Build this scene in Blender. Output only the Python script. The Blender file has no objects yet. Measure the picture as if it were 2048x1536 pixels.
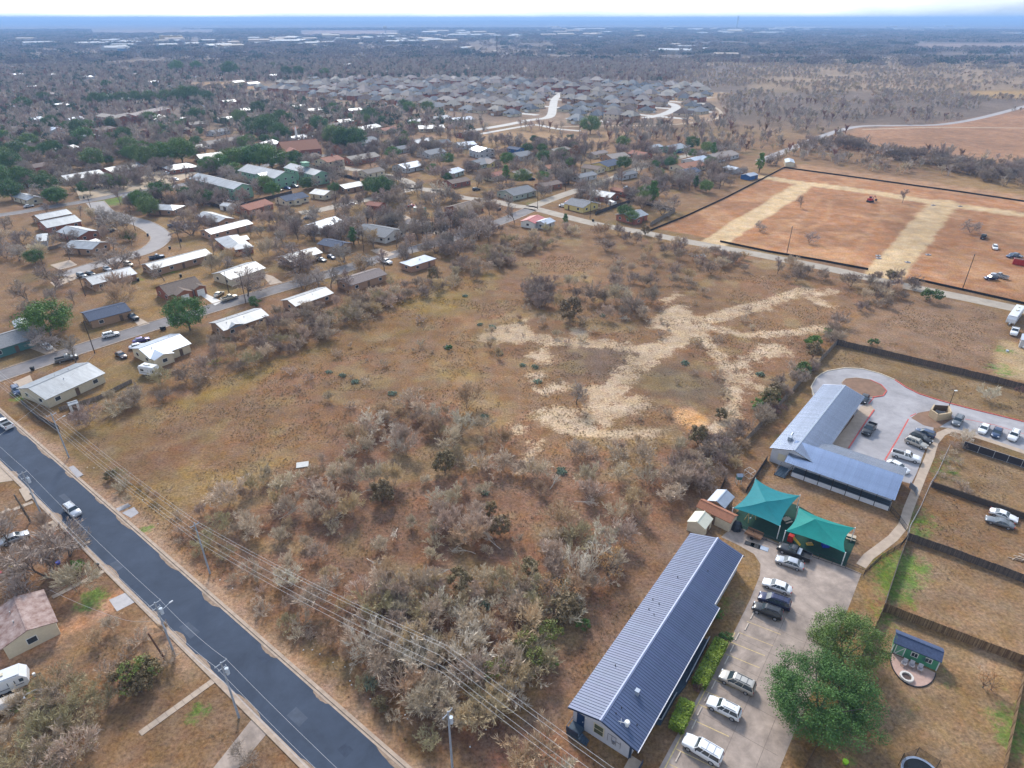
import bpy, bmesh, math, random
import numpy as np
from mathutils import Vector, Matrix
from mathutils.geometry import tessellate_polygon

R = math.radians
rnd = random.Random(7)
sc = bpy.context.scene
col = sc.collection

# ---------------------------------------------------------------- camera
F, CH = 1300.0, 85.0                       # focal length in photo pixels, drone height in metres
PITCH = math.atan(730.0 / F)
CP, SP = math.cos(PITCH), math.sin(PITCH)
cam = bpy.data.cameras.new('camera'); cam.sensor_width = 36.0; cam.lens = 36.0 * F / 2048.0
cam.clip_start = 0.5; cam.clip_end = 80000
cam_o = bpy.data.objects.new('camera', cam); col.objects.link(cam_o)
cam_o.location = (0, 0, CH); cam_o.rotation_euler = (R(90) - PITCH, 0, 0)
sc.camera = cam_o

# ---------------------------------------------------------------- sky, sun, exposure
SUN_EL, SUN_AZ = R(37), R(-14)             # azimuth from +Y, negative = left
w = bpy.data.worlds.new('World'); sc.world = w; w.use_nodes = True
nt = w.node_tree; nt.nodes.clear()
sky = nt.nodes.new('ShaderNodeTexSky'); sky.sky_type = 'NISHITA'; sky.sun_disc = False
sky.sun_elevation = SUN_EL; sky.sun_rotation = SUN_AZ; sky.dust_density = 3.0; sky.air_density = 1.0
tc = nt.nodes.new('ShaderNodeTexCoord')
mp = nt.nodes.new('ShaderNodeMapping'); mp.inputs['Scale'].default_value = (1.0, 1.0, 5.0)
nz = nt.nodes.new('ShaderNodeTexNoise'); nz.inputs['Scale'].default_value = 2.2; nz.inputs['Detail'].default_value = 5
cr = nt.nodes.new('ShaderNodeValToRGB')
cr.color_ramp.elements[0].position = .40; cr.color_ramp.elements[0].color = (4.3, 5.0, 5.7, 1)
cr.color_ramp.elements[1].position = .58; cr.color_ramp.elements[1].color = (9.4, 9.6, 9.9, 1)
mixc = nt.nodes.new('ShaderNodeMix'); mixc.data_type = 'RGBA'; mixc.inputs['Factor'].default_value = .82
bg = nt.nodes.new('ShaderNodeBackground'); bg.inputs['Strength'].default_value = 0.08
wo = nt.nodes.new('ShaderNodeOutputWorld')
L = nt.links.new
L(tc.outputs['Generated'], mp.inputs['Vector']); L(mp.outputs['Vector'], nz.inputs['Vector'])
L(nz.outputs['Fac'], cr.inputs['Fac'])
L(sky.outputs['Color'], mixc.inputs['A']); L(cr.outputs['Color'], mixc.inputs['B'])
# thin overcast: paler and brighter towards the horizon all round, bluer and darker overhead
sx = nt.nodes.new('ShaderNodeSeparateXYZ'); L(tc.outputs['Generated'], sx.inputs[0])
gr_ = nt.nodes.new('ShaderNodeValToRGB'); L(sx.outputs['Z'], gr_.inputs['Fac'])
gr_.color_ramp.elements[0].position = .0; gr_.color_ramp.elements[0].color = (1.25, 1.25, 1.24, 1)
gr_.color_ramp.elements[1].position = .85; gr_.color_ramp.elements[1].color = (.36, .46, .64, 1)
mu = nt.nodes.new('ShaderNodeMix'); mu.data_type = 'RGBA'; mu.blend_type = 'MULTIPLY'; mu.inputs['Factor'].default_value = 1.0
L(mixc.outputs['Result'], mu.inputs['A']); L(gr_.outputs['Color'], mu.inputs['B'])
# broad glow of the veiled sun through the cloud
nv = nt.nodes.new('ShaderNodeVectorMath'); nv.operation = 'NORMALIZE'; L(tc.outputs['Generated'], nv.inputs[0])
dt = nt.nodes.new('ShaderNodeVectorMath'); dt.operation = 'DOT_PRODUCT'; L(nv.outputs['Vector'], dt.inputs[0]); dt.inputs[1].default_value = (math.sin(SUN_AZ) * math.cos(SUN_EL), math.cos(SUN_AZ) * math.cos(SUN_EL), math.sin(SUN_EL))
gl = nt.nodes.new('ShaderNodeMapRange'); gl.interpolation_type = 'SMOOTHERSTEP'; gl.inputs['From Min'].default_value = .45; gl.inputs['From Max'].default_value = 1.0; gl.inputs['To Min'].default_value = 1.0; gl.inputs['To Max'].default_value = 2.4; L(dt.outputs['Value'], gl.inputs['Value'])
sc2 = nt.nodes.new('ShaderNodeVectorMath'); sc2.operation = 'SCALE'; L(mu.outputs['Result'], sc2.inputs[0]); L(gl.outputs['Result'], sc2.inputs['Scale']); L(sc2.outputs['Vector'], bg.inputs['Color']); L(bg.outputs['Background'], wo.inputs['Surface'])
sun = bpy.data.lights.new('sun', 'SUN'); sun.energy = 2.1; sun.angle = R(10); sun.color = (1.0, .94, .84)
sun_o = bpy.data.objects.new('sun', sun); col.objects.link(sun_o)
sd = Vector((math.sin(SUN_AZ) * math.cos(SUN_EL), math.cos(SUN_AZ) * math.cos(SUN_EL), math.sin(SUN_EL)))
sun_o.rotation_euler = sd.to_track_quat('Z', 'Y').to_euler(); sun_o.location = (0, 0, 200)
sc.view_settings.view_transform = 'Standard'; sc.view_settings.look = 'None'
sc.view_settings.exposure = 0.95; sc.view_settings.gamma = 1.0
sc.view_settings.use_curve_mapping = False
sc.cycles.max_bounces = 5; sc.cycles.diffuse_bounces = 2; sc.cycles.glossy_bounces = 2
sc.cycles.transparent_max_bounces = 4; sc.cycles.volume_bounces = 0; sc.cycles.transmission_bounces = 2
sc.cycles.use_denoising = True

# ---------------------------------------------------------------- helpers
def G(x, y, z=0.0):
    """point at height z under photo pixel (x, y) of the 2048x1536 frame"""
    dx = (x - 1024.0) / F; dy = (768.0 - y) / F
    t = (z - CH) / (-SP + dy * CP)
    return Vector((dx * t, (CP + dy * SP) * t, z))

def V2(p): return Vector((p[0], p[1]))

def heading(a, b): return math.atan2(a.y - b.y, a.x - b.x)

_m = {}
def M(name, c, rough=.8, var=.18, scale=2.0, metal=0.0, bump=0.0, rand=0.0, spec=.3, stretch=(1, 1, 1), world=False, c2=None, detail=5, mott=None):
    """procedural material: base colour broken up by noise, optional second colour, per-object variation"""
    if name in _m: return _m[name]
    m = bpy.data.materials.new(name); m.use_nodes = True
    n = m.node_tree; b = n.nodes['Principled BSDF']; l = n.links.new
    b.inputs['Roughness'].default_value = rough; b.inputs['Metallic'].default_value = metal
    b.inputs['Specular IOR Level'].default_value = spec
    t = n.nodes.new('ShaderNodeTexCoord'); mp = n.nodes.new('ShaderNodeMapping'); mp.inputs['Scale'].default_value = stretch
    if world:
        g = n.nodes.new('ShaderNodeNewGeometry'); l(g.outputs['Position'], mp.inputs['Vector'])
    else: l(t.outputs['Object'], mp.inputs['Vector'])
    nz = n.nodes.new('ShaderNodeTexNoise'); nz.inputs['Scale'].default_value = scale; nz.inputs['Detail'].default_value = detail
    nz.inputs['Roughness'].default_value = .65
    l(mp.outputs['Vector'], nz.inputs['Vector'])
    mr = n.nodes.new('ShaderNodeMapRange'); mr.inputs['From Min'].default_value = .3; mr.inputs['From Max'].default_value = .7
    l(nz.outputs['Fac'], mr.inputs['Value'])
    mx = n.nodes.new('ShaderNodeMix'); mx.data_type = 'RGBA'
    l(mr.outputs['Result'], mx.inputs['Factor'])
    c2 = c2 or tuple(min(1, k * (1 + var)) for k in c)
    mx.inputs['A'].default_value = tuple(k * (1 - var) for k in c) + (1,); mx.inputs['B'].default_value = tuple(c2) + (1,)
    out = mx.outputs['Result']
    if mott:                                   # larger stains and weathering: (scale, depth)
        n2_ = n.nodes.new('ShaderNodeTexNoise'); n2_.inputs['Scale'].default_value = mott[0]; n2_.inputs['Detail'].default_value = 7; n2_.inputs['Roughness'].default_value = .72; n2_.inputs['Distortion'].default_value = .8
        l(mp.outputs['Vector'], n2_.inputs['Vector']); r3 = n.nodes.new('ShaderNodeMapRange'); r3.inputs['From Min'].default_value = .32; r3.inputs['From Max'].default_value = .62; r3.inputs['To Min'].default_value = 1 - mott[1]; r3.inputs['To Max'].default_value = 1.06
        l(n2_.outputs['Fac'], r3.inputs['Value']); sv = n.nodes.new('ShaderNodeVectorMath'); sv.operation = 'SCALE'; l(out, sv.inputs[0]); l(r3.outputs['Result'], sv.inputs['Scale']); out = sv.outputs['Vector']
    if rand:
        oi = n.nodes.new('ShaderNodeObjectInfo'); hs = n.nodes.new('ShaderNodeHueSaturation')
        r1 = n.nodes.new('ShaderNodeMapRange'); r1.inputs['To Min'].default_value = 1 - rand; r1.inputs['To Max'].default_value = 1 + rand
        l(oi.outputs['Random'], r1.inputs['Value']); l(r1.outputs['Result'], hs.inputs['Value'])
        ml = n.nodes.new('ShaderNodeMath'); ml.operation = 'MULTIPLY'; ml.inputs[1].default_value = 7.31
        fr = n.nodes.new('ShaderNodeMath'); fr.operation = 'FRACT'
        r2 = n.nodes.new('ShaderNodeMapRange'); r2.inputs['To Min'].default_value = .5 - rand * .08; r2.inputs['To Max'].default_value = .5 + rand * .08
        l(oi.outputs['Random'], ml.inputs[0]); l(ml.outputs[0], fr.inputs[0]); l(fr.outputs[0], r2.inputs['Value']); l(r2.outputs['Result'], hs.inputs['Hue'])
        l(out, hs.inputs['Color']); out = hs.outputs['Color']
    l(out, b.inputs['Base Color'])
    if bump:
        bp = n.nodes.new('ShaderNodeBump'); bp.inputs['Strength'].default_value = bump; bp.inputs['Distance'].default_value = .1
        l(nz.outputs['Fac'], bp.inputs['Height']); l(bp.outputs['Normal'], b.inputs['Normal'])
    _m[name] = m
    return m

class MB:
    """collects shapes, then links them as ONE mesh object"""
    def __init__(s): s.v = []; s.f = []; s.mi = []; s.cur = 0
    def add(s, vs, fs):
        o = len(s.v); s.v += [tuple(p) for p in vs]; s.f += [tuple(i + o for i in f) for f in fs]; s.mi += [s.cur] * len(fs); return s
    def box(s, c, d, rz=0.0, top=1.0):
        hx, hy, hz = d[0] / 2, d[1] / 2, d[2] / 2; ca, sa = math.cos(rz), math.sin(rz); vs = []
        for z, k in ((-hz, 1), (hz, top)):
            for x, y in ((-hx, -hy), (hx, -hy), (hx, hy), (-hx, hy)):
                x *= k; y *= k; vs.append((c[0] + x * ca - y * sa, c[1] + x * sa + y * ca, c[2] + z))
        return s.add(vs, [(0, 3, 2, 1), (4, 5, 6, 7), (0, 1, 5, 4), (1, 2, 6, 5), (2, 3, 7, 6), (3, 0, 4, 7)])
    def tube(s, a, b, r0, r1=None, n=6, caps=True):
        a, b = Vector(a), Vector(b); r1 = r0 if r1 is None else r1; d = (b - a)
        if d.length < 1e-6: return s
        d.normalize(); u = d.orthogonal().normalized(); v = d.cross(u); vs = []
        for p, r in ((a, r0), (b, r1)):
            for i in range(n):
                t = 2 * math.pi * i / n; vs.append(p + u * (r * math.cos(t)) + v * (r * math.sin(t)))
        fs = [(i, (i + 1) % n, n + (i + 1) % n, n + i) for i in range(n)]
        if caps: fs += [tuple(range(n - 1, -1, -1)), tuple(range(n, 2 * n))]
        return s.add(vs, fs)
    def loft(s, rings, close=True, caps=True):
        n = len(rings[0]); vs = [p for r in rings for p in r]; fs = []
        for k in range(len(rings) - 1):
            for i in range(n if close else n - 1):
                j = (i + 1) % n; fs.append((k * n + i, k * n + j, (k + 1) * n + j, (k + 1) * n + i))
        if caps and close: fs += [tuple(range(n - 1, -1, -1)), tuple(range((len(rings) - 1) * n, len(rings) * n))]
        return s.add(vs, fs)
    def poly(s, pts, z0, z1=None):
        """filled outline at z0, or a slab from z0 up to z1"""
        P = [Vector((p[0], p[1], 0)) for p in pts]; tri = tessellate_polygon([P]); n = len(P)
        zt = z0 if z1 is None else z1
        area = sum(P[i].x * P[(i + 1) % n].y - P[(i + 1) % n].x * P[i].y for i in range(n))
        def up(t):
            a, b, c = (P[i] for i in t); return t if (b - a).cross(c - a).z > 0 else (t[0], t[2], t[1])
        s.add([(p.x, p.y, zt) for p in P], [up(t) for t in tri])
        if z1 is not None:
            vs = [(p.x, p.y, z0) for p in P] + [(p.x, p.y, z1) for p in P]
            s.add(vs, [(i, (i + 1) % n, n + (i + 1) % n, n + i) if area > 0 else ((i + 1) % n, i, n + i, n + (i + 1) % n) for i in range(n)])
        return s
    def mesh(s, name, mats, smooth=False):
        me = bpy.data.meshes.new(name); me.from_pydata(s.v, [], s.f)
        for m in (mats if isinstance(mats, (list, tuple)) else [mats]): me.materials.append(m)
        if any(s.mi): me.polygons.foreach_set('material_index', s.mi)
        if smooth: me.polygons.foreach_set('use_smooth', [True] * len(s.f))
        me.update(); return me
    def build(s, name, mats, parent=None, smooth=False):
        return ob(name, s.mesh(name, mats, smooth), parent)

def ob(name, me, parent=None, loc=None, rz=None, sca=None, mat=None):
    o = bpy.data.objects.new(name, me); col.objects.link(o)
    if parent: o.parent = parent
    if loc is not None: o.location = loc
    if rz is not None: o.rotation_euler = (0, 0, rz)
    if sca is not None: o.scale = sca
    if mat is not None: o.material_slots[0].link = 'OBJECT'; o.material_slots[0].material = mat
    return o
def tag(o, label, cat, group=None, kind=None):
    if label: o['label'] = label
    if cat: o['category'] = cat
    if group: o['group'] = group
    if kind: o['kind'] = kind
    return o
def thing(name, label, cat, loc=(0, 0, 0), rz=0.0, group=None):
    o = bpy.data.objects.new(name, None); o.empty_display_size = .2; col.objects.link(o)
    o.location = loc; o.rotation_euler = (0, 0, rz); return tag(o, label, cat, group)
def struct(o): o['kind'] = 'structure'; return o

def smooth_line(P, step=3.0):
    """Catmull-Rom through ground points"""
    P = [V2(p) for p in P]; out = []
    for i in range(len(P) - 1):
        p0 = P[i - 1] if i else P[0] * 2 - P[1]; p1, p2 = P[i], P[i + 1]; p3 = P[i + 2] if i + 2 < len(P) else P[-1] * 2 - P[-2]
        n = max(1, min(40, int((p2 - p1).length / step)))
        for k in range(n):
            t = k / n
            out.append(.5 * ((2 * p1) + (p2 - p0) * t + (2 * p0 - 5 * p1 + 4 * p2 - p3) * t * t + (3 * p1 - p0 - 3 * p2 + p3) * t ** 3))
    return out + [P[-1]]
def normals(P):
    N = []
    for i in range(len(P)):
        d = (P[min(i + 1, len(P) - 1)] - P[max(i - 1, 0)]); d = d.normalized() if d.length > 1e-9 else Vector((1, 0)); N.append(Vector((-d.y, d.x)))
    return N
ROADS = []
def ribbon(name, px, width, z, mat, line=None, off=0.0, h=0.0, smooth=True, keep=True):
    """strip of the given width along ground points; h > 0 makes it a raised kerb"""
    P = line if line is not None else [V2(G(*p)) for p in px]
    if smooth: P = smooth_line(P)
    N = normals(P); b = MB(); wd = width / 2
    if keep: ROADS.append((np.array([[p.x, p.y] for p in P]), wd))
    if h <= 0:
        vs = []
        for p, n in zip(P, N): a = p + n * (off + wd); c = p + n * (off - wd); vs += [(a.x, a.y, z), (c.x, c.y, z)]
        b.add(vs, [(2 * i, 2 * i + 1, 2 * i + 3, 2 * i + 2) for i in range(len(P) - 1)])
    else:
        rings = []
        for p, n in zip(P, N):
            a = p + n * (off + wd); c = p + n * (off - wd)
            rings.append([(a.x, a.y, z), (c.x, c.y, z), (c.x, c.y, z + h), (a.x, a.y, z + h)])
        b.loft(rings)
    return struct(b.build(name, mat))
def pad(name, px, z, mat, z1=None):
    return struct(MB().poly([G(*p) for p in px], z, z1).build(name, mat))
# ---------------------------------------------------------------- ground sheet with soil colours
def axis(lo, hi, step, far, g0, g1):
    a = list(np.arange(lo, hi + .01, step)); s = step; x = hi
    while x < far: s *= g1; x += s; a.append(x)
    s = step; x = lo; pre = []
    while x > -far: s *= g0; x -= s; pre.append(x)
    return np.array(pre[::-1] + a)
FAR = 24000.0
xs = axis(-175, 190, 1.0, FAR, 1.07, 1.07); ys = axis(30, 330, 1.0, FAR, 1.5, 1.04)
GX, GY = np.meshgrid(xs, ys); gx = GX.ravel(); gy = GY.ravel()
rs = np.random.RandomState(3)
def vnoise(x, y, s, seed):
    """value noise on world coordinates"""
    r = np.random.RandomState(seed).rand(256, 256); x = x / s; y = y / s
    xi = np.floor(x).astype(int); yi = np.floor(y).astype(int); fx = x - xi; fy = y - yi
    fx = fx * fx * (3 - 2 * fx); fy = fy * fy * (3 - 2 * fy)
    g = lambda a, b: r[b % 256, a % 256]
    return (g(xi, yi) * (1 - fx) + g(xi + 1, yi) * fx) * (1 - fy) + (g(xi, yi + 1) * (1 - fx) + g(xi + 1, yi + 1) * fx) * fy
def fbm(x, y, s, seed): return (vnoise(x, y, s, seed) + .5 * vnoise(x, y, s / 2.1, seed + 1) + .25 * vnoise(x, y, s / 4.3, seed + 2)) / 1.75
def polydist(px, feather_src=None, x=None, y=None):
    """signed distance to a pixel polygon on the ground, positive inside"""
    P = np.array([[*G(*p)[:2]] for p in px]); return wpolydist(P, x, y)
def wpolydist(P, x, y):
    d = np.full(x.shape, 1e9); ins = np.zeros(x.shape, bool)
    for i in range(len(P)):
        a, b = P[i], P[(i + 1) % len(P)]; e = b - a
        t = np.clip(((x - a[0]) * e[0] + (y - a[1]) * e[1]) / (e @ e + 1e-9), 0, 1)
        d = np.minimum(d, np.hypot(x - a[0] - t * e[0], y - a[1] - t * e[1]))
        c = ((a[1] > y) != (b[1] > y)) & (x < (b[0] - a[0]) * (y - a[1]) / (b[1] - a[1] + 1e-12) + a[0]); ins ^= c
    return np.where(ins, d, -d)
def linedist(P, x, y):
    d = np.full(x.shape, 1e9)
    for i in range(len(P) - 1):
        a, b = P[i], P[i + 1]; e = b - a
        t = np.clip(((x - a[0]) * e[0] + (y - a[1]) * e[1]) / (e @ e + 1e-9), 0, 1)
        d = np.minimum(d, np.hypot(x - a[0] - t * e[0], y - a[1] - t * e[1]))
    return d
def sstep(a, b, v): t = np.clip((v - a) / (b - a), 0, 1); return t * t * (3 - 2 * t)
n1 = fbm(gx, gy, 22, 11); n2 = fbm(gx, gy, 7, 21); n3 = fbm(gx, gy, 60, 31)
C = np.zeros((gx.size, 3)); BARE = np.zeros(gx.size); GREEN = np.zeros(gx.size)
def setc(c, m): C[:] = C * (1 - m[:, None]) + np.array(c) * m[:, None]
dist = np.hypot(gx, gy)
setc((.235, .145, .078), np.ones(gx.size))
setc((.25, .165, .07), .7 * sstep(.45, .7, n3)); setc((.20, .115, .065), .7 * sstep(.5, .7, n1))
setc((.165, .145, .055), .35 * sstep(.6, .75, fbm(gx, gy, 13, 71)))
FOREST_FLOOR = (.17, .13, .10)
setc(FOREST_FLOOR, sstep(560, 760, dist))
def region(px, c, feather=2.0, amp=1.0, rough=0.0, k=1.0):
    d = polydist(px, None, gx, gy) + (n2 - .5) * rough * 2
    setc(c, k * amp * sstep(-feather, feather, d))
def track(px, width, c, feather=1.2, rough=0.0, k=1.0):
    P = np.array([[p.x, p.y] for p in smooth_line([G(*q) for q in px])])
    d = width / 2 - linedist(P, gx, gy) + (n2 - .5) * rough * 2
    setc(c, k * sstep(-feather, feather, d))
# vacant lot: red-brown litter in the thicket, straw-gold grass at the back
LOT = [(140, 830), (420, 760), (620, 680), (800, 600), (960, 520), (1130, 455), (1440, 500), (1740, 560), (1660, 690), (1480, 895), (1380, 1060), (1140, 1420), (1060, 1536), (870, 1536), (420, 1180), (230, 980)]
region(LOT, (.225, .137, .075), 3)
region([(330, 1010), (560, 940), (700, 850), (830, 800), (960, 850), (1040, 930), (1200, 900), (1400, 880), (1440, 960), (1380, 1040), (1180, 1290), (1040, 1470), (900, 1480), (620, 1250), (430, 1110)], (.225, .132, .084), 9, .9, 5)
region([(170, 850), (420, 775), (640, 690), (800, 610), (960, 530), (1010, 545), (900, 640), (760, 700), (600, 740), (420, 800), (260, 880)], (.25, .175, .06), 5, .75, 6)
region([(250, 980), (420, 900), (620, 850), (600, 920), (450, 1000), (330, 1040)], (.29, .20, .085), 6, .7, 7)
region([(880, 660), (960, 640), (1000, 720), (950, 760), (890, 740)], (.28, .20, .08), 5, .7, 6)
region([(1380, 700), (1460, 740), (1470, 820), (1380, 830), (1300, 790), (1290, 740)], (.17, .125, .082), 4, .9, 4)
region([(1120, 690), (1300, 700), (1230, 770), (1120, 745)], (.175, .12, .085), 4, .9, 4)
setc((.24, .13, .075), .55 * sstep(.52, .68, fbm(gx, gy, 15, 47)) * sstep(-3, 3, polydist(LOT, None, gx, gy)))
setc((.28, .21, .105), .5 * sstep(.58, .7, fbm(gx, gy, 9, 57)) * sstep(-3, 3, polydist(LOT, None, gx, gy)))
TAN = (.50, .345, .215)
for q in ([(1000, 652), (1045, 640), (1060, 660), (1088, 676), (1050, 686), (1005, 684), (958, 682), (956, 672)],
          [(1092, 688), (1102, 712), (1100, 730), (1070, 724), (1052, 712), (1075, 702)],
          [(1165, 775), (1220, 763), (1250, 788), (1232, 806), (1180, 802)],
          [(1068, 822), (1120, 810), (1165, 828), (1202, 848), (1192, 872), (1130, 868), (1090, 852)],
          [(1016, 853), (1038, 842), (1056, 860), (1035, 868)], [(1060, 885), (1085, 880), (1070, 912), (1050, 918)],
          [(1048, 750), (1085, 747), (1092, 760), (1060, 766)], [(1068, 776), (1130, 764), (1140, 780), (1080, 792)],
          [(1318, 600), (1355, 585), (1362, 592), (1335, 606)], [(1298, 642), (1345, 606), (1370, 612), (1402, 640), (1385, 672), (1330, 662), (1300, 657)],
          [(1515, 690), (1572, 688), (1584, 708), (1540, 717), (1510, 706)], [(1470, 745), (1512, 740), (1500, 772), (1474, 776)],
          [(1510, 770), (1562, 770), (1556, 786), (1500, 782)], [(1240, 720), (1330, 690), (1400, 650), (1420, 662), (1340, 712), (1270, 740)],
          [(1140, 655), (1165, 655), (1180, 675), (1145, 678)], [(1400, 875), (1440, 870), (1440, 892), (1415, 895)], [(1210, 800), (1260, 790), (1300, 800), (1310, 815), (1260, 830), (1210, 850)],
          [(1290, 860), (1310, 855), (1330, 870), (1300, 880)]):
    BARE[:] = np.maximum(BARE, sstep(-4.0, 3.2, polydist(q, None, gx, gy)))
for q, wd in (([(1062, 672), (1110, 682), (1200, 688), (1270, 697), (1330, 694)], 6), ([(1402, 640), (1335, 690), (1290, 720), (1250, 750), (1225, 778), (1200, 805), (1205, 840)], 7),
              ([(1405, 652), (1480, 667), (1560, 668), (1655, 655)], 4.5), ([(1402, 668), (1430, 705), (1450, 730), (1462, 752), (1470, 790), (1465, 820), (1452, 850), (1430, 860)], 4.2),
              ([(1462, 738), (1500, 718), (1530, 700)], 4.5), ([(1515, 612), (1560, 597), (1590, 586), (1612, 580)], 6), ([(1620, 595), (1652, 610)], 4), ([(1625, 590), (1668, 582)], 4),
              ([(1420, 640), (1480, 620), (1520, 615)], 7), ([(1300, 870), (1200, 870), (1150, 860)], 5), ([(1040, 940), (1055, 915)], 3)):
    BARE[:] = np.maximum(BARE, .92 * sstep(-3.4, 2.6, wd / 2 - linedist(np.array([[p.x, p.y] for p in smooth_line([G(*e) for e in q])]), gx, gy)))
region([(1343, 815), (1385, 816), (1415, 838), (1418, 858), (1380, 860), (1350, 845)], (.56, .33, .165), 1.0, 1, .6)
# strip between street and thicket, worn tracks, yard soil
track([(30, 850), (200, 985), (330, 1100), (560, 1310), (900, 1600)], 3.6, (.33, .215, .135), 1.6, 2.2, .9)
track([(1390, 1070), (1260, 1240), (1120, 1420), (980, 1540)], 7.5, (.19, .12, .078), 2, 2, .8)
track([(1380, 1080), (1250, 1250), (1110, 1430)], 1.0, (.27, .165, .10), .7, .6, .6)
region([(950, 1470), (1130, 1440), (1200, 1536), (1200, 1600), (950, 1600)], (.26, .135, .085), 3, .9, 3)
region([(280, 1240), (330, 1230), (420, 1330), (400, 1390), (350, 1350)], (.37, .25, .165), 2, .9, 3)
region([(0, 960), (180, 1060), (250, 1180), (0, 1300)], (.23, .135, .085), 3, .7, 3)
region([(0, 1300), (230, 1240), (420, 1390), (560, 1536), (0, 1536)], (.215, .135, .08), 3, .6, 5)
track([(-40, 1340), (100, 1280), (250, 1190)], 4.0, (.40, .225, .13), 1, 1, 1)
track([(30, 850), (200, 985), (330, 1100), (560, 1310), (900, 1600)], 2.2, (.42, .28, .185), 1.0, 1.8, .7)
# construction site
RED = (.36, .185, .094)
SITE = [(1312, 457), (1500, 375), (1566, 335), (2080, 408), (2080, 612), (1830, 560), (1730, 535), (1536, 503), (1440, 480)]
region(SITE, RED, 1.0); ss = sstep(-1, 1, polydist(SITE, None, gx, gy))
setc((.27, .145, .078), .65 * ss * sstep(.5, .66, fbm(gx, gy, 12, 81))); setc((.44, .26, .14), .6 * ss * sstep(.55, .7, fbm(gx, gy, 17, 91)))
region([(1566, 333), (1602, 328), (1750, 348), (2080, 396), (2080, 410), (1570, 338)], (.33, .20, .115), 2)
HAUL = (.54, .40, .235)
track([(1528, 354), (1600, 366), (1700, 378), (1850, 402), (1960, 418), (2080, 434)], 11, HAUL, 1, 1.4)
track([(1604, 372), (1540, 415), (1480, 450), (1428, 487)], 11, HAUL, 1, 1.4)
track([(1892, 405), (1850, 450), (1810, 500), (1765, 556)], 13, HAUL, 1, 1.4)
for q in ([(1760, 400), (1765, 425), (1740, 460), (1715, 500)], [(1660, 400), (1650, 440), (1580, 470), (1540, 490)], [(1640, 395), (1600, 440), (1540, 470)], [(1880, 560), (1980, 575), (2080, 590)], [(1990, 440), (1960, 500), (2048, 520)]):
    track(q, 2.4, (.46, .28, .15), 1, 1, .35)
# fields
region([(1660, 300), (1680, 270), (1720, 257), (1880, 249), (1960, 236), (2100, 205), (2100, 335), (1950, 322), (1850, 312), (1760, 306)], (.33, .19, .11), 6, 1, 6)
region([(1720, 640), (1750, 610), (1850, 588), (1992, 622), (2012, 650), (1985, 745), (1690, 685)], (.235, .15, .092), 2)
region([(1690, 690), (1990, 765), (2080, 785), (2080, 850), (1930, 815), (1800, 770), (1700, 735), (1640, 745), (1500, 890), (1480, 890), (1672, 690)], (.235, .16, .085), 1.5)
region([(1900, 890), (2080, 940), (2080, 1040), (1865, 965)], (.27, .18, .10), 1, 1, 0)
region([(1860, 975), (2080, 1050), (2080, 1165), (1820, 1070)], (.235, .145, .078), 1, 1, 0)
region([(1815, 1080), (2080, 1172), (2080, 1315), (1770, 1205)], (.25, .165, .095), 1, 1, 0)
region([(1765, 1215), (2050, 1320), (2000, 1600), (1600, 1600)], (.265, .175, .095), 1, 1, 0)
region([(1480, 1050), (1530, 920), (1770, 1020), (1850, 990), (1830, 1060), (1720, 1140)], (.245, .155, .088), 1.5, 1, 1)
region([(2000, 680), (2080, 690), (2080, 770), (1985, 750)], (.36, .26, .145), 1.5, 1, 1)
region([(1000, 262), (1150, 268), (1280, 262), (1180, 290), (1000, 285), (930, 280)], (.32, .21, .115), 5)
region([(950, 215), (1300, 180), (1440, 190), (1460, 230), (1340, 250), (1000, 250), (500, 195), (520, 165)], (.24, .17, .115), 12)
region([(1320, 185), (1450, 186), (1430, 200), (1340, 205)], (.34, .23, .13), 4)
region([(1340, 240), (1440, 222), (1450, 235), (1350, 252)], (.33, .225, .14), 4)
region([(1490, 135), (2100, 115), (2100, 180), (1500, 185)], (.28, .205, .13), 25, 1, 10)
region([(1930, 183), (2100, 178), (2100, 198), (1960, 196)], (.36, .235, .10), 8)
region([(1000, 132), (1500, 120), (2100, 112), (2100, 120), (1500, 128), (1000, 138)], (.30, .225, .14), 20)
region([(380, 165), (520, 162), (520, 178), (380, 180)], (.30, .19, .10), 5)
for (a, b), (c, d), cc in (((620, 61), (780, 71), (.30, .20, .15)), ((1830, 87), (2100, 97), (.26, .19, .15)), ((180, 60), (420, 67), (.22, .16, .13)), ((500, 67), (620, 72), (.25, .17, .13)), ((1350, 68), (1560, 74), (.26, .20, .15))):
    region([(a, b), (c, b), (c, d), (a, d)], cc, 60)
# grass that is still green
for x, y, r, k in ((232, 402, 9, 1), (246, 398, 8, 1), (268, 560, 3, .8), (240, 568, 3, .8), (340, 541, 4, .7), (60, 790, 4, .9), (52, 785, 3, .9), (470, 665, 4, .7), (185, 1200, 2.2, 1), (1810, 1130, 4, .9), (1800, 1160, 4, .9),
                   (1795, 1185, 3, .9), (2040, 1480, 4, .8), (2046, 1440, 3, .8), (1845, 1040, 3.5, .7), (1835, 1062, 3, .8), (1895, 945, 3.5, .6), (1900, 920, 3, .5), (2010, 740, 4, .7), (2005, 700, 3, .8), (290, 1060, 1.6, .9), (45, 1400, 2.4, .7), (70, 1378, 2, .6),
                   (1450, 1200, 2.5, .5), (1565, 880, 3, .5), (1600, 800, 3, .35), (1765, 1228, 2.5, .7), (1700, 880, 1.3, .8), (1555, 1015, 2, .6), (395, 1425, 1.4, .8), (1065, 408, 4, .6), (430, 720, 4, .5), (640, 640, 3, .4), (25, 700, 3, .6), (1830, 1420, 2, .4), (1880, 1350, 2, .4), (1700, 1525, .8, .8)):
    p = G(x, y); d = np.hypot(gx - p.x, gy - p.y); GREEN[:] = np.maximum(GREEN, k * sstep(r * 2.0, r * .2, d + (n2 - .5) * r))
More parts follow.
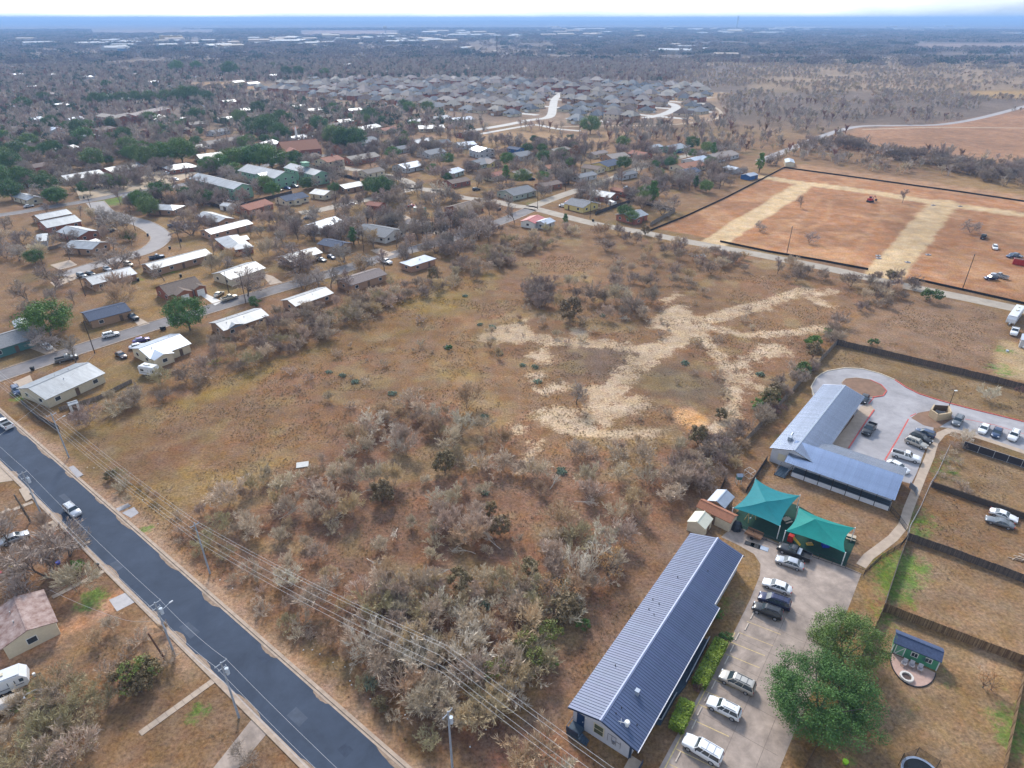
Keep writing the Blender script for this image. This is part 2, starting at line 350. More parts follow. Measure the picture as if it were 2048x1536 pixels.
C *= np.array([.90, .86, .84])
verts = np.stack([gx, gy, np.zeros(gx.size)], 1)
nx, ny = len(xs), len(ys)
ii = (np.arange(ny - 1)[:, None] * nx + np.arange(nx - 1)[None]).ravel()
faces = np.stack([ii, ii + 1, ii + nx + 1, ii + nx], 1)
me = bpy.data.meshes.new('ground'); me.vertices.add(len(verts)); me.vertices.foreach_set('co', verts.ravel())
me.loops.add(faces.size); me.loops.foreach_set('vertex_index', faces.ravel().astype(np.int32))
me.polygons.add(len(faces)); me.polygons.foreach_set('loop_start', (np.arange(len(faces)) * 4).astype(np.int32))
at = me.color_attributes.new('soil', 'FLOAT_COLOR', 'POINT'); at.data.foreach_set('color', np.concatenate([C, np.ones((len(C), 1))], 1).ravel())
for nm_, ar_ in (('bare', BARE), ('green', GREEN)): me.attributes.new(nm_, 'FLOAT', 'POINT').data.foreach_set('value', ar_)
me.update(calc_edges=True)
gm = bpy.data.materials.new('soil_and_dry_grass'); gm.use_nodes = True; n = gm.node_tree; l = n.links.new; b = n.nodes['Principled BSDF']
b.inputs['Roughness'].default_value = .95; b.inputs['Specular IOR Level'].default_value = .1
ca = n.nodes.new('ShaderNodeVertexColor'); ca.layer_name = 'soil'
ge = n.nodes.new('ShaderNodeNewGeometry')
def gnoise(s, lo, hi, tmin, tmax, st=(1, 1, 1)):
    mp = n.nodes.new('ShaderNodeMapping'); mp.inputs['Scale'].default_value = st; l(ge.outputs['Position'], mp.inputs['Vector'])
    z = n.nodes.new('ShaderNodeTexNoise'); z.inputs['Scale'].default_value = s; z.inputs['Detail'].default_value = 6; z.inputs['Roughness'].default_value = .7
    l(mp.outputs['Vector'], z.inputs['Vector'])
    r = n.nodes.new('ShaderNodeMapRange'); r.inputs['From Min'].default_value = lo; r.inputs['From Max'].default_value = hi; r.inputs['To Min'].default_value = tmin; r.inputs['To Max'].default_value = tmax
    l(z.outputs['Fac'], r.inputs['Value']); return r.outputs['Result'], z
f1, z1 = gnoise(1.9, .3, .7, .48, 1.52); f2, z2 = gnoise(.16, .3, .7, .76, 1.26); f3, z3 = gnoise(.012, .35, .65, .75, 1.25)
m1 = n.nodes.new('ShaderNodeMath'); m1.operation = 'MULTIPLY'; l(f1, m1.inputs[0]); l(f2, m1.inputs[1])
m2 = n.nodes.new('ShaderNodeMath'); m2.operation = 'MULTIPLY'; l(m1.outputs[0], m2.inputs[0]); l(f3, m2.inputs[1])
def breakup(attr, src, colr, lo, hi, amt, s1, s2):
    """mix a colour in where attribute + noise passes a threshold: ragged patches"""
    aa = n.nodes.new('ShaderNodeAttribute'); aa.attribute_name = attr
    u1, _ = gnoise(s1, .25, .75, -.62, .62); u2, _ = gnoise(s2, .25, .75, -.3, .3)
    q1 = n.nodes.new('ShaderNodeMath'); l(aa.outputs['Fac'], q1.inputs[0]); l(u1, q1.inputs[1]); q2 = n.nodes.new('ShaderNodeMath'); l(q1.outputs[0], q2.inputs[0]); l(u2, q2.inputs[1])
    r = n.nodes.new('ShaderNodeMapRange'); r.interpolation_type = 'SMOOTHSTEP'; r.inputs['From Min'].default_value = lo; r.inputs['From Max'].default_value = hi; r.inputs['To Max'].default_value = amt; l(q2.outputs[0], r.inputs['Value'])
    mx = n.nodes.new('ShaderNodeMix'); mx.data_type = 'RGBA'; l(r.outputs['Result'], mx.inputs['Factor']); l(src, mx.inputs['A']); mx.inputs['B'].default_value = (*colr, 1); return mx.outputs['Result']
c_ = breakup('bare', ca.outputs['Color'], (.46, .335, .22), .36, .92, .88, .3, 1.9)
c_ = breakup('green', c_, (.085, .175, .026), .34, 1.0, .75, .5, 2.2)
vm = n.nodes.new('ShaderNodeVectorMath'); vm.operation = 'SCALE'; l(c_, vm.inputs[0]); l(m2.outputs[0], vm.inputs['Scale'])
hs = n.nodes.new('ShaderNodeHueSaturation'); l(vm.outputs['Vector'], hs.inputs['Color'])
h1, _ = gnoise(.35, .3, .7, .49, .51); l(h1, hs.inputs['Hue']); s1, _ = gnoise(.22, .3, .7, .85, 1.2); l(s1, hs.inputs['Saturation'])
l(hs.outputs['Color'], b.inputs['Base Color'])
bp = n.nodes.new('ShaderNodeBump'); bp.inputs['Strength'].default_value = .7; bp.inputs['Distance'].default_value = .25; l(z1.outputs['Fac'], bp.inputs['Height']); l(bp.outputs['Normal'], b.inputs['Normal'])
me.materials.append(gm)
ground = struct(ob('ground', me))

# ---------------------------------------------------------------- roads, kerbs, pavements
asphalt = M('asphalt_new', (.050, .064, .092), .85, .14, .25, world=True, spec=.15, detail=8, mott=(.09, .22))
street = M('asphalt_worn', (.185, .165, .16), .85, .14, .3, world=True, mott=(.12, .3))
concrete = M('concrete_street', (.34, .285, .225), .85, .18, .25, world=True)
conc_lot = M('concrete_lot', (.36, .285, .235), .85, .22, .5, world=True, detail=8, mott=(.16, .42))
conc_grey = M('concrete_grey_lot', (.34, .32, .325), .8, .12, .4, world=True, detail=8, mott=(.10, .28))
conc_pale = M('concrete_pale', (.40, .31, .235), .85, .15, .8, world=True)
kerb_m = M('kerb_concrete', (.37, .28, .21), .85, .25, .9, world=True)
red_paint = M('red_kerb_paint', (.50, .09, .075), .7, .25, 1.5, world=True)
yellow_paint = M('yellow_paint', (.58, .43, .19), .7, .3, 2.0, world=True)
white_paint = M('white_paint', (.72, .70, .66), .6, .12, 2.0)
gravel_m = M('gravel_tan', (.42, .33, .24), .95, .2, .5, world=True)

rd = V2(G(810, 1536) - G(297, 1084)).normalized(); rn = Vector((-rd.y, rd.x))
def road_pt(t, o): return rd * t + rn * o
ribbon('main_road', None, 8.0, .02, asphalt, line=[road_pt(t, 26.4) for t in range(-400, 110, 10)], smooth=False)
for o, nm in ((22.15, 'kerb'), (30.65, 'kerb')):
    ribbon(nm, None, .5, .0, kerb_m, line=[road_pt(t, o) for t in range(-400, 110, 5)], smooth=False, h=.13)
ribbon('gutter', None, .35, .024, kerb_m, line=[road_pt(t, 22.6) for t in range(-400, 110, 5)], smooth=False, keep=False)
ribbon('gutter', None, .35, .024, kerb_m, line=[road_pt(t, 30.2) for t in range(-400, 110, 5)], smooth=False, keep=False)
def street_line(name, px, wd, m, kerb=True, z=.016):
    ribbon(name, px, wd, z, m)
    if kerb:
        for s in (-1, 1): ribbon('kerb', px, .35, 0, kerb_m, off=s * (wd / 2 + .17), h=.12, keep=False)
street_line('residential_street', [(-60, 772), (0, 752), (195, 687), (400, 624), (640, 553), (760, 517), (900, 478), (1010, 440), (1062, 418)], 7.4, street)
street_line('residential_street', [(-80, 440), (25, 427), (100, 414), (175, 402), (250, 388), (362, 370), (470, 347), (570, 322), (640, 312), (704, 303), (780, 290), (860, 275)], 7.5, street)
street_line('residential_street', [(190, 404), (212, 426), (250, 437), (285, 447), (312, 462), (322, 477), (300, 498), (250, 515), (175, 535), (125, 553)], 8.0, M('asphalt_pale', (.29, .26, .245), .85, .14, .2, world=True))
street_line('concrete_street', [(870, 378), (900, 388), (930, 396), (985, 402), (1030, 412), (1060, 415), (1100, 425), (1187, 447), (1275, 463), (1375, 483), (1456, 498), (1536, 513), (1661, 538), (1756, 560), (1836, 577), (1936, 597), (2036, 618), (2120, 635)], 7.0, concrete, False)
street_line('concrete_street', [(1062, 414), (1112, 395), (1150, 382), (1225, 357), (1262, 342), (1325, 322), (1362, 314), (1400, 304), (1455, 290)], 7.0, concrete, False)
street_line('concrete_street', [(600, 426), (640, 420), (700, 406), (760, 394), (830, 378), (880, 384)], 7.5, concrete, False)
street_line('concrete_street', [(832, 378), (812, 362), (770, 350), (700, 338), (640, 325), (590, 318)], 7.0, concrete, False)
street_line('subdivision_street', [(935, 262), (1000, 252), (1061, 240), (1099, 233), (1106, 212), (1110, 198), (1125, 186), (1145, 184)], 9.0, M('concrete_far', (.46, .43, .39), .85, .1, .1, world=True), False)
street_line('subdivision_street', [(1290, 236), (1325, 229), (1346, 220), (1352, 213), (1340, 207), (1318, 204)], 10, M('concrete_far', (.46, .43, .39)), False)
street_line('subdivision_street', [(960, 268), (1050, 252), (1075, 250), (1110, 257), (1160, 262)], 6.0, M('concrete_far', (.46, .43, .39)), False)
street_line('walking_path', [(1100, 254), (1199, 252), (1324, 250), (1380, 246), (1430, 238), (1442, 226), (1428, 214), (1400, 205)], 3.0, gravel_m, False)
street_line('walking_path', [(1395, 198), (1430, 194), (1458, 189), (1440, 184)], 3.0, gravel_m, False)
street_line('country_road', [(1520, 322), (1560, 306), (1600, 290), (1640, 274), (1690, 258), (1730, 252), (1800, 251), (1880, 249), (1960, 236), (2060, 210)], 7.0, M('chip_seal', (.33, .30, .29), .85, .1, .1, world=True), False)
street_line('walking_path', [(1725, 259), (1850, 255), (1950, 255), (2100, 257)], 3.0, gravel_m, False)
street_line('sidewalk', [(2080, 915), (2000, 888), (1930, 866), (1900, 860), (1882, 868), (1868, 885), (1860, 912), (1846, 945), (1830, 985), (1816, 1020), (1806, 1052), (1786, 1076), (1760, 1096), (1737, 1113), (1722, 1132)], 1.7, conc_pale, False, z=.03)
# front parking lot
LOT_F = [(1305, 1560), (1400, 1385), (1455, 1290), (1500, 1200), (1520, 1150), (1521, 1128), (1508, 1108), (1480, 1092), (1442, 1074), (1470, 1050), (1560, 1088), (1690, 1133), (1723, 1147), (1697, 1215), (1590, 1462), (1548, 1565)]
pad('parking_lot', LOT_F, .016, conc_lot)
LOT_B = [(1624, 790), (1622, 772), (1632, 755), (1655, 742), (1690, 736), (1725, 738), (1762, 748), (1790, 760), (1812, 775), (1838, 788), (1875, 800), (1930, 815), (2000, 832), (2100, 857), (2100, 925), (1960, 876), (1900, 856), (1868, 853), (1862, 880), (1848, 905), (1834, 945), (1822, 968), (1700, 930), (1655, 900), (1716, 862), (1700, 800), (1650, 805)]
pad('parking_lot', LOT_B, .016, conc_grey)
isl = [(1683, 766), (1691, 758), (1712, 756), (1740, 760), (1762, 770), (1773, 782), (1766, 792), (1745, 795), (1715, 789), (1695, 779)]
islp = [V2(G(*p)) for p in isl]; ic = sum(islp, Vector((0, 0))) / len(islp)
o = struct(MB().poly(smooth_line(islp + [islp[0]], 1.0)[:-1], .0, .10).build('traffic_island', M('island_grass', (.21, .125, .08), .95, .2, .6, world=True)))
ribbon('kerb', None, .22, 0, kerb_m, line=islp[6:] + islp[:4], h=.16, keep=False)
ribbon('kerb', None, .26, 0, red_paint, line=islp[3:8], h=.165, keep=False)
ribbon('kerb', [(1650, 805), (1628, 792), (1622, 774), (1632, 756), (1655, 742), (1690, 736), (1725, 738), (1762, 748), (1790, 760)], .25, 0, M('kerb_cream', (.58, .50, .38), .8, .1, 1, world=True), h=.16, keep=False)
ribbon('kerb', [(1790, 760), (1812, 775), (1838, 788), (1875, 800), (1930, 815), (2000, 832), (2100, 857)], .28, 0, red_paint, h=.16, keep=False)
ribbon('kerb', [(1748, 820), (1724, 855), (1697, 897)], .28, 0, red_paint, h=.16, keep=False, smooth=False)
ribbon('fire_lane_marking', [(1817, 838), (1795, 878), (1770, 920)], .3, .022, red_paint, keep=False, smooth=False)
ribbon('fire_lane_marking', [(1737, 808), (1752, 790)], .25, .022, red_paint, keep=False, smooth=False)
ribbon('fire_lane_marking', [(1820, 833), (1832, 827)], .25, .022, red_paint, keep=False, smooth=False)
ribbon('fire_lane_marking', [(1930, 838), (1990, 850), (2048, 868)], .2, .022, red_paint, keep=False, smooth=False)
pad('entry_pavement', [(1740, 808), (1750, 820), (1716, 862), (1697, 897), (1680, 905), (1655, 900), (1700, 845), (1722, 812)], .03, conc_pale)
pad('planting_bed', [(1822, 836), (1836, 826), (1862, 821), (1900, 825), (1906, 838), (1874, 857), (1848, 851)], .03, M('island_grass', (.21, .125, .08)))
# other pavement
pad('driveway', [(398, 588), (413, 588), (445, 603), (430, 611)], .03, M('concrete_white', (.62, .58, .53), .8, .1, .6, world=True))
for q in ([(262, 635), (275, 634), (300, 647), (278, 653)], [(55, 695), (85, 680), (115, 700), (95, 710)], [(520, 545), (545, 552), (565, 565), (540, 570)], [(25, 765), (60, 750), (68, 768), (45, 778)],
          [(740, 500), (760, 497), (790, 508), (770, 516)], [(100, 530), (140, 520), (155, 530), (120, 540)], [(100, 565), (155, 545), (165, 552), (112, 575)], [(440, 470), (470, 462), (478, 470), (450, 478)], [(860, 465), (880, 460), (880, 472)], [(780, 430), (800, 425), (830, 440), (810, 445)]):
    pad('driveway', q, .024, conc_pale)
pad('parking_apron', [(345, 378), (375, 372), (470, 402), (450, 418)], .024, conc_lot)
pad('parking_apron', [(150, 375), (210, 362), (330, 340), (400, 345), (300, 385), (160, 400)], .01, M('apron_dirt', (.40, .30, .20), .9, .2, .1, world=True))
pad('driveway', [(218, 1200), (252, 1185), (271, 1204), (234, 1223)], .03, M('concrete_patch', (.42, .39, .38), .85, .12, 1, world=True))
pad('driveway', [(408, 1560), (512, 1428), (538, 1462), (470, 1545)], .03, conc_lot)
pad('driveway', [(82, 1052), (108, 1040), (120, 1050), (95, 1062)], .03, conc_pale)
pad('driveway', [(-40, 950), (0, 925), (35, 960), (0, 965), (-40, 990)], .03, conc_pale)
pad('storm_inlet', [(137, 936), (147, 932), (167, 950), (155, 957)], 0, conc_grey, .16)
pad('storm_inlet', [(38, 980), (52, 974), (68, 996), (52, 1004)], 0, conc_pale, .16)
for q in ([(230, 1018), (256, 1006), (262, 1012), (236, 1024)], [(244, 1026), (268, 1014), (278, 1026), (262, 1036)]): pad('broken_pavement', q, .03, conc_grey)
def walk_slabs(a, b, wd, n, gap=.06):
    """a row of separate paving slabs between two pixels"""
    A, B = V2(G(*a)), V2(G(*b)); d = (B - A); Ls = d.length / n; rz = math.atan2(d.y, d.x)
    t = struct(MB().box(((A + B) / 2).to_3d() + Vector((0, 0, .01)), (d.length, wd * .9, .02), rz).build('footpath', conc_lot))
    mb = MB().box((0, 0, .035), (Ls - gap, wd, .05)); m_ = mb.mesh('paving_slab', conc_pale)
    for i in range(n):
        p = A + d * ((i + .5) / n); s = ob('paving_slab', m_, t, (p.x, p.y, rnd.uniform(0, .02)), rz + rnd.uniform(-.02, .02))
walk_slabs((432, 1358), (280, 1468), 1.0, 9)
walk_slabs((212, 1140), (105, 1195), .9, 8)
walk_slabs((20, 1018), (-10, 1034), 1.0, 3); walk_slabs((66, 1004), (26, 1020), 1.0, 4)
walk_slabs((180, 1083), (135, 1100), .8, 4)
# bay lines and wheel stops
BASE_A, BASE_B = V2(G(1334, 1528)), V2(G(1470, 1265)); bd = (BASE_B - BASE_A).normalized(); bn = Vector((bd.y, -bd.x))
ribbon('bay_marking', None, .16, .022, yellow_paint, line=[BASE_A - bd * 4, BASE_B], smooth=False, keep=False)
b60 = (V2(G(1430, 1536)) - V2(G(1352, 1498))).normalized()
bays = [(1352, 1498), (1382, 1438), (1396, 1408), (1410, 1382), (1423, 1357), (1449, 1307), (1461, 1284), (1478, 1265), (1494, 1243)]
for k, q in enumerate(bays + [(1338, 1528)]):
    p = V2(G(*q)); ribbon('bay_marking', None, .11, .022, yellow_paint if k < 7 else M('yellow_worn', (.52, .38, .19)), line=[p, p + b60 * 5.2], smooth=False, keep=False)
stop_m = MB().box((0, 0, .07), (1.8, .16, .13), 0, .92).mesh('wheel_stop', M('stop_concrete', (.52, .44, .36), .85, .2, 4))
for q in ((1356, 1514), (1388, 1449), (1399, 1423), (1413, 1395), (1427, 1370), (1453, 1321), (1464, 1297), (1474, 1274), (1493, 1254), (1504, 1232)):
    p = G(*q); tag(ob('wheel_stop', stop_m, None, p, math.atan2(bd.y, bd.x)), 'concrete wheel stop at the head of a parking bay', 'wheel stop', 'wheel stops along the front parking bays')
# slab joints of the front lot
jm = M('joint_dark', (.20, .155, .125), .9, .2, 2, world=True)
for k_ in range(1, 9):
    a_ = BASE_A + bd * (k_ * 5.2 - 6); ribbon('slab_joint', None, .07, .021, jm, line=[a_ + bn * 1.0, a_ + bn * 11.5], smooth=False, keep=False)
for o_ in (5.6, 9.6): ribbon('slab_joint', None, .07, .0212, jm, line=[BASE_A + bn * o_, BASE_A + bd * 37 + bn * o_], smooth=False, keep=False)
# repairs, dirt and wear on the main road
pr_ = random.Random(9)
wear = [M('asphalt_patch', (.036, .048, .074), .9, .2, .8, world=True), M('asphalt_faded', (.066, .080, .108), .9, .2, .8, world=True)]
for k_ in range(14):
    t_ = -150 + k_ * 13 + pr_.uniform(-4, 4); o_ = pr_.uniform(23.6, 29.2); l_, w_ = pr_.uniform(1.2, 5.0), pr_.uniform(.8, 1.6)
    q_ = [road_pt(t_ + a_ * l_ / 2 + pr_.uniform(-.15, .15), o_ + b_ * w_ / 2 + pr_.uniform(-.08, .08)) for a_, b_ in ((-1, -1), (1, -1), (1, 1), (-1, 1))]
    struct(MB().poly(q_, .0235).build('road_patch', wear[k_ % 2]))
dirt_m = M('gutter_dirt', (.26, .185, .13), .95, .3, 1.2, world=True)
for s_, o_ in ((1, 22.95), (-1, 29.85)):
    t_ = -190.0
    while t_ < 60:
        l_ = pr_.uniform(2, 9); n_ = 8; w_ = pr_.uniform(.15, .55); up_ = [road_pt(t_ + l_ * i_ / n_, o_ + s_ * w_ * math.sin(math.pi * i_ / n_) * pr_.uniform(.6, 1.2)) for i_ in range(1, n_)]
        struct(MB().poly([road_pt(t_, o_ - s_ * .15)] + up_ + [road_pt(t_ + l_, o_ - s_ * .15)], .026).build('gutter_dirt', dirt_m)); t_ += l_ + pr_.uniform(2, 12)
# ---------------------------------------------------------------- trees
bark_grey = M('bark_grey', (.36, .29, .235), .9, .25, 3, rand=.18)
bark_pale = M('bark_pale', (.52, .46, .39), .9, .2, 3, rand=.12)
bark_dark = M('bark_dark', (.15, .12, .10), .9, .25, 3, rand=.15)
TW = [M('twigs_grey', (.57, .46, .33), .9, .2, .6, rand=.16), M('twigs_tan', (.54, .39, .24), .9, .2, .6, rand=.16), M('twigs_mauve', (.51, .39, .295), .9, .2, .6, rand=.16),
      M('twigs_pale', (.64, .56, .44), .9, .15, .6, rand=.12), M('twigs_olive', (.42, .345, .20), .9, .25, .6, rand=.16), M('twigs_dark', (.35, .27, .205), .9, .2, .6, rand=.15)]
TWG = [M('twigs_garden_brown', (.345, .265, .215), .9, .2, .6, rand=.2), M('twigs_garden_grey', (.385, .32, .27), .9, .2, .6, rand=.2)]
def leaf_mat(name, c, c2, rand=.15):
    m = M(name, c, .65, .25, .9, rand=rand, c2=c2, spec=.35)
    return m
LEAF_OAK = leaf_mat('leaves_live_oak', (.085, .145, .030), (.20, .29, .060))
LEAF_DARK = leaf_mat('leaves_dark', (.045, .108, .024), (.125, .225, .045))
LEAF_GREEN = leaf_mat('leaves_green', (.070, .155, .024), (.165, .29, .045))
LEAF_YEL = leaf_mat('leaves_yellow_green', (.135, .165, .035), (.25, .28, .06))
LEAF_RUST = leaf_mat('leaves_rust', (.24, .095, .045), (.36, .165, .075))
LEAF_ORANGE = leaf_mat('leaves_orange', (.36, .165, .06), (.48, .25, .10))
LEAF_CEDAR = leaf_mat('leaves_cedar', (.17, .125, .06), (.29, .21, .10))
LEAF_GREY = leaf_mat('leaves_grey_green', (.115, .135, .090), (.18, .20, .13))
LEAF_HEDGE = leaf_mat('leaves_hedge', (.11, .19, .018), (.26, .36, .03))
LEAF_PURPLE = leaf_mat('leaves_red_brown', (.13, .062, .055), (.20, .10, .085))

def grow(seed, h, spread, stems, lean, up=.35, kids=(5, 5), twig=(10, .9), tw=.022, r0=None, forkz=.25, droop=0.0):
    """bare tree skeleton: returns (limbs MB, twigs MB). Twigs are thin three-sided spikes."""
    r = random.Random(seed); limb = MB(); tv = []; tf = []
    r0 = r0 or h * .017
    def rv(): return Vector((r.gauss(0, 1), r.gauss(0, 1), r.gauss(0, 1)))
    def branch(p, d, ln, rad, lev):
        seg = 4 if lev < 2 else 3; pts = [p]; q = p
        for i in range(seg):
            d = (d + rv() * (.16 if lev < 2 else .24) + Vector((0, 0, (up if lev > 0 else .05) * .22 - droop * lev * .06))).normalized(); q = q + d * (ln / seg); pts.append(q)
        for i in range(seg):
            k0 = 1 - .62 * i / seg; k1 = 1 - .62 * (i + 1) / seg
            limb.tube(pts[i], pts[i + 1], rad * k0, rad * k1, 5 if lev == 0 else (4 if lev == 1 else 3), False)
        if lev < len(kids):
            n = kids[lev]
            for i in range(n):
                t = forkz + (1 - forkz) * (i + r.random() * .8 + .1) / n if lev == 0 else .2 + .8 * (i + r.random()) / n
                k = min(seg - 1, int(t * seg)); pp = pts[k].lerp(pts[k + 1], t * seg - k); dd = (pts[k + 1] - pts[k]).normalized()
                side = rv(); side -= dd * side.dot(dd); side.normalize()
                a = r.uniform(.5, 1.0) * spread
                nd = (dd * (1 - .35 * a) + side * a + Vector((0, 0, up * .5))).normalized()
                branch(pp, nd, ln * r.uniform(.5, .72) * (1.12 - .35 * t), rad * r.uniform(.42, .6) * (1 - .45 * t), lev + 1)
        if lev >= len(kids) - 1:
            n = twig[0] if lev == len(kids) else twig[0] // 2
            for i in range(n):
                t = .15 + .85 * (i + r.random()) / n; k = min(seg - 1, int(t * seg)); pp = pts[k].lerp(pts[k + 1], t * seg - k); dd = (pts[k + 1] - pts[k]).normalized()
                nd = (dd * .9 + rv() * .5 * spread + Vector((0, 0, up * .45 - droop * .5))).normalized(); L_ = twig[1] * r.uniform(.55, 1.25)
                e = pp + nd * L_; u = nd.cross(rv()); u.normalize(); v = nd.cross(u); m_ = pp.lerp(e, .5) + rv() * L_ * .07
                w0 = tw * r.uniform(.7, 1.25); o = len(tv)
                tv.extend([pp + u * w0, pp - u * w0, m_ + v * w0 * .8, e]); tf.extend([(o, o + 1, o + 3), (o, o + 2, o + 3)])
                for s_ in range(2):        # side shoots
                    b0 = pp.lerp(e, r.uniform(.3, .8)); nd2 = (nd + rv() * .55).normalized(); e2 = b0 + nd2 * L_ * r.uniform(.35, .6); o = len(tv)
                    tv.extend([b0 + u * w0 * .7, b0 - u * w0 * .7, e2]); tf.append((o, o + 1, o + 2))
    for i in range(stems):
        a = 2 * math.pi * (i + r.random() * .6) / stems; le = lean * r.uniform(.5, 1.2) if stems > 1 else lean * r.uniform(0, .5)
        d = Vector((math.cos(a) * le, math.sin(a) * le, 1)).normalized()
        branch(Vector((math.cos(a) * .1 * (stems > 1), math.sin(a) * .1 * (stems > 1), -.15)), d, h * (.62 if stems == 1 else .66) * r.uniform(.85, 1.1), r0 * (1 if stems == 1 else .62), 0)
    t = MB(); t.v = [tuple(p) for p in tv]; t.f = tf; t.mi = [0] * len(tf)
    return limb, t
def norm_h(limb, twig, h):
    z = max(p[2] for p in twig.v); k = h / z
    for m in (limb, twig): m.v = [(p[0] * k, p[1] * k, p[2] * k if p[2] > 0 else p[2]) for p in m.v]
SPEC = {}
def bare(key, seeds, bark, tws, **kw):
    L_ = []
    for s in seeds:
        a, b = grow(s, kw['h'], **{k: v for k, v in kw.items() if k != 'h'}); norm_h(a, b, kw['h'])
        for tm in tws: L_.append((a.mesh('trunk', bark), b.mesh('crown', tm)))
    SPEC[key] = (L_, kw['h'])
# brush: many-stemmed fan of fine upright shoots (thicket of the vacant lot)
bare('brush', (1, 2, 3), bark_grey, [TW[0], TW[1], TW[2]], h=5.0, spread=.62, stems=6, lean=.62, up=.30, kids=(6, 5), twig=(9, .8), tw=.0075, r0=.05)
bare('brush_olive', (4, 5), bark_grey, [TW[4]], h=5.0, spread=.7, stems=6, lean=.6, up=.25, kids=(6, 5), twig=(9, .7), tw=.010, r0=.05)
bare('pale', (6, 7), bark_pale, [TW[3]], h=5.5, spread=.55, stems=6, lean=.75, up=.22, kids=(6, 5), twig=(8, .9), tw=.0085, r0=.06)
bare('shrub', (8, 9), bark_grey, [TW[0], TW[2]], h=2.2, spread=.7, stems=7, lean=.75, up=.25, kids=(4,), twig=(14, .55), tw=.008, r0=.03)
bare('tall', (10, 11, 12), bark_dark, TWG, h=10.0, spread=.8, stems=1, lean=.15, up=.18, kids=(9, 6), twig=(13, 1.2), tw=.013, r0=.22, forkz=.28)
bare('spread', (13, 14), bark_dark, TWG, h=9.0, spread=1.05, stems=2, lean=.5, up=.10, kids=(9, 6), twig=(13, 1.2), tw=.013, r0=.28, forkz=.3)
bare('sycamore', (15,), bark_pale, [TW[3]], h=9.0, spread=.6, stems=2, lean=.25, up=.35, kids=(8, 5), twig=(6, .9), tw=.016, r0=.2, forkz=.3)
bare('hedge_dark', (16, 17), bark_dark, [TW[5], TWG[0]], h=5.0, spread=.8, stems=6, lean=.6, up=.2, kids=(6, 5), twig=(10, .75), tw=.011, r0=.06)

def crown_leaves(seed, h, rad, z0, nclump, per, leaf, squash=.8, core=.55, shape=None, cl=(.2, .36)):
    """leaf-sized faces spread through many clumps"""
    r = random.Random(seed); b = MB(); vs = []; fs = []
    for c in range(nclump):
        while True:
            x, y, z = r.uniform(-1, 1), r.uniform(-1, 1), r.uniform(-1, 1); q = math.sqrt(x * x + y * y + z * z)
            if core < q < 1 and z > -.75: break
        k = 1.0 if shape is None else shape((z + 1) / 2)
        ctr = Vector((x * rad * k * r.uniform(.85, 1.08), y * rad * k * r.uniform(.85, 1.08), z0 + (h - z0) * (z + 1) / 2)); cr_ = rad * r.uniform(*cl) * (.6 + .4 * k)
        for i in range(per):
            d = Vector((r.gauss(0, 1), r.gauss(0, 1), r.gauss(0, 1))); d.normalize(); p = ctr + Vector((d.x, d.y, d.z * squash)) * cr_ * r.random() ** .45
            nrm = (d + Vector((r.gauss(0, .6), r.gauss(0, .6), r.gauss(0, .6) + .35))).normalized(); u = nrm.orthogonal().normalized(); u = Matrix.Rotation(r.uniform(0, 6.28), 3, nrm) @ u; v = nrm.cross(u)
            s = leaf * r.uniform(.6, 1.35); o = len(vs)
            vs += [p - u * s * .5, p + v * s * .28 + nrm * s * .08, p + u * s * .55, p - v * s * .28 + nrm * s * .08]; fs.append((o, o + 1, o + 2, o + 3))
    b.v = [tuple(p) for p in vs]; b.f = fs; b.mi = [0] * len(fs); return b
def leafy(key, seeds, mats, h, rad, z0, nclump, per, leaf, bark=bark_dark, shape=None, core=.5, tr=None, squash=.8, cl=(.2, .36)):
    L_ = []
    for s in seeds:
        r = random.Random(s); t = MB(); tr_ = tr or h * .03
        t.tube((0, 0, -.15), (r.uniform(-.2, .2), r.uniform(-.2, .2), z0 + .3), tr_, tr_ * .75, 7)
        for i in range(7):
            a = 6.283 * i / 7 + r.random() * .5; e = Vector((math.cos(a) * rad * .62, math.sin(a) * rad * .62, z0 + (h - z0) * r.uniform(.35, .8))); m_ = Vector((e.x * .35, e.y * .35, z0 * .8 + e.z * .25))
            t.tube((0, 0, z0 * .8), m_, tr_ * .55, tr_ * .4, 5, False); t.tube(m_, e, tr_ * .4, tr_ * .12, 4, False)
        cb = crown_leaves(s + 50, h, rad, z0, nclump, per, leaf, squash, core, shape, cl)
        tm_ = t.mesh('trunk', bark)
        for m in mats: L_.append((tm_, cb.mesh('crown', m)))
    SPEC[key] = (L_, h)
leafy('oak', (1, 2, 3), [LEAF_OAK, LEAF_DARK, LEAF_GREEN], 8.0, 5.2, 1.6, 85, 95, .36)
leafy('oak_grey', (4,), [LEAF_GREY], 7.5, 4.6, 1.6, 50, 60, .40)
leafy('rust', (5,), [LEAF_RUST], 9.0, 4.0, 2.0, 42, 55, .38, core=.35)
leafy('orange', (6,), [LEAF_ORANGE], 6.0, 3.4, 1.2, 26, 22, .28, core=.3)
leafy('pine', (7, 8), [LEAF_GREEN, LEAF_DARK], 11.0, 2.9, 1.2, 70, 55, .40, shape=lambda t: 1.15 - .8 * t, core=.3)
leafy('bush', (9, 10), [LEAF_GREEN, LEAF_DARK], 2.2, 1.5, .15, 26, 60, .22, core=.3, tr=.05)
leafy('cedar', (11, 12), [LEAF_CEDAR], 3.6, 1.7, .2, 34, 60, .26, core=.35, tr=.07, shape=lambda t: 1.1 - .45 * t)
leafy('yellow_bush', (13,), [LEAF_YEL], 3.0, 1.6, .4, 18, 36, .22, core=.3, tr=.05)
leafy('red_shrub', (14,), [LEAF_PURPLE], 4.0, 2.6, .6, 26, 40, .26, core=.3, tr=.07)

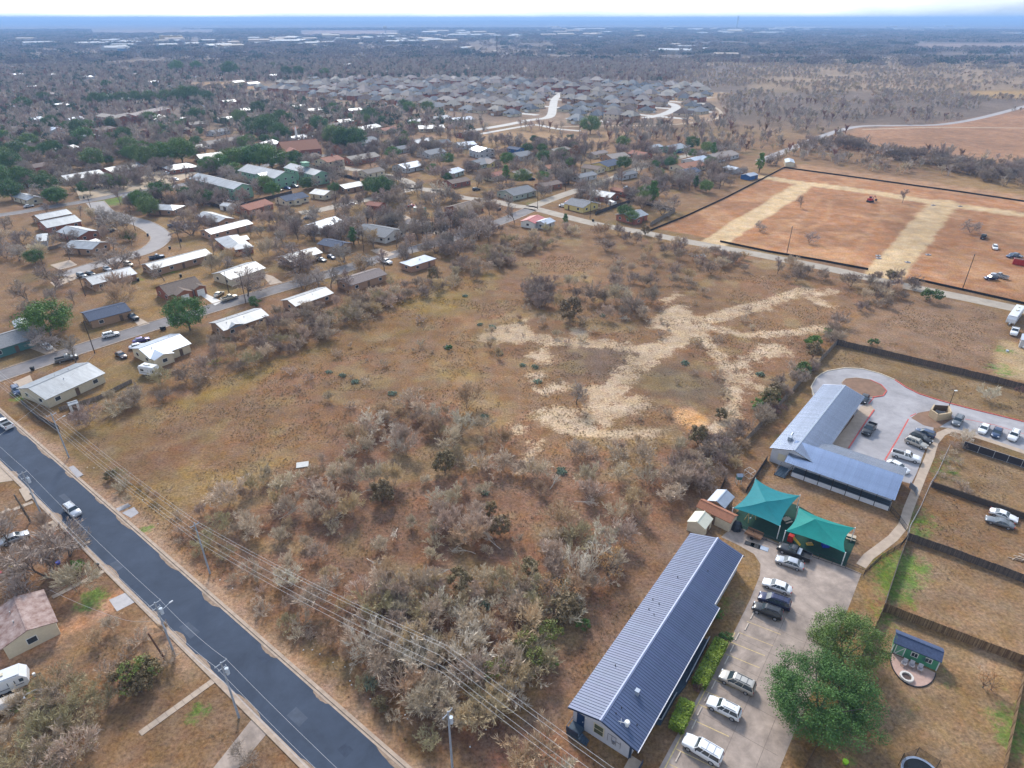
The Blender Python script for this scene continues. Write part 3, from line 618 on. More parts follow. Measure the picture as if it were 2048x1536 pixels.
TREES = []
LOOK = {'brush': '', 'brush_olive': 'olive ', 'pale': 'pale grey ', 'shrub': 'low ', 'cedar': 'brown cedar like ', 'hedge_dark': 'dark ', 'tall': 'tall ', 'spread': 'broad '}
def tree(key, x, y, h=None, label=None, group=None, name=None, sx=1.0, cat='tree', world=None, rot=None, var=None):
    L_, h0 = SPEC[key]; a, b = L_[var % len(L_)] if var is not None else rnd.choice(L_)
    p = Vector(world) if world is not None else G(x, y); k = (h or h0) / h0
    t = thing(name or 'bare_tree', label, cat, (p.x, p.y, 0), rnd.uniform(0, 6.283) if rot is None else rot, group)
    s = (k * sx * rnd.uniform(.92, 1.1), k * sx * rnd.uniform(.92, 1.1), k)
    ob('trunk', a, t, sca=s); ob('crown', b, t, sca=s); TREES.append((p.x, p.y)); return t
# ---------------------------------------------------------------- buildings
metal_white = M('roof_metal_white', (.245, .262, .283), .5, .14, 1.5, mott=(.22, .35), metal=.2, spec=.5, stretch=(1, .12, 1), rand=.07)
metal_blue = M('roof_metal_slate', (.080, .105, .185), .5, .12, .4, metal=.12, spec=.4, rand=.06)
metal_light = M('roof_metal_blue_grey', (.33, .37, .43), .45, .14, .4, metal=.3, spec=.5)
shingle_brown = M('shingle_brown', (.17, .125, .10), .9, .25, 2.5, rand=.12)
shingle_grey = M('shingle_grey', (.175, .175, .18), .9, .25, 2.5, rand=.3)
shingle_navy = M('shingle_navy', (.07, .085, .125), .9, .25, 2.5)
shingle_red = M('shingle_red_brown', (.30, .135, .085), .9, .2, 2.5, rand=.1)
shingle_tan = M('shingle_tan', (.27, .225, .195), .9, .2, 2.5, rand=.28)
roof_red = M('roof_red_metal', (.42, .10, .09), .5, .15, .6)
W_BRICK = M('brick_tan', (.36, .225, .145), .9, .18, 5, rand=.1); W_RED = M('brick_red', (.30, .125, .075), .9, .2, 5, rand=.1)
W_CREAM = M('siding_cream', (.56, .49, .36), .8, .08, 2, rand=.06); W_WHITE = M('siding_white', (.66, .65, .62), .8, .08, 2, rand=.06)
W_GREEN = M('siding_green', (.22, .38, .26), .8, .08, .8); W_YEL = M('siding_yellow', (.62, .50, .20), .8, .06, 2); W_BLUE = M('siding_blue', (.04, .11, .27), .8, .08, 2)
W_TEAL = M('siding_teal', (.07, .17, .16), .8, .08, 2); W_GREY = M('siding_grey', (.46, .46, .47), .8, .07, 2); W_SAGE = M('siding_sage', (.33, .37, .31), .8, .08, 2)
W_STONE = M('stone_beige', (.56, .46, .34), .9, .15, 3, rand=.15)
glass = M('window_glass', (.035, .045, .055), .12, .2, 1, spec=.6); trim_w = M('trim_white', (.70, .70, .68), .6, .05, 2); door_m = M('door_brown', (.13, .085, .06), .6, .15, 3, rand=.15)
dark_metal = M('metal_dark', (.03, .03, .034), .5, .2, 3, metal=.4)

_pane = MB().box((0, 0, 0), (1.25, .06, 1.0)).mesh('pane', glass)
_frame = MB().box((0, 0, 0), (1.45, .05, 1.2)).mesh('frame', trim_w)
_door = MB().box((0, 0, 1.02), (.95, .07, 2.04)).add([], []).mesh('door', door_m)
_gar = MB().box((0, 0, 1.1), (2.6, .07, 2.2)).mesh('garage_door', trim_w)
_vent = MB().tube((0, 0, -.25), (0, 0, .4), .09, .09, 6).mesh('vent_pipe', M('vent_metal', (.4, .4, .4), .5, .1, 2, metal=.5))
HOUSES = []
def gable_roof(Lx, Wy, ze, rise, ov=.45, thick=.14, hip=0.0):
    """roof in local x (ridge) / y; hip > 0 pulls the ridge ends in"""
    b = MB(); hx, hy = Lx / 2 + ov * (0 if hip else 1), Wy / 2 + ov; hx = Lx / 2 + ov; sl = rise / (Wy / 2); zo = ze - sl * ov; zr = ze + rise
    rx = hx - hip * hy
    b.add([(-hx, -hy, zo), (hx, -hy, zo), (hx, hy, zo), (-hx, hy, zo), (-rx, 0, zr), (rx, 0, zr),
           (-hx, -hy, zo - thick), (hx, -hy, zo - thick), (hx, hy, zo - thick), (-hx, hy, zo - thick), (-rx, 0, zr - thick), (rx, 0, zr - thick)],
          [(0, 1, 5, 4), (2, 3, 4, 5), (7, 6, 10, 11), (9, 8, 11, 10), (0, 6, 7, 1), (2, 8, 9, 3)] +
          ([(1, 2, 5), (3, 0, 4), (8, 7, 11), (6, 9, 10), (1, 7, 8, 2), (3, 9, 6, 0)] if hip else [(0, 4, 10, 6), (4, 3, 9, 10), (1, 7, 11, 5), (5, 11, 8, 2)]))
    return b
def gable_wall(Lx, Wy, ze, rise, hip=False):
    b = MB(); hx, hy = Lx / 2, Wy / 2; r = 0 if hip else rise * .985
    b.add([(-hx, -hy, -.1), (hx, -hy, -.1), (hx, hy, -.1), (-hx, hy, -.1), (-hx, -hy, ze), (hx, -hy, ze), (hx, hy, ze), (-hx, hy, ze), (-hx, 0, ze + r), (hx, 0, ze + r)],
          [(0, 1, 5, 4), (2, 3, 7, 6), (1, 2, 6, 9, 5), (3, 0, 4, 8, 7)] + ([(4, 5, 6, 7)] if hip else []))
    return b
def house(A, B, P, label, roof, wall, z=2.7, pitch=.28, hip=0.0, name='house', cat='house', group=None, ov=.45, win=True, door=True, garage=False, chimney=False, cross=None, vents=2, storeys=1, rise=None, porch=False, maxw=None):
    """A-B: near eave ends (pixels), P: a pixel on the far eave; eave height z gives the distances"""
    a, b_, p = V2(G(*A, z)), V2(G(*B, z)), V2(G(*P, z)); u = (b_ - a); Lx = u.length - 2 * ov; u.normalize(); v = Vector((-u.y, u.x))
    W = (p - a).dot(v) if abs((p - a).dot(v)) > 1e-3 else 8
    if W < 0: v = -v; W = -W
    if maxw: W = min(W, maxw)
    Wy = max(2.0, W - 2 * ov); Lx = max(2.0, Lx); c = a + u * ((b_ - a).length / 2) + v * (W / 2)
    ang = math.atan2(u.y, u.x); flip = (u.x * v.y - u.y * v.x) < 0           # keep -y as the near side
    if flip: ang += math.pi
    swap = Wy > Lx                                                        # ridge runs along the long side
    t = thing(name, label, cat, (c.x, c.y, 0), ang + (math.pi / 2 if swap else 0), group)
    l, w_ = (Wy, Lx) if swap else (Lx, Wy)
    rs_ = rise if rise else w_ / 2 * pitch; sl = rs_ / (w_ / 2); ze = z + sl * ov
    gable_wall(l, w_, ze, rs_, hip > 0).build('wall', wall, t)
    rf = gable_roof(l, w_, ze, rs_, ov, .14, hip).build('roof', roof, t)
    if hip == 0: MB().box((0, 0, ze + rs_ + .0), (l + 2 * ov, .25, .1)).build('ridge_cap', roof, rf)
    HOUSES.append((c.x, c.y, max(l, w_) / 2 + 1.5, min(l, w_) / 2 + 1.5, t.rotation_euler.z))
    near = [(-1, 0), (0, -1), (1, 0), (0, 1)]
    # openings on all four sides
    if win:
        for st in range(storeys):
            zc = 1.5 + st * 2.9
            for (sx, sy), Ls, off in (((0, -1), l, w_ / 2), ((0, 1), l, w_ / 2), ((1, 0), w_, l / 2), ((-1, 0), w_, l / 2)):
                n = max(1, int(Ls / 4.2))
                for i in range(n):
                    if st == 0 and door and i == n // 2 and sy: continue
                    k = -Ls / 2 + Ls * (i + .5) / n; pos = (k, sy * (off + .02), zc) if sy else (sx * (off + .02), k, zc)
                    fr = ob('window', _frame, t, pos, 0 if sy else math.pi / 2); ob('pane', _pane, fr, (0, -.025 if (sy < 0 or sx > 0) else .025, 0))
    if door:
        for sy in (-1, 1):
            n = max(1, int(l / 4.2)); k = -l / 2 + l * (n // 2 + .5) / n; ob('door', _door, t, (k, sy * (w_ / 2 + .03), 0))
    if garage: ob('garage_door', _gar, t, (l / 2 - 2.2, -(w_ / 2 + .05), 0))
    for i in range(vents): ob('vent_pipe', _vent, rf, (rnd.uniform(-l / 3, l / 3), rnd.choice((-1, 1)) * w_ * .17, ze + rs_ * .62))
    if chimney: MB().box((l * .2, 0, ze + rs_ + .2), (.9, .7, 1.9)).build('chimney', W_RED if wall is not W_BLUE else W_BLUE, rf)
    if cross is not None:     # cross gable wing on the near side: (offset along ridge, length out, width)
        for co, cl, cw in (cross if isinstance(cross, list) else [cross]):
            h2 = cw / 2 * sl; x0 = co; yb = -w_ / 2 - cl; b2 = MB()
            b2.add([(x0 - cw / 2, yb, -.1), (x0 + cw / 2, yb, -.1), (x0 + cw / 2, -w_ / 2 + .1, -.1), (x0 - cw / 2, -w_ / 2 + .1, -.1), (x0 - cw / 2, yb, ze), (x0 + cw / 2, yb, ze), (x0 + cw / 2, -w_ / 2 + .1, ze), (x0 - cw / 2, -w_ / 2 + .1, ze), (x0, yb, ze + h2 * .98)],
                   [(0, 1, 5, 8, 4), (1, 2, 6, 5), (3, 0, 4, 7)]); b2.build('wing_wall', wall, t)
            yr = -w_ / 2 + cw / 2; b3 = MB(); o_ = ov; zo = ze - sl * o_
            b3.add([(x0 - cw / 2 - o_, yb - o_, zo), (x0, yb - o_, ze + h2), (x0 + cw / 2 + o_, yb - o_, zo), (x0 + cw / 2 + o_, -w_ / 2 - o_ + .02, zo + .01), (x0, yr, ze + h2 + .02), (x0 - cw / 2 - o_, -w_ / 2 - o_ + .02, zo + .01)],
                   [(0, 1, 4, 5), (1, 2, 3, 4)]); b3.v = [(p_[0], p_[1], p_[2] + .03) for p_ in b3.v]; b3.build('wing_roof', roof, t)
            if garage: ob('garage_door', _gar, t, (x0, yb - .05, 0))
            else:
                fr = ob('window', _frame, t, (x0, yb - .02, 1.5)); ob('pane', _pane, fr, (0, -.025, 0))
    if porch:
        MB().poly([(-l / 2, -w_ / 2 - 2.0), (l / 2, -w_ / 2 - 2.0), (l / 2, -w_ / 2), (-l / 2, -w_ / 2)], 0, .15).build('porch_floor', conc_pale, t)
        for i in range(5): MB().box((-l / 2 + .2 + (l - .4) * i / 4, -w_ / 2 - 1.9, 1.35), (.14, .14, 2.5)).build('porch_post', trim_w, t)
        MB().add([(-l / 2 - ov, -w_ / 2 - 2.2, 2.5), (l / 2 + ov, -w_ / 2 - 2.2, 2.5), (l / 2 + ov, -w_ / 2 - ov, ze - sl * ov - .02), (-l / 2 - ov, -w_ / 2 - ov, ze - sl * ov - .02)], [(0, 1, 2, 3)]).build('porch_roof', roof, t)
    return t

# --- neighbourhood: near eave ends and a far-eave point in photo pixels
WHITE_G = 'white metal roofed houses'
house((185, 570), (275, 547), (163, 556), 'long white metal roofed duplex beside a black trash bin, facing the cul de sac', metal_white, W_BRICK, garage=False)
house((304, 540), (425, 508), (278, 530), 'longest white metal roofed row house, parallel to the cul de sac street', metal_white, W_BRICK)
house((184, 499), (221, 484), (150, 485), 'square white metal roofed house behind the spreading bare tree at the bend', metal_white, W_BRICK, cross=(1, 1.2, 4))
house((156, 474), (202, 462), (126, 460), 'white metal roofed house with brick front gable above its twin', metal_white, W_RED)
house((94, 456), (164, 442), (81, 444), 'white metal roofed house with red brick walls and a parallel twin behind', metal_white, W_RED)
house((80, 440), (145, 427), (66, 432), 'white metal roofed house behind the red brick one, beside the upper street', metal_white, W_BRICK)
house((436, 445), (470, 437), (405, 428), 'white metal roofed house half hidden by a large bare oak', metal_white, W_BRICK)
house((346, 421), (371, 411), (318, 407), 'white hipped metal roof between evergreen oaks by the grassy corner', metal_white, W_BRICK, hip=.9)
house((277, 399), (312, 390), (261, 390), 'white metal roofed house beside the bright green lawn triangle', metal_white, W_BRICK)
house((54, 401), (86, 395), (35, 390), 'small white flat looking roof under round evergreen trees by upper street', metal_white, W_CREAM)
house((422, 469), (507, 447), (401, 461), 'long narrow white metal roofed duplex with a grey porch end', metal_white, W_BRICK)
house((459, 502), (508, 493), (406, 481), 'white hipped metal roof behind bare trees, wide L shape', metal_white, W_RED, hip=.8, cross=(4, 2, 6))
house((461, 560), (532, 536), (440, 542), 'white metal roofed cream house behind a forked bare oak on the street', metal_white, W_CREAM)
house((580, 524), (646, 505), (542, 517), 'white metal roofed house with carport and two parked cars', metal_white, W_BRICK)
house((336, 592), (408, 572), (305, 577), 'brown shingle brick house with cross gables and white concrete driveway', shingle_brown, W_RED, cross=[(-1.5, 2.2, 5), (4.5, 1.2, 4)], garage=True, pitch=.42)
house((178, 643), (263, 621), (146, 628), 'blue grey shingle house with yellow door beside a bright green tree', shingle_navy, W_BRICK, pitch=.25)
house((-25, 706), (85, 671), (-55, 684), 'teal house with long dark shingle roof and concrete driveway', shingle_grey, W_TEAL, pitch=.3)
house((300, 718), (383, 687), (266, 694), 'pale metal roofed house with purple car under bare trees', metal_light, W_CREAM, cross=(-3, 2, 5))
house((447, 662), (539, 631), (416, 646), 'white metal roofed house with roof vents and a small front gable wing', metal_white, W_BRICK, cross=(-3.5, -.2, 4.5), vents=4)
house((591, 613), (668, 586), (571, 597), 'white metal roofed brick house backing on the vacant lot hedgerow', metal_white, W_BRICK, vents=4)
house((91, 800), (211, 746), (60, 765), 'long white metal roofed house at the corner of the main road', metal_white, W_CREAM, vents=3)
house((700, 572), (775, 548), (685, 555), 'grey brown shingle house hidden in bare brush along the lot', shingle_tan, W_BRICK)
house((822, 533), (873, 517), (798, 525), 'blue grey hipped metal roof house beside the hedgerow', metal_light, W_BRICK, hip=.7)
house((676, 497), (706, 486), (655, 480), 'dark shingle roof behind a narrow dark evergreen', shingle_navy, W_BRICK)
house((770, 476), (812, 460), (733, 454), 'large grey shingle house with white wall behind bare crown', shingle_grey, W_WHITE)
house((850, 454), (871, 445), (827, 438), 'tan shingle house with teal front beside a reddish bare tree', shingle_tan, W_CREAM)
house((758, 413), (774, 406), (744, 404), 'small orange brown shingle house by the concrete cul de sac', shingle_red, W_RED)
house((572, 403), (619, 393), (556, 394), 'blue grey shingle house with arched porch facing the concrete circle', shingle_navy, W_CREAM, cross=(-1, 1.6, 4))
house((498, 421), (548, 407), (487, 409), 'red brown shingle house beside the dark boundary fence', shingle_red, W_RED)
house((648, 391), (674, 383), (630, 383), 'small white metal roofed carport house near the dark wooden fence', metal_white, W_CREAM)
house((640, 458), (688, 442), (620, 447), 'pale metal roof almost hidden by bare crowns', metal_light, W_WHITE)
house((700, 625 - 0), (735, 613), (690, 617), 'low grey lean to beside the hedgerow', metal_light, W_GREY, win=False) if False else None
# the green two-storey apartment blocks
for k, (A, B, P, lb) in enumerate((((377, 357), (467, 379), (506, 371), 'green two storey apartment block with white roof facing the fenced car park'),
                                  ((474, 341), (549, 357), (584, 345), 'green two storey apartment block with tall white entry columns'),
                                  ((566, 335), (628, 351), (646, 342), 'green apartment block with a rooftop cupola'))):
    a = house(A, B, P, lb, metal_white if k else metal_white, W_GREEN, z=5.8, pitch=.35, storeys=2, name='apartment_block', cat='apartment block', maxw=15, cross=[(6, 2.5, 8)] if k == 1 else None)
    if k == 2: MB().box((0, 0, 9.2), (4, 3, 2.0)).box((0, 0, 10.3), (5, 4, .25)).build('cupola', [W_GREEN], a)
# further houses of the old neighbourhood
house((568, 304), (644, 297), (566, 293), 'long red roofed brick church with a white steeple', shingle_red, W_RED, z=4, pitch=.45, name='church', cat='church', cross=(-8, 6, 9))
stp = thing('church_steeple', 'thin white steeple standing on the church roof', 'steeple', G(596, 292)); MB().box((0, 0, 5), (1.4, 1.4, 10)).add([(-.7, -.7, 10), (.7, -.7, 10), (.7, .7, 10), (-.7, .7, 10), (0, 0, 15)], [(0, 1, 4), (1, 2, 4), (2, 3, 4), (3, 0, 4)]).build('spire', trim_w, stp)
for A, B, P, lb, rf, wl, kw in (
    ((655, 325), (690, 318), (652, 312), 'cream townhouse with red tiled roof and white chimneys', shingle_red, W_CREAM, dict(z=5.2, storeys=2, chimney=True)),
    ((705, 322), (762, 312), (700, 307), 'red brick house with tan roof next to the cream townhouse', shingle_tan, W_RED, dict(z=3)),
    ((190, 232), (232, 238), (205, 220), 'brick apartment block with grey brown roof, first of the terrace', shingle_tan, W_RED, dict(z=6, storeys=2)),
    ((236, 236), (270, 230), (235, 217), 'brick apartment block in the middle of the terrace', shingle_tan, W_RED, dict(z=6, storeys=2)),
    ((272, 232), (340, 217), (275, 213), 'brick apartment block at the far end of the terrace', shingle_tan, W_RED, dict(z=6, storeys=2)),
    ((305, 240), (334, 233), (302, 231), 'pale flat metal roof in front of the brick terrace', metal_white, W_WHITE, dict(z=4)),
    ((224, 345), (290, 332), (222, 332), 'white metal roof with red brick gable beside an oak avenue', metal_white, W_RED, dict()),
    ((135, 361), (212, 348), (132, 352), 'long white carport roof by the parked cars', metal_white, W_CREAM, dict()),
    ((340, 341), (398, 333), (336, 330), 'white hipped roof on brick walls by the pickup', metal_white, W_RED, dict(hip=.7)),
    ((400, 318), (450, 312), (398, 306), 'white metal roof among evergreens', metal_white, W_CREAM, dict()),
    ((425, 328), (455, 325), (418, 320), 'white metal roof with red brick wall near the green block', metal_white, W_RED, dict()),
    ((0, 300), (18, 296), (-5, 288), 'white metal roof with green wall at the tree line', metal_white, W_GREEN, dict()),
    ((18, 293), (68, 288), (15, 281), 'long white metal roof facing a red yard', metal_white, W_CREAM, dict()),
    ((-10, 315), (40, 309), (-12, 303), 'pale metal roof below the long white one', metal_light, W_CREAM, dict()),
    ((120, 212), (140, 209), (118, 203), 'pale grey house beside the dark green oaks', metal_light, W_GREY, dict()),
    ((420, 290), (500, 277), (415, 270), 'wide grey roof with white gable and parked cars', shingle_tan, W_WHITE, dict()),
    ((535, 292), (562, 285), (532, 280), 'pale blue house left of the church', metal_light, W_GREY, dict()),
    ((595, 280), (628, 273), (592, 268), 'light grey roof behind the church', metal_light, W_GREY, dict()),
    ((715, 262), (765, 253), (712, 250), 'white roof behind the rust coloured trees', metal_white, W_CREAM, dict()),
    ((725, 288), (760, 278), (722, 275), 'grey roofed white house by two black cars', shingle_grey, W_WHITE, dict()),
    ((838, 258), (890, 256), (835, 250), 'white folded metal roof in the tree belt', metal_white, W_CREAM, dict()),
    ((872, 240), (905, 235), (870, 230), 'bright white metal roof below the subdivision', metal_white, W_CREAM, dict()),
    ((910, 242), (950, 238), (908, 233), 'pale roof beside the bright white one', metal_light, W_CREAM, dict()),
    ((958, 304), (991, 300), (955, 288), 'pale blue two storey house with twin chimneys', metal_light, W_GREY, dict(z=4.5, storeys=2, chimney=True)),
    ((1036, 300), (1050, 297), (1034, 292), 'narrow bright blue gabled house', shingle_navy, W_BLUE, dict(z=5, storeys=2)),
    ((1040, 314), (1070, 309), (1037, 304), 'grey roof in front of the blue gabled house', shingle_grey, W_GREY, dict()),
    ((1038, 352), (1066, 346), (1034, 341), 'tan roofed cream house with black car', shingle_tan, W_YEL, dict()),
    ((1028, 392), (1074, 381), (1014, 374), 'grey shingle house in front of the green tarp', shingle_grey, W_SAGE, dict()),
    ((925, 424), (969, 411), (912, 408), 'purple brown shingle house with clipped green hedge', shingle_brown, W_RED, dict()),
    ((1166, 416), (1199, 407), (1140, 403), 'yellow house with dark shingle roof and white porch posts', shingle_grey, W_YEL, dict(porch=True)),
    ((1220, 396), (1242, 388), (1190, 383), 'white metal roofed red brick house behind the yellow one', metal_white, W_RED, dict()),
    ((1250, 385), (1264, 381), (1236, 374), 'small red brick shed house under pines', shingle_red, W_RED, dict()),
    ((1264, 438), (1298, 429), (1238, 427), 'weathered white metal roofed house inside the fenced yard', metal_white, W_RED, dict(cross=(-3, 2, 5))),
    ((1070, 447), (1091, 436), (1052, 436), 'red metal roof showing above the brush', roof_red, W_WHITE, dict()),
    ((1092, 449), (1112, 442), (1085, 438), 'pale solar roof beside the red metal roof', metal_light, W_GREY, dict()),
    ((1370, 338), (1415, 330), (1352, 325), 'wide orange tan roof behind the round evergreen', shingle_red, W_CREAM, dict()),
    ((1398, 326), (1425, 319), (1392, 312), 'pale blue metal roof beside a tall pine', metal_light, W_WHITE, dict()),
    ((1216, 334), (1246, 326), (1213, 320), 'dark blue shingle house with tan gable', shingle_navy, W_YEL, dict()),
    ((1195, 340), (1212, 335), (1185, 328), 'brown shingle house left of the dark blue one', shingle_brown, W_CREAM, dict()),
    ((1225, 318), (1262, 313), (1224, 308), 'long brown roof behind the dark blue house', shingle_tan, W_BRICK, dict()),
    ((1285, 312), (1306, 308), (1283, 300), 'small orange roofed house with red brick wall', shingle_red, W_RED, dict()),
    ((1348, 300), (1377, 294), (1340, 287), 'white roofed green walled house by blue cars', metal_white, W_GREEN, dict()),
    ((1350, 343), (1380, 348), (1365, 335), 'blue grey roof below the orange tan one', shingle_navy, W_GREY, dict()),
    ((1435, 318), (1480, 308), (1432, 302), 'grey shingle house near the construction fence', shingle_tan, W_GREY, dict()),
    ((962, 330), (992, 322), (958, 316), 'sage green house behind bare trees', shingle_grey, W_SAGE, dict()),
    ((980, 328), (1003, 322), (978, 316), 'small yellow walled house in the bare trees', shingle_tan, W_YEL, dict()),
    ((905, 348), (930, 340), (900, 338), 'pale green gabled house', metal_light, W_SAGE, dict()),
    ((812, 338), (850, 330), (808, 326), 'blue grey house beyond the evergreen pair', metal_light, W_GREY, dict()),
    ((860, 310), (895, 303), (856, 300), 'grey blue shingle house in bare crowns', shingle_grey, W_GREY, dict())):
    house(A, B, P, lb, rf, wl, maxw=14, **kw)
# further roofs of the same blocks, half hidden by crowns
mid_kinds = [(shingle_tan, W_CREAM, 'tan shingle house half hidden by bare crowns'), (shingle_grey, W_GREY, 'grey shingle house half hidden by bare crowns'), (metal_white, W_BRICK, 'white metal roofed house half hidden by bare crowns'), (shingle_brown, W_RED, 'brown shingle brick house half hidden by bare crowns'), (shingle_red, W_CREAM, 'red brown shingle house half hidden by bare crowns')]
for i, (x, y, wpx) in enumerate(((735, 348, 36), (788, 302, 34), (836, 287, 32), (930, 270, 30), (1098, 338, 34), (1112, 304, 30), (1160, 356, 36), (1300, 298, 28), (1088, 374, 38), (590, 262, 30), (660, 254, 28), (480, 302, 34), (120, 302, 40), (60, 338, 42), (240, 302, 36), (150, 322, 40), (430, 266, 32), (690, 378, 40), (905, 368, 38), (985, 354, 36), (320, 305, 36), (20, 372, 44), (540, 318, 34), (610, 318, 34), (770, 262, 30), (1190, 310, 28), (1245, 352, 32), (380, 300, 34), (200, 262, 32), (560, 232, 26))):
    rf, wl, lb = mid_kinds[i % 5]; house((x, y), (x + wpx, y - wpx * .2), (x - wpx * .25, y - wpx * .2), lb, rf, wl, group=lb.replace('house', 'houses'), maxw=11)
# scattered roofs deep in the tree canopy towards the far town
far_roofs = [(30, 215), (60, 240), (100, 150), (30, 150), (170, 155), (140, 175), (220, 165), (260, 150), (300, 165), (290, 185), (350, 195), (330, 175), (390, 155), (430, 158), (470, 165), (500, 168), (90, 190), (10, 195), (200, 195), (240, 200), (60, 175), (140, 240), (100, 262), (20, 260), (170, 275), (410, 215), (450, 205), (480, 222), (440, 240), (520, 215), (560, 210), (590, 215), (620, 222), (500, 235), (540, 245), (600, 240), (640, 235), (680, 245), (700, 222), (540, 152), (560, 143), (620, 157), (640, 150), (690, 130), (700, 128), (780, 112), (775, 145), (790, 112), (860, 115), (820, 245), (870, 288), (920, 292), (380, 250), (350, 262), (365, 240)]
for i, (x, y) in enumerate(far_roofs):
    k = max(.2, (y - 38) / 230); wpx = 26 * k + 6; r_ = random.Random(i); rf, wl = r_.choice(((metal_white, W_CREAM), (metal_light, W_GREY), (shingle_tan, W_BRICK), (shingle_grey, W_CREAM), (shingle_brown, W_RED), (metal_white, W_RED)))
    house((x, y), (x + wpx, y - wpx * .10), (x - wpx * .1, y - wpx * .16), 'low roof showing between the crowns of the distant wooded neighbourhood', rf, wl, vents=0, win=y > 200, door=False, group='distant roofs among trees', maxw=12)
# subdivision of hipped two-storey houses
sub_poly = np.array([[*G(*p)[:2]] for p in ((500, 183), (560, 170), (760, 160), (1000, 160), (1180, 166), (1300, 168), (1400, 174), (1425, 196), (1430, 224), (1400, 236), (1300, 243), (1150, 250), (1112, 232), (1060, 232), (1000, 238), (880, 220), (760, 212), (640, 196))])
uu = Vector((math.cos(R(-38)), math.sin(R(-38)))); vv = Vector((-uu.y, uu.x)); sub = []
ij = [(i, j) for i in range(-50, 50) for j in range(-60, 90)]
cand = [uu * (i * 20.0 + (j % 2) * 7 + rnd.uniform(-2, 2)) + vv * ((j // 2) * 66.0 + (j % 2) * 27.0 + rnd.uniform(-2, 2)) for i, j in ij]
sub_streets = []
for j in range(-30, 45):
    run = []
    for t_ in range(-1100, 1100, 12):
        p = uu * t_ + vv * (j * 66.0 + 46.5)
        if wpolydist(sub_poly, np.array([p.x]), np.array([p.y]))[0] > 0: run.append(p)
        elif len(run) > 2: sub_streets.append(run); run = []
        else: run = []
for run in sub_streets: ribbon('subdivision_street', None, 9.0, .02, M('concrete_far', (.46, .43, .39)), line=run, keep=False)
ok = wpolydist(sub_poly, np.array([p.x for p in cand]), np.array([p.y for p in cand])) > 3
sub = [p for p, k in zip(cand, ok) if k]
for P_, wd in ROADS:
    sub = [p for p in sub if np.min(np.hypot(P_[:, 0] - p.x, P_[:, 1] - p.y)) > wd + 8]
sub_m = []
for s in range(6):
    r_ = random.Random(s + 40); l, w_ = r_.uniform(14, 16.5), r_.uniform(11.5, 13); st = 2 if s % 2 == 0 else 1; ze = 5.4 if st == 2 else 3.0
    wall_me = gable_wall(l, w_, ze, 0, True).box((l * .22, -w_ / 2 - 1.5, ze * .42), (5.5, 3.2, ze * .84)).mesh('wall', [W_STONE, W_CREAM, W_BRICK, W_STONE, W_RED, W_CREAM][s])
    rb = gable_roof(l, w_, ze, w_ * .33, .5, .14, .82); g = gable_roof(6.2, 5.5, ze * .84 + .05, 2.1, .4, .14, 0)
    rb.add([(l * .22 + p[1], -w_ / 2 - .8 + p[0], p[2]) for p in g.v], g.f); roof_me = rb.mesh('roof', [shingle_tan, shingle_grey, M('shingle_pale', (.36, .31, .265), .9, .2, 2.5, rand=.2), shingle_brown, shingle_tan, M('shingle_mid', (.26, .255, .25), .9, .2, 2.5, rand=.2)][s])
    gd = MB().box((l * .22, -w_ / 2 - 3.13, 1.1), (4.4, .06, 2.1)).mesh('garage_door', trim_w)
    sub_m.append((wall_me, roof_me, gd, l, w_, ze, st))
SUBLBL = ('two storey beige stone house with tan hipped roof', 'single storey cream house with grey hipped roof', 'two storey tan brick house with tan hipped roof', 'single storey stone house with brown hipped roof', 'two storey red brick house with tan hipped roof', 'single storey cream house with dark grey hipped roof')
print('subdivision', len(sub))
for p in sub[:300]:
    kk = rnd.randrange(6); wall_me, roof_me, gd, l, w_, ze, st = sub_m[kk]; rz = R(-38 if rnd.random() < .6 else 52) + rnd.choice((0, math.pi)) + rnd.uniform(-.2, .2)
    t = thing('subdivision_house', SUBLBL[kk] + ' in the distant subdivision', 'house', (p.x, p.y, 0), rz, SUBLBL[kk].replace(' house', ' houses') + ' of the subdivision')
    t.scale = [rnd.uniform(.88, 1.12)] * 2 + [rnd.uniform(.85, 1.1)]; ob('wall', wall_me, t); ob('roof', roof_me, t); ob('garage_door', gd, t); HOUSES.append((p.x, p.y, 10, 10, 0))
    for s in range(st):
        for k in (-.3, .05, .35):
            for sy in (-1, 1): ob('window', _pane, t, (l * k, sy * (w_ / 2 + .03), 1.5 + 2.7 * s))
        for sx in (-1, 1): ob('window', _pane, t, (sx * (l / 2 + .03), 0, 1.5 + 2.7 * s), math.pi / 2)
# ---------------------------------------------------------------- the school buildings on the right
def frame_of(o, rz):
    ca, sa = math.cos(rz), math.sin(rz)
    return lambda p: ((p[0] - o[0]) * ca + (p[1] - o[1]) * sa, -(p[0] - o[0]) * sa + (p[1] - o[1]) * ca)
def panel_mesh(run, drop, pw, mat, side):
    """one standing-seam roof panel: a shallow pan with a raised seam, ridge at the origin, running to y = side*run"""
    b = MB(); y = side * run
    b.add([(0, 0, 0), (pw, 0, 0), (pw, y, -drop), (0, y, -drop)], [(0, 1, 2, 3) if side > 0 else (3, 2, 1, 0)])
    b.add([(0, 0, 0), (.045, 0, 0), (.045, y, -drop), (0, y, -drop), (0, 0, .06), (.045, 0, .06), (.045, y, -drop + .06), (0, y, -drop + .06)],
          [(4, 5, 6, 7), (0, 4, 7, 3), (1, 2, 6, 5), (2, 3, 7, 6)])
    return b.mesh('roof_panel', mat)
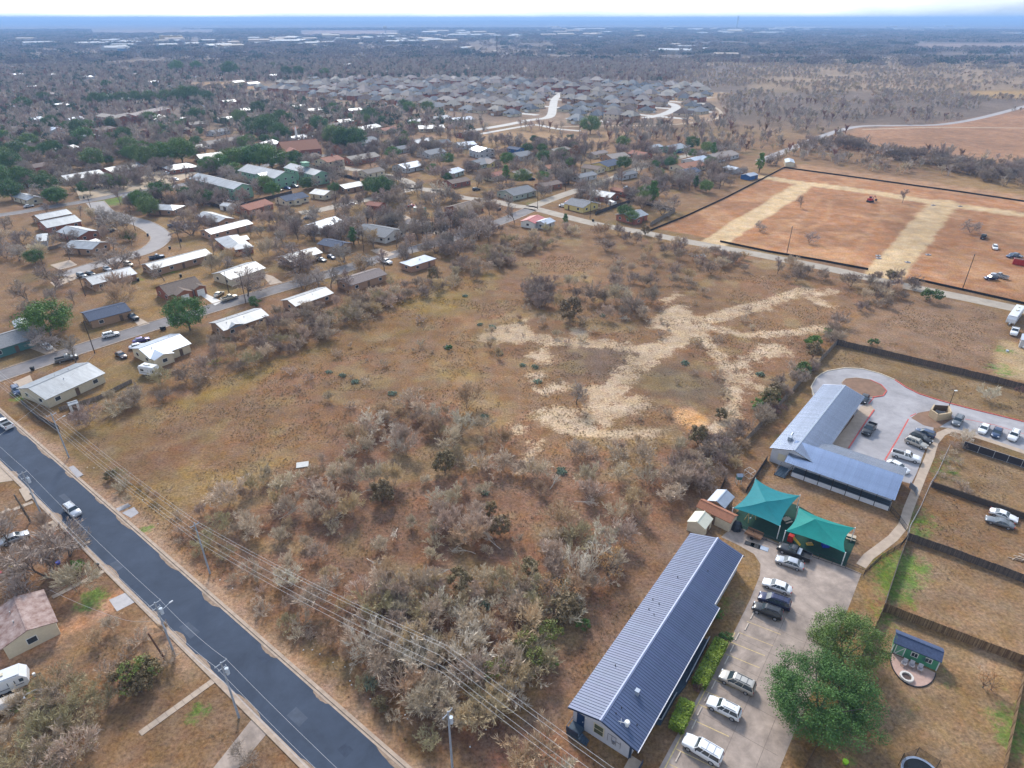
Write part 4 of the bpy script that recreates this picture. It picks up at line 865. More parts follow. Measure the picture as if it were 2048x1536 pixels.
def seam_roof(t, L_, zr, sides, pw, mat, rows=None):
    """sides: list of (side, run, drop, x0, x1)"""
    roof = MB()
    for sd_, run, drop, x0, x1 in sides:
        roof.add([(x0, 0, zr - .06), (x1, 0, zr - .06), (x1, sd_ * run, zr - drop - .06), (x0, sd_ * run, zr - drop - .06)], [(0, 1, 2, 3) if sd_ < 0 else (3, 2, 1, 0)])
    rf = roof.build('roof', mat, t)
    for sd_, run, drop, x0, x1 in sides:
        me = panel_mesh(run, drop, pw, mat, sd_); n = int(round((x1 - x0) / pw))
        for i in range(n): ob('roof_panel', me, rf, (x0 + i * pw, 0, zr + rnd.uniform(-.004, .004)))
    return rf
slate_l = metal_blue
wall_grey = M('wall_pale_grey', (.50, .50, .53), .8, .07, 1.2); navy = M('navy_paint', (.025, .045, .085), .5, .15, 1.5, spec=.4); deck_m = M('deck_blue_grey', (.045, .07, .10), .6, .15, 1.0, spec=.35)
gutter_m = M('gutter_white', (.60, .58, .60), .5, .06, 1.0, spec=.5)
O1, a1 = Vector((11.6, 52.55, 0)), R(54.1); loc1 = frame_of(O1, a1)
lb = thing('school_building', 'long gabled building with slate blue metal roof beside the front parking lot', 'building', O1, a1)
gw = MB(); X0, X1 = .55, 42.0
gw.add([(X0, 4.35, -.1), (X0, -4.3, -.1), (X1, -4.3, -.1), (X1, 4.35, -.1), (X0, 4.35, 3.62), (X0, -4.3, 3.62), (X1, -4.3, 3.62), (X1, 4.35, 3.62), (X0, 0, 4.88), (X1, 0, 4.88)], [(1, 0, 4, 8, 5), (3, 2, 6, 9, 7), (0, 3, 7, 4), (2, 1, 5, 6)])
gw.build('wall', wall_grey, lb)
rf1 = seam_roof(lb, 42.5, 5.05, [(1, 4.95, 1.45, 0, 42.3), (-1, 5.5, 1.62, 0, 28.8), (-1, 4.65, 1.37, 28.8, 42.3)], .45, metal_blue)
MB().add([(-.05, .22, 5.04), (42.4, .22, 5.04), (42.4, 0, 5.15), (-.05, 0, 5.15), (-.05, -.22, 5.04), (42.4, -.22, 5.04)], [(3, 2, 1, 0), (4, 5, 2, 3)]).build('ridge_cap', M('ridge_cap_light', (.22, .25, .36), .4, .08, 1, metal=.3), rf1)
MB().box((14.4, -5.56, 3.36), (28.9, .12, .13)).build('gutter', gutter_m, lb); MB().box((35.6, -4.72, 3.6), (13.4, .12, .13)).build('gutter', gutter_m, lb)
for s_ in (1, -1):     # dark barge boards on the gable ends
    for x in (.0, 42.3): MB().add([(x - .04, 0, 5.0), (x + .04, 0, 5.0), (x + .04, s_ * 5.0, 3.5), (x - .04, s_ * 5.0, 3.5), (x - .04, 0, 4.82), (x + .04, 0, 4.82), (x + .04, s_ * 5.0, 3.32), (x - .04, s_ * 5.0, 3.32)], [(0, 1, 2, 3), (4, 7, 6, 5), (0, 3, 7, 4), (1, 5, 6, 2)]).build('barge_board', navy, lb)
d_ = MB().box((X0 - .04, 3.15, 1.75), (.08, 1.15, 2.3)).build('door', M('door_navy', (.012, .035, .10), .5, .15, 2), lb); MB().box((X0 - .12, 2.75, 1.7), (.06, .08, .16)).build('handle', trim_w, d_)
ob('wall_lamp', MB().box((X0 - .1, 2.35, 2.9), (.16, .25, .22)).mesh('wall_lamp', trim_w), lb)
wf = MB().box((X0 - .04, .35, 2.1), (.1, 1.6, 1.9)).build('window', M('frame_cream', (.58, .52, .38), .7, .08, 2), lb)
for zz in (1.62, 2.55): MB().box((X0 - .1, .35, zz), (.04, 1.3, .78)).build('pane', M('window_tint', (.09, .10, .06), .15, .2, 1, spec=.6), wf)
pm = M('pipe_grey', (.20, .20, .22), .6, .1, 2)
for (y0, z0_, y1, z1_) in ((-1.0, 1.1, -1.0, 2.6), (-1.0, 2.6, -2.2, 2.6), (-2.2, 2.6, -2.2, .9), (-1.6, 2.6, -1.6, 1.4), (-2.9, 2.3, -2.9, 1.0), (-2.2, 1.9, -2.9, 1.9)): MB().tube((X0 - .06, y0, z0_), (X0 - .06, y1, z1_), .035, None, 5).build('conduit', pm, lb)
MB().box((X0 - .12, -1.9, 1.5), (.2, .35, .5)).build('meter_box', pm, lb)
# rear landing with steps and rail at the near gable
MB().poly([(-1.25, 4.3), (-1.25, 2.5), (.55, 2.5), (.55, 4.3)], 0, .62).build('landing', deck_m, lb)
for k in range(4): MB().box((-.8, 2.3 - .32 * k, .25 - .07 * k), (1.0, .32, .5 - .14 * k)).build('step', deck_m, lb)
rl = MB()
for a_, b_ in (((-1.25, 4.3, .62), (-1.25, 4.3, 1.55)), ((-1.25, 2.5, .62), (-1.25, 2.5, 1.55)), ((-1.25, 1.1, 0), (-1.25, 1.1, .95)), ((-1.25, 4.3, 1.55), (-1.25, 2.5, 1.55)), ((-1.25, 2.5, 1.55), (-1.25, 1.1, .95)), ((-1.25, 4.3, 1.55), (.5, 4.3, 1.55))): rl.tube(a_, b_, .05, None, 5)
rl.box((-1.25, 3.4, 1.05), (.04, 1.8, .8)).build('railing', navy, lb)
# deck along the parking side with boarded rail
for nm, seg in (('deck', [(1402, 1276), (1418, 1280), (1371, 1370), (1352, 1392), (1322, 1446), (1308, 1446)]),):
    q = [loc1(G(*p, .6)) for p in seg]; q[0] = (q[0][0], -4.3); q[-1] = (q[-1][0], -4.3); MB().poly(q, 0, .58).build(nm, deck_m, lb)
    rail = MB()
    for k in range(1, len(q) - 1):
        (xa, ya), (xb, yb) = q[k], q[k + 1]
        if k == 2: continue
        ln = math.hypot(xb - xa, yb - ya); an = math.atan2(yb - ya, xb - xa); rail.box(((xa + xb) / 2, (ya + yb) / 2, .95), (ln, .06, .7), an); rail.box(((xa + xb) / 2, (ya + yb) / 2, 1.34), (ln + .1, .14, .06), an)
    rail.build('railing', navy, lb)
    cap = MB()
    for k in range(1, len(q) - 1):
        (xa, ya), (xb, yb) = q[k], q[k + 1]
        if k == 2: continue
        ln = math.hypot(xb - xa, yb - ya); an = math.atan2(yb - ya, xb - xa); cap.box(((xa + xb) / 2, (ya + yb) / 2, 1.40), (ln + .1, .13, .05), an)
    cap.build('hand_rail', M('rail_grey', (.33, .35, .37), .5, .1, 1), lb)
MB().add([(.9, -4.35, .0), (.9, -6.0, .0), (-2.8, -6.0, .02), (-2.8, -4.35, .02), (.9, -4.35, .5), (.9, -6.0, .5), (-2.8, -6.0, .06), (-2.8, -4.35, .06)], [(4, 7, 6, 5), (0, 1, 5, 4), (1, 2, 6, 5), (0, 4, 7, 3), (2, 3, 7, 6)]).build('ramp', conc_pale, lb)
MB().box((-1.0, -6.08, .7), (3.8, .06, .9)).build('railing', navy, lb)
ob('corner_post', MB().box((X0, -4.35, 1.7), (.18, .3, 3.4)).mesh('corner_post', navy), lb)
# roof fittings are things standing on the roof
def on_roof1(x, y): return 5.05 - abs(y) * (1.45 / 4.95)
def w1(x, y, z): v = Vector((x, y, 0)); v.rotate(Matrix.Rotation(a1, 3, 'Z').to_euler()); return (O1.x + v.x, O1.y + v.y, z)
t = thing('roof_vent', 'square pale metal vent box on the slate blue roof', 'vent', w1(6.6, -2.0, on_roof1(0, 2.0)), a1); MB().box((0, 0, .3), (.5, .5, 1.0)).build('stack', metal_light, t); MB().box((0, 0, .86), (.62, .62, .12)).build('cap', metal_light, t)
t = thing('roof_turbine', 'round white turbine vent with antenna on the slate blue roof', 'vent', w1(1.9, -2.9, on_roof1(0, 2.9)), a1); MB().tube((0, 0, -.2), (0, 0, .65), .24, .24, 10).build('stack', trim_w, t); MB().tube((0, 0, .65), (0, 0, .9), .40, .30, 12).build('cap', trim_w, t); MB().tube((0, .2, .3), (-.3, 1.1, .35), .035, None, 5).tube((-.5, .7, .1), (.1, .9, .7), .03, None, 5).build('antenna', trim_w, t)
pv = MB().tube((0, 0, -.1), (0, 0, .28), .07, .07, 6).mesh('vent_pipe', dark_metal)
for x, y in ((9.0, 2.6), (20.5, 2.0), (21.3, 3.2), (23.0, 2.3), (23.6, 3.6), (3.4, -1.3), (2.2, -1.1), (2.9, -3.9), (30, 2.2), (34, -1.4)): tag(ob('vent_pipe', pv, None, w1(x, y, on_roof1(0, y))), 'short dark vent pipe on the slate blue roof', 'vent pipe', 'vent pipes of the slate blue roof')
def hedge(a, b, wd, h, label, seed):
    A, B = V2(G(*a)), V2(G(*b)); d = B - A; r = random.Random(seed); L_ = d.length; vs = []; fs = []
    t = thing('clipped_hedge', label, 'hedge', ((A.x + B.x) / 2, (A.y + B.y) / 2, 0), math.atan2(d.y, d.x))
    MB().box((0, 0, h * .42), (L_ - .5, wd - .5, h * .8)).build('stems', bark_dark, t)
    for i in range(int(L_ * wd * 260)):
        f = r.random(); x, y, z = r.uniform(-L_ / 2, L_ / 2), r.uniform(-wd / 2, wd / 2), h
        if f < .5: z = h + r.gauss(0, .07)
        elif f < .8: y = r.choice((-1, 1)) * (wd / 2 + r.gauss(0, .07)); z = r.uniform(.05, h)
        else: x = r.choice((-1, 1)) * (L_ / 2 + r.gauss(0, .1)); z = r.uniform(.05, h)
        z *= 1 + .10 * math.sin(x * 1.9 + seed); n_ = Vector((r.gauss(0, .6), r.gauss(0, .6), 1)).normalized(); u = n_.orthogonal().normalized(); u = Matrix.Rotation(r.uniform(0, 6.28), 3, n_) @ u; v = n_.cross(u); s = .16 * r.uniform(.6, 1.4); p = Vector((x, y, z)); o = len(vs)
        vs += [p - u * s, p + v * s * .55, p + u * s, p - v * s * .55]; fs.append((o, o + 1, o + 2, o + 3))
    MB().add(vs, fs).build('foliage', LEAF_HEDGE, t)
hedge((1440, 1291), (1397, 1374), 1.9, 1.35, 'long clipped yellow green hedge beside the deck rail', 3)
hedge((1373, 1412), (1351, 1462), 1.9, 1.35, 'short clipped yellow green hedge by the white wheel stops', 4)
tree('bush', 1450, 1280, 1.6, 'dark green round bush at the end of the long clipped hedge', name='bush', cat='bush', var=1)
tree('red_shrub', 1394, 1382, 1.5, 'red brown shrub at the near end of the long hedge', name='shrub', cat='shrub', sx=.8)
tree('bush', 1432, 1232, 1.8, 'green bush against the long building wall', name='bush', cat='bush', var=0)

# L-shaped building
aA = R(50.3); OA = Vector((60.0, 113.6, 0)); A2 = thing('classroom_building', 'L shaped metal roofed building around the upper car park', 'building', OA, aA); locA = frame_of(OA, aA)
MB().add([(.3, 4.5, -.1), (.3, -4.3, -.1), (36, -4.3, -.1), (36, 4.5, -.1), (.3, 4.5, 3.3), (.3, -4.3, 3.3), (36, -4.3, 3.3), (36, 4.5, 3.3), (.3, 0, 4.8), (36, 0, 4.8)], [(1, 0, 4, 8, 5), (3, 2, 6, 9, 7), (0, 3, 7, 4), (2, 1, 5, 6)]).build('wall', wall_grey, A2)
metal_pale2 = M('roof_metal_pale', (.36, .395, .475), .26, .12, .5, metal=.85, spec=.6, rand=.05)
rA = seam_roof(A2, 36.5, 5.0, [(1, 5.0, 1.55, 0, 36.6), (-1, 5.0, 1.55, 0, 36.6)], .46, metal_pale2)
MB().box((18.3, 0, 5.05), (36.7, .3, .1)).build('ridge_cap', metal_light, rA)
MB().box((.26, 2.2, 2.0), (.1, 1.5, 1.6)).build('window', M('frame_cream', (.58, .52, .38)), A2)
# wing B in the same local frame
p0, p1 = locA((61.2, 118.0)), locA((78.6, 104.9)); bl = math.hypot(p1[0] - p0[0], p1[1] - p0[1]); ba = math.atan2(p1[1] - p0[1], p1[0] - p0[0])
wb = ob('wing', MB().mesh('wing', wall_grey), A2, (p0[0], p0[1], 0), ba)     # local: +x to the outer end, -y towards the lawn
bw = MB(); bw.add([(2, -4.0, -.1), (bl - .3, -4.0, -.1), (bl - .3, 5.6, -.1), (2, 5.6, -.1), (2, -4.0, 3.7), (bl - .3, -4.0, 3.7), (bl - .3, 5.6, 3.3), (2, 5.6, 3.3), (bl - .3, 0, 4.8), (2, 0, 4.8)], [(0, 1, 5, 4), (2, 3, 7, 6), (1, 2, 6, 8, 5), (3, 0, 4, 9, 7)])
wb.data = bw.mesh('wing', wall_grey)
def wing_panels(side, run, drop, x0, x1):
    me = panel_mesh(run, drop, .46, metal_pale2, side)
    for i in range(int((x1 - x0) / .46)): ob('roof_panel', me, wb, (x0 + i * .46, 0, 5.0))
wing_panels(-1, 6.7, 1.9, .8, bl + .3); wing_panels(1, 6.1, 1.75, 5.5, bl + .3)
for sy in (-1, 1): ob('window', MB().box((bl - .25, sy * 2.2, 2.2), (.08, 1.2, 1.2)).mesh('window', glass), wb)
MB().poly([(2.5, -6.4), (bl - .2, -6.4), (bl - .2, -4.0), (2.5, -4.0)], 0, .95).build('porch_floor', M('porch_white', (.60, .60, .63), .7, .08, 1), wb)
MB().poly([(2.6, -6.2), (bl - .4, -6.2), (bl - .4, -4.05), (2.6, -4.05)], .955).build('porch_mat', deck_m, wb)
post_me = MB().box((0, 0, 1.6), (.14, .14, 3.2)).mesh('porch_post', dark_metal)
npst = 8
for i in range(npst): ob('porch_post', post_me, wb, (2.6 + (bl - 2.9) * i / (npst - 1), -6.35, 0))
r_ = MB()
for zz in (1.45, 1.95): r_.box(((2.6 + bl - .3) / 2, -6.35, zz), (bl - 2.9, .06, .06))
r_.build('porch_rail', dark_metal, wb)
for k in range(8): MB().box((1.1 - .05 * k, -5.6 - .34 * k, .9 - .11 * k), (2.2, .34, .14)).build('step', deck_m, wb)
MB().tube((0.05, -5.4, 1.9), (-.3, -8.2, 1.0), .05, None, 5).tube((2.2, -5.4, 1.9), (1.85, -8.2, 1.0), .05, None, 5).tube((-.3, -8.2, 0), (-.3, -8.2, 1.0), .05, None, 5).tube((1.85, -8.2, 0), (1.85, -8.2, 1.0), .05, None, 5).build('stair_rail', navy, wb)
t = thing('rooftop_unit', 'grey air duct unit on the pale seamed roof', 'duct', G(1580, 878, 4.4), aA); MB().box((0, 0, .25), (1.1, .7, .9)).build('housing', metal_light, t); MB().tube((.5, 0, .5), (1.4, 0, .9), .22, None, 8).build('duct', metal_light, t)
HOUSES += [(20, 70, 24, 8, a1), (72, 130, 20, 7, aA), (72, 108, 10, 8, 0)]

# shade sails over the play yard
teal = M('shade_cloth_teal', (.004, .19, .165), .7, .10, .8, spec=.25); teal2 = M('shade_cloth_blue_teal', (.006, .165, .185), .7, .10, .8, spec=.25); white_pole = M('pole_white', (.66, .66, .64), .5, .05, 1)
turf = M('turf_dark_green', (.010, .045, .030), .9, .2, 1.5, world=True)
pad('play_turf', [(1468, 1032), (1512, 982), (1598, 1012), (1713, 1080), (1690, 1133), (1482, 1056)], .03, turf)
def sail(corners, peak, zc, zp, label, m):
    P = [G(*c, z_) for c, z_ in zip(corners, zc)]; K = G(*peak, zp); c0 = sum(P, Vector()) / 4; base = Vector((c0.x, c0.y, 0))
    t = thing('shade_canopy', label, 'shade canopy', base); N = 8
    for i in range(4):
        a, b_ = P[i] - base, P[(i + 1) % 4] - base; k = K - base; mid = (a + b_) / 2; inn = (Vector((k.x, k.y, mid.z)) - mid) * .14; vs = []; fs = []
        for r_ in range(N + 1):
            for c_ in range(N + 1):
                s, u = r_ / N, c_ / N; e = a.lerp(b_, u) + inn * (4 * u * (1 - u)) + Vector((0, 0, -.12 * 4 * u * (1 - u))); q = k.lerp(e, s); q.z -= .25 * math.sin(math.pi * s) * (.6 + .4 * abs(2 * u - 1)); vs.append(q)
        for r_ in range(N):
            for c_ in range(N): o = r_ * (N + 1) + c_; fs.append((o, o + N + 1, o + N + 2, o + 1))
        MB().add(vs, fs).build('sail_panel', m, t, True)
    for p in P: MB().tube((p.x - base.x, p.y - base.y, -.1), (p.x - base.x, p.y - base.y, p.z - base.z + .15), .09, None, 8).build('post', white_pole, t)
    return t
sail([(1511, 957), (1600, 991), (1560, 1053), (1466, 1016)], (1532, 1003), (3.2, 3.2, 3.0, 3.0), 4.6, 'blue teal fabric shade canopy beside the cream sheds', teal2)
sail([(1597, 1015), (1710, 1056), (1691, 1106), (1571, 1062)], (1630, 1038), (3.2, 3.2, 3.0, 3.0), 4.6, 'green teal fabric shade canopy behind the parked black pickup', teal)
# sheds
house((1374, 1043), (1411, 1059), (1426, 1037), 'cream barn roofed storage shed at the corner of the thicket', M('shed_cream_roof', (.62, .60, .48), .6, .06, 1), W_CREAM, z=2.1, pitch=.5, ov=.12, name='storage_shed', cat='shed', win=False, vents=0)
house((1392, 1013), (1462, 1047), (1476, 1030), 'cream storage shed with rust brown shingle roof', M('shed_rust_roof', (.30, .13, .075), .9, .2, 3), W_CREAM, z=2.3, pitch=.55, ov=.15, name='storage_shed', cat='shed', win=False, vents=0)
house((1414, 1001), (1450, 1017), (1466, 992), 'storage shed with pale blue metal roof beside the shade canopy', metal_light, M('shed_wood', (.34, .22, .13), .9, .2, 3), z=2.2, pitch=.45, ov=.15, name='storage_shed', cat='shed', win=False, vents=0)
gs = house((1787, 1285), (1884, 1325), (1893, 1299), 'green garden shed with dark blue shingle roof and white trim', M('shingle_blue', (.055, .075, .135), .9, .3, 3), M('shed_green', (.07, .27, .15), .7, .08, 1), z=2.2, pitch=.5, ov=.2, name='garden_shed', cat='shed', win=False, door=False, vents=0)
# trim, windows and barn door of the garden shed (near side is local -y)
gb = [c for c in gs.children if c.name.startswith('wall')][0]; xsv = [v.co.x for v in gb.data.vertices]; ysv = [v.co.y for v in gb.data.vertices]; gl, gy_ = max(xsv), min(ysv)
for x in (-gl, gl): MB().box((x, gy_, 1.1), (.14, .14, 2.2)).build('corner_trim', trim_w, gs)
for x in (-.15, gl - 1.3):
    f_ = MB().box((x, gy_ - .03, 1.35), (.95, .06, .95)).build('window', trim_w, gs)
    for k in (-.2, .2): MB().box((x + k, gy_ - .07, 1.35), (.33, .04, .7)).build('pane', glass, f_)
f_ = MB().box((-gl + .95, gy_ - .03, 1.05), (1.3, .06, 2.0)).build('barn_door', trim_w, gs); MB().box((-gl + .95, gy_ - .07, 1.05), (1.05, .04, 1.75)).build('panel', M('shed_green_light', (.14, .34, .22), .7, .08, 1), f_)
MB().tube((-gl + .5, gy_ - .11, .25), (-gl + 1.4, gy_ - .11, 1.85), .06, None, 4).build('brace', trim_w, f_)
ob('wall_medallion', MB().tube((1.25, gy_ - .02, 1.25), (1.25, gy_ - .06, 1.25), .38, None, 14).mesh('wall_medallion', W_TEAL), gs)
pc = V2(G(1826, 1326)); pd = V2(G(1872, 1346) - G(1782, 1306)).normalized(); pn = Vector((pd.y, -pd.x)); pr = (V2(G(1872, 1346)) - V2(G(1782, 1306))).length / 2
arc = [pc + pd * (pr * math.cos(t_)) * -1 + pn * (pr * 1.5 * math.sin(t_)) for t_ in np.linspace(0, math.pi, 25)]
struct(MB().poly(arc, 0, .06).build('patio', M('patio_pink_concrete', (.44, .29, .235), .85, .12, 1.5, world=True)))
ribbon('patio_edging', None, .12, 0, dark_metal, line=arc, smooth=False, h=.14, keep=False)
fp = thing('fire_pit', 'round white stone fire pit ring on the pink patio', 'fire pit', G(1812, 1356)); ring = MB()
blk = MB().box((0, 0, .2), (.46, .26, .40)).mesh('stone_block', M('pit_stone', (.62, .58, .53), .85, .12, 3))
for i in range(12):
    a_ = 6.283 * i / 12; ob('stone_block', blk, fp, (.78 * math.cos(a_), .78 * math.sin(a_), .06), a_ + math.pi / 2)
MB().tube((0, 0, .05), (0, 0, .2), .66, None, 14).build('ash_bed', M('ash', (.10, .07, .06), 1, .3, 3), fp)
def chair(px, rz, label):
    t = thing('patio_chair', label, 'chair', G(*px) + Vector((0, 0, .06)), rz, 'chairs on the pink patio'); m = M('chair_weathered', (.30, .27, .27), .8, .15, 3)
    MB().box((0, 0, .40), (.6, .6, .06)).build('seat', m, t)
    MB().add([(-.3, .27, .4), (.3, .27, .4), (.3, .45, 1.05), (-.3, .45, 1.05), (-.3, .33, .4), (.3, .33, .4), (.3, .51, 1.05), (-.3, .51, 1.05)], [(0, 1, 2, 3), (7, 6, 5, 4), (0, 3, 7, 4), (1, 5, 6, 2), (3, 2, 6, 7)]).build('backrest', M('cushion_grey', (.47, .45, .47), .9, .1, 3), t)
    for x, y in ((-.28, -.28), (.28, -.28), (-.28, .28), (.28, .28)): MB().box((x, y, .2), (.07, .07, .4)).build('leg', m, t)
    for x in (-.33, .33): MB().box((x, 0, .62), (.1, .65, .05)).build('arm_rest', m, t)
for q, rz in (((1806, 1331), -.8), ((1821, 1335), -.65), ((1838, 1342), -.6)): chair(q, rz, 'weathered grey patio chair facing the fire pit')
# trampoline
tp = thing('trampoline', 'round trampoline with dark mat, pale rim and safety net in the back yard', 'trampoline', G(1838, 1556)); rr = 2.3
MB().loft([[(r_ * math.cos(a_), r_ * math.sin(a_), z_) for a_ in np.linspace(0, 6.283, 33)[:-1]] for r_, z_ in ((rr - .3, .92), (rr, .94), (rr, .84), (rr - .3, .84))], caps=False).build('rim_pad', M('pad_blue_grey', (.35, .42, .55), .6, .1, 2), tp)
MB().poly([((rr - .28) * math.cos(a_), (rr - .28) * math.sin(a_)) for a_ in np.linspace(0, 6.283, 33)[:-1]], .88).build('jump_mat', M('mat_black', (.012, .018, .024), .7, .1, 2), tp)
net = bpy.data.materials.new('safety_net'); net.use_nodes = True; nb = net.node_tree.nodes; nb['Principled BSDF'].inputs['Base Color'].default_value = (.04, .035, .03, 1); nb['Principled BSDF'].inputs['Alpha'].default_value = .45
for k in range(6):
    a0_, a1_ = 6.283 * k / 6 + .3, 6.283 * (k + 1) / 6 + .3
    MB().tube((rr * 1.06 * math.cos(a0_), rr * 1.06 * math.sin(a0_), 0), (rr * 1.06 * math.cos(a0_), rr * 1.06 * math.sin(a0_), 2.7), .035, None, 6).build('pole', dark_metal, tp)
    MB().add([(rr * 1.05 * math.cos(a0_), rr * 1.05 * math.sin(a0_), .9), (rr * 1.05 * math.cos(a1_), rr * 1.05 * math.sin(a1_), .9), (rr * 1.05 * math.cos(a1_), rr * 1.05 * math.sin(a1_), 2.65), (rr * 1.05 * math.cos(a0_), rr * 1.05 * math.sin(a0_), 2.65)], [(0, 1, 2, 3)]).build('net_panel', net, tp)
# dumpster enclosure
de = thing('dumpster_enclosure', 'tan block dumpster enclosure with dark gate on the car park island', 'enclosure', G(1873, 836)); tanb = M('block_tan', (.50, .38, .24), .9, .12, 3); ang = R(-38)
cs = [V2(G(*p)) for p in ((1858, 832), (1872, 842), (1898, 838), (1893, 824), (1864, 822))]; oc = V2(G(1873, 836))
for i in (0, 1, 2):
    a_, b_ = cs[i] - oc, cs[i + 1] - oc; d_ = b_ - a_; MB().box(((a_.x + b_.x) / 2, (a_.y + b_.y) / 2, .95), (d_.length + .3, .3, 1.9), math.atan2(d_.y, d_.x)).build('wall', tanb, de)
a_, b_ = cs[4] - oc, cs[0] - oc; d_ = b_ - a_; MB().box(((a_.x + b_.x) / 2, (a_.y + b_.y) / 2, .95), (d_.length, .3, 1.9), math.atan2(d_.y, d_.x)).build('wall', tanb, de)
a_, b_ = cs[3] - oc, cs[4] - oc; d_ = b_ - a_; MB().box(((a_.x + b_.x) / 2, (a_.y + b_.y) / 2, .95), (d_.length, .08, 1.7), math.atan2(d_.y, d_.x)).build('gate', M('gate_brown', (.12, .08, .05), .7, .2, 3), de)
t = thing('dumpster', 'dark steel dumpster inside the tan enclosure', 'dumpster', G(1878, 833), ang); MB().box((0, 0, .6), (2.0, 1.3, 1.2), 0, 1.05).build('bin', M('dumpster_dark', (.05, .06, .055), .6, .2, 2), t); MB().box((0, 0, 1.23), (2.1, 1.4, .06)).build('lid', dark_metal, t)
# ---------------------------------------------------------------- vehicles
tyre = M('tyre', (.02, .02, .02), .9, .1, 4); rim = M('rim_alloy', (.45, .45, .47), .35, .1, 4, metal=.6); car_glass = M('car_glass', (.035, .05, .058), .06, .1, 1, spec=1.0); lamp_w = M('headlight', (.75, .76, .78), .2, .05, 4); lamp_r = M('tail_light', (.35, .02, .02), .3, .1, 4); bedm = M('bed_liner', (.03, .03, .032), .8, .15, 3)
PAINT = {k: M('paint_' + k, c, .28, .04, .5, spec=.6, metal=mt) for k, c, mt in (('white', (.72, .72, .72), 0), ('silver', (.42, .43, .45), .4), ('grey', (.17, .18, .19), .4), ('black', (.018, .018, .02), .1), ('navy', (.018, .022, .065), .2), ('blue', (.03, .09, .25), .3), ('darkblue', (.045, .07, .13), .3), ('red', (.38, .02, .02), .1),
          ('beige', (.45, .40, .31), .3), ('champagne', (.46, .42, .36), .4), ('purple', (.09, .06, .20), .3), ('green', (.05, .20, .15), .2), ('brown', (.09, .055, .045), .2))}
def car_meshes(kind):
    D = dict(sedan=(4.8, 1.82, 1.45), hatch=(4.3, 1.78, 1.55), suv=(4.7, 1.88, 1.70), bigsuv=(5.25, 2.02, 1.92), van=(5.15, 1.98, 1.76), pickup=(5.85, 2.0, 1.90), coupe=(4.75, 1.9, 1.28))
    L_, W, H = D[kind]; w = W / 2; h = L_ / 2
    hood = dict(sedan=.90, hatch=.95, suv=1.05, bigsuv=1.2, van=1.02, pickup=1.2, coupe=.82)[kind]
    belt = dict(sedan=.95, hatch=1.0, suv=1.1, bigsuv=1.22, van=1.08, pickup=1.22, coupe=.88)[kind]; gc = .22 if kind in ('sedan', 'coupe', 'hatch', 'van') else .32
    if kind == 'pickup': st = [(-h, .70, .93), (-h + .06, .80, .97), (-.45, .80, 1), (-.44, belt, 1), (.9, belt, 1), (1.2, hood, .99), (2.2, hood * .95, .97), (h - .15, hood * .86, .92), (h, .62, .84)]
    elif kind in ('sedan', 'coupe'): st = [(-h, .60, .80), (-h + .12, belt * .93, .90), (-h + .75, belt * 1.03, .97), (-1.1, belt * 1.01, 1), (.4, belt, 1), (1.05, hood, .99), (1.7, hood * .92, .97), (h - .25, hood * .80, .90), (h - .04, hood * .66, .80), (h, .45, .74)]
    else: st = [(-h, .62, .86), (-h + .08, belt * .98, .93), (-h + .5, belt, .98), (-1.0, belt, 1), (.5, belt, 1), (1.15, hood, .99), (1.8, hood * .93, .97), (h - .25, hood * .82, .90), (h - .04, hood * .66, .82), (h, .48, .76)]
    rings = []
    for x, zb, k in st:
        ww = w * k; zl = min(zb - .12, .5); rings.append([(x, -ww * .90, gc), (x, -ww, zl), (x, -ww * .995, max(zl + .02, zb - .14)), (x, -ww * .94, zb - .03), (x, -ww * .80, zb + .015), (x, 0, zb + .04), (x, ww * .80, zb + .015), (x, ww * .94, zb - .03), (x, ww * .995, max(zl + .02, zb - .14)), (x, ww, zl), (x, ww * .90, gc)])
    parts = {}
    parts['body'] = MB().loft(rings).mesh('body', PAINT['white'], True)
    cb = dict(sedan=(-1.75, 1.05, -1.15, .30), hatch=(-1.95, 1.0, -1.65, .30), suv=(-2.15, .95, -1.85, .35), bigsuv=(-2.52, .95, -2.38, .40), van=(-2.45, 1.35, -2.15, .55), pickup=(-.42, 1.15, -.30, .45), coupe=(-1.6, .85, -.75, .15))[kind]
    b0, b1, t0, t1 = cb; zb = belt - .02; zt = H; wb, wt = w * .93, w * (.72 if kind != 'bigsuv' else .78)
    q = [(b0, -wb, zb), (b1, -wb, zb), (b1, wb, zb), (b0, wb, zb), (t0, -wt, zt - .05), (t1, -wt, zt - .05), (t1, wt, zt - .05), (t0, wt, zt - .05)]
    parts['windows'] = MB().add(q, [(0, 1, 5, 4), (1, 2, 6, 5), (2, 3, 7, 6), (3, 0, 4, 7)]).mesh('windows', car_glass)
    rf = MB(); xm = (t0 + t1) / 2
    rf.loft([[(x, -wt * k * 1.03, zt - .07), (x, -wt * k, zt - .02), (x, -wt * k * .6, zt + c_), (x, wt * k * .6, zt + c_), (x, wt * k, zt - .02), (x, wt * k * 1.03, zt - .07)] for x, k, c_ in ((t0 - .08, .95, -.05), (t0 + .15, 1, 0), (xm, 1.0, .025), (t1 - .15, .99, 0), (t1 + .1, .93, -.06))])
    for a_, b_ in ((0, 4), (1, 5), (2, 6), (3, 7)): rf.tube(q[a_], q[b_], .06, .05, 4, False)
    for s in (-1, 1):
        for f_ in (.42, .72) if kind in ('bigsuv', 'suv', 'van', 'sedan') else (.5,): rf.tube((b0 + (b1 - b0) * f_, s * wb * .995, zb), (t0 + (t1 - t0) * f_, s * wt * 1.0, zt - .05), .055, .05, 4, False)
    parts['roof'] = rf.mesh('roof', PAINT['white'])
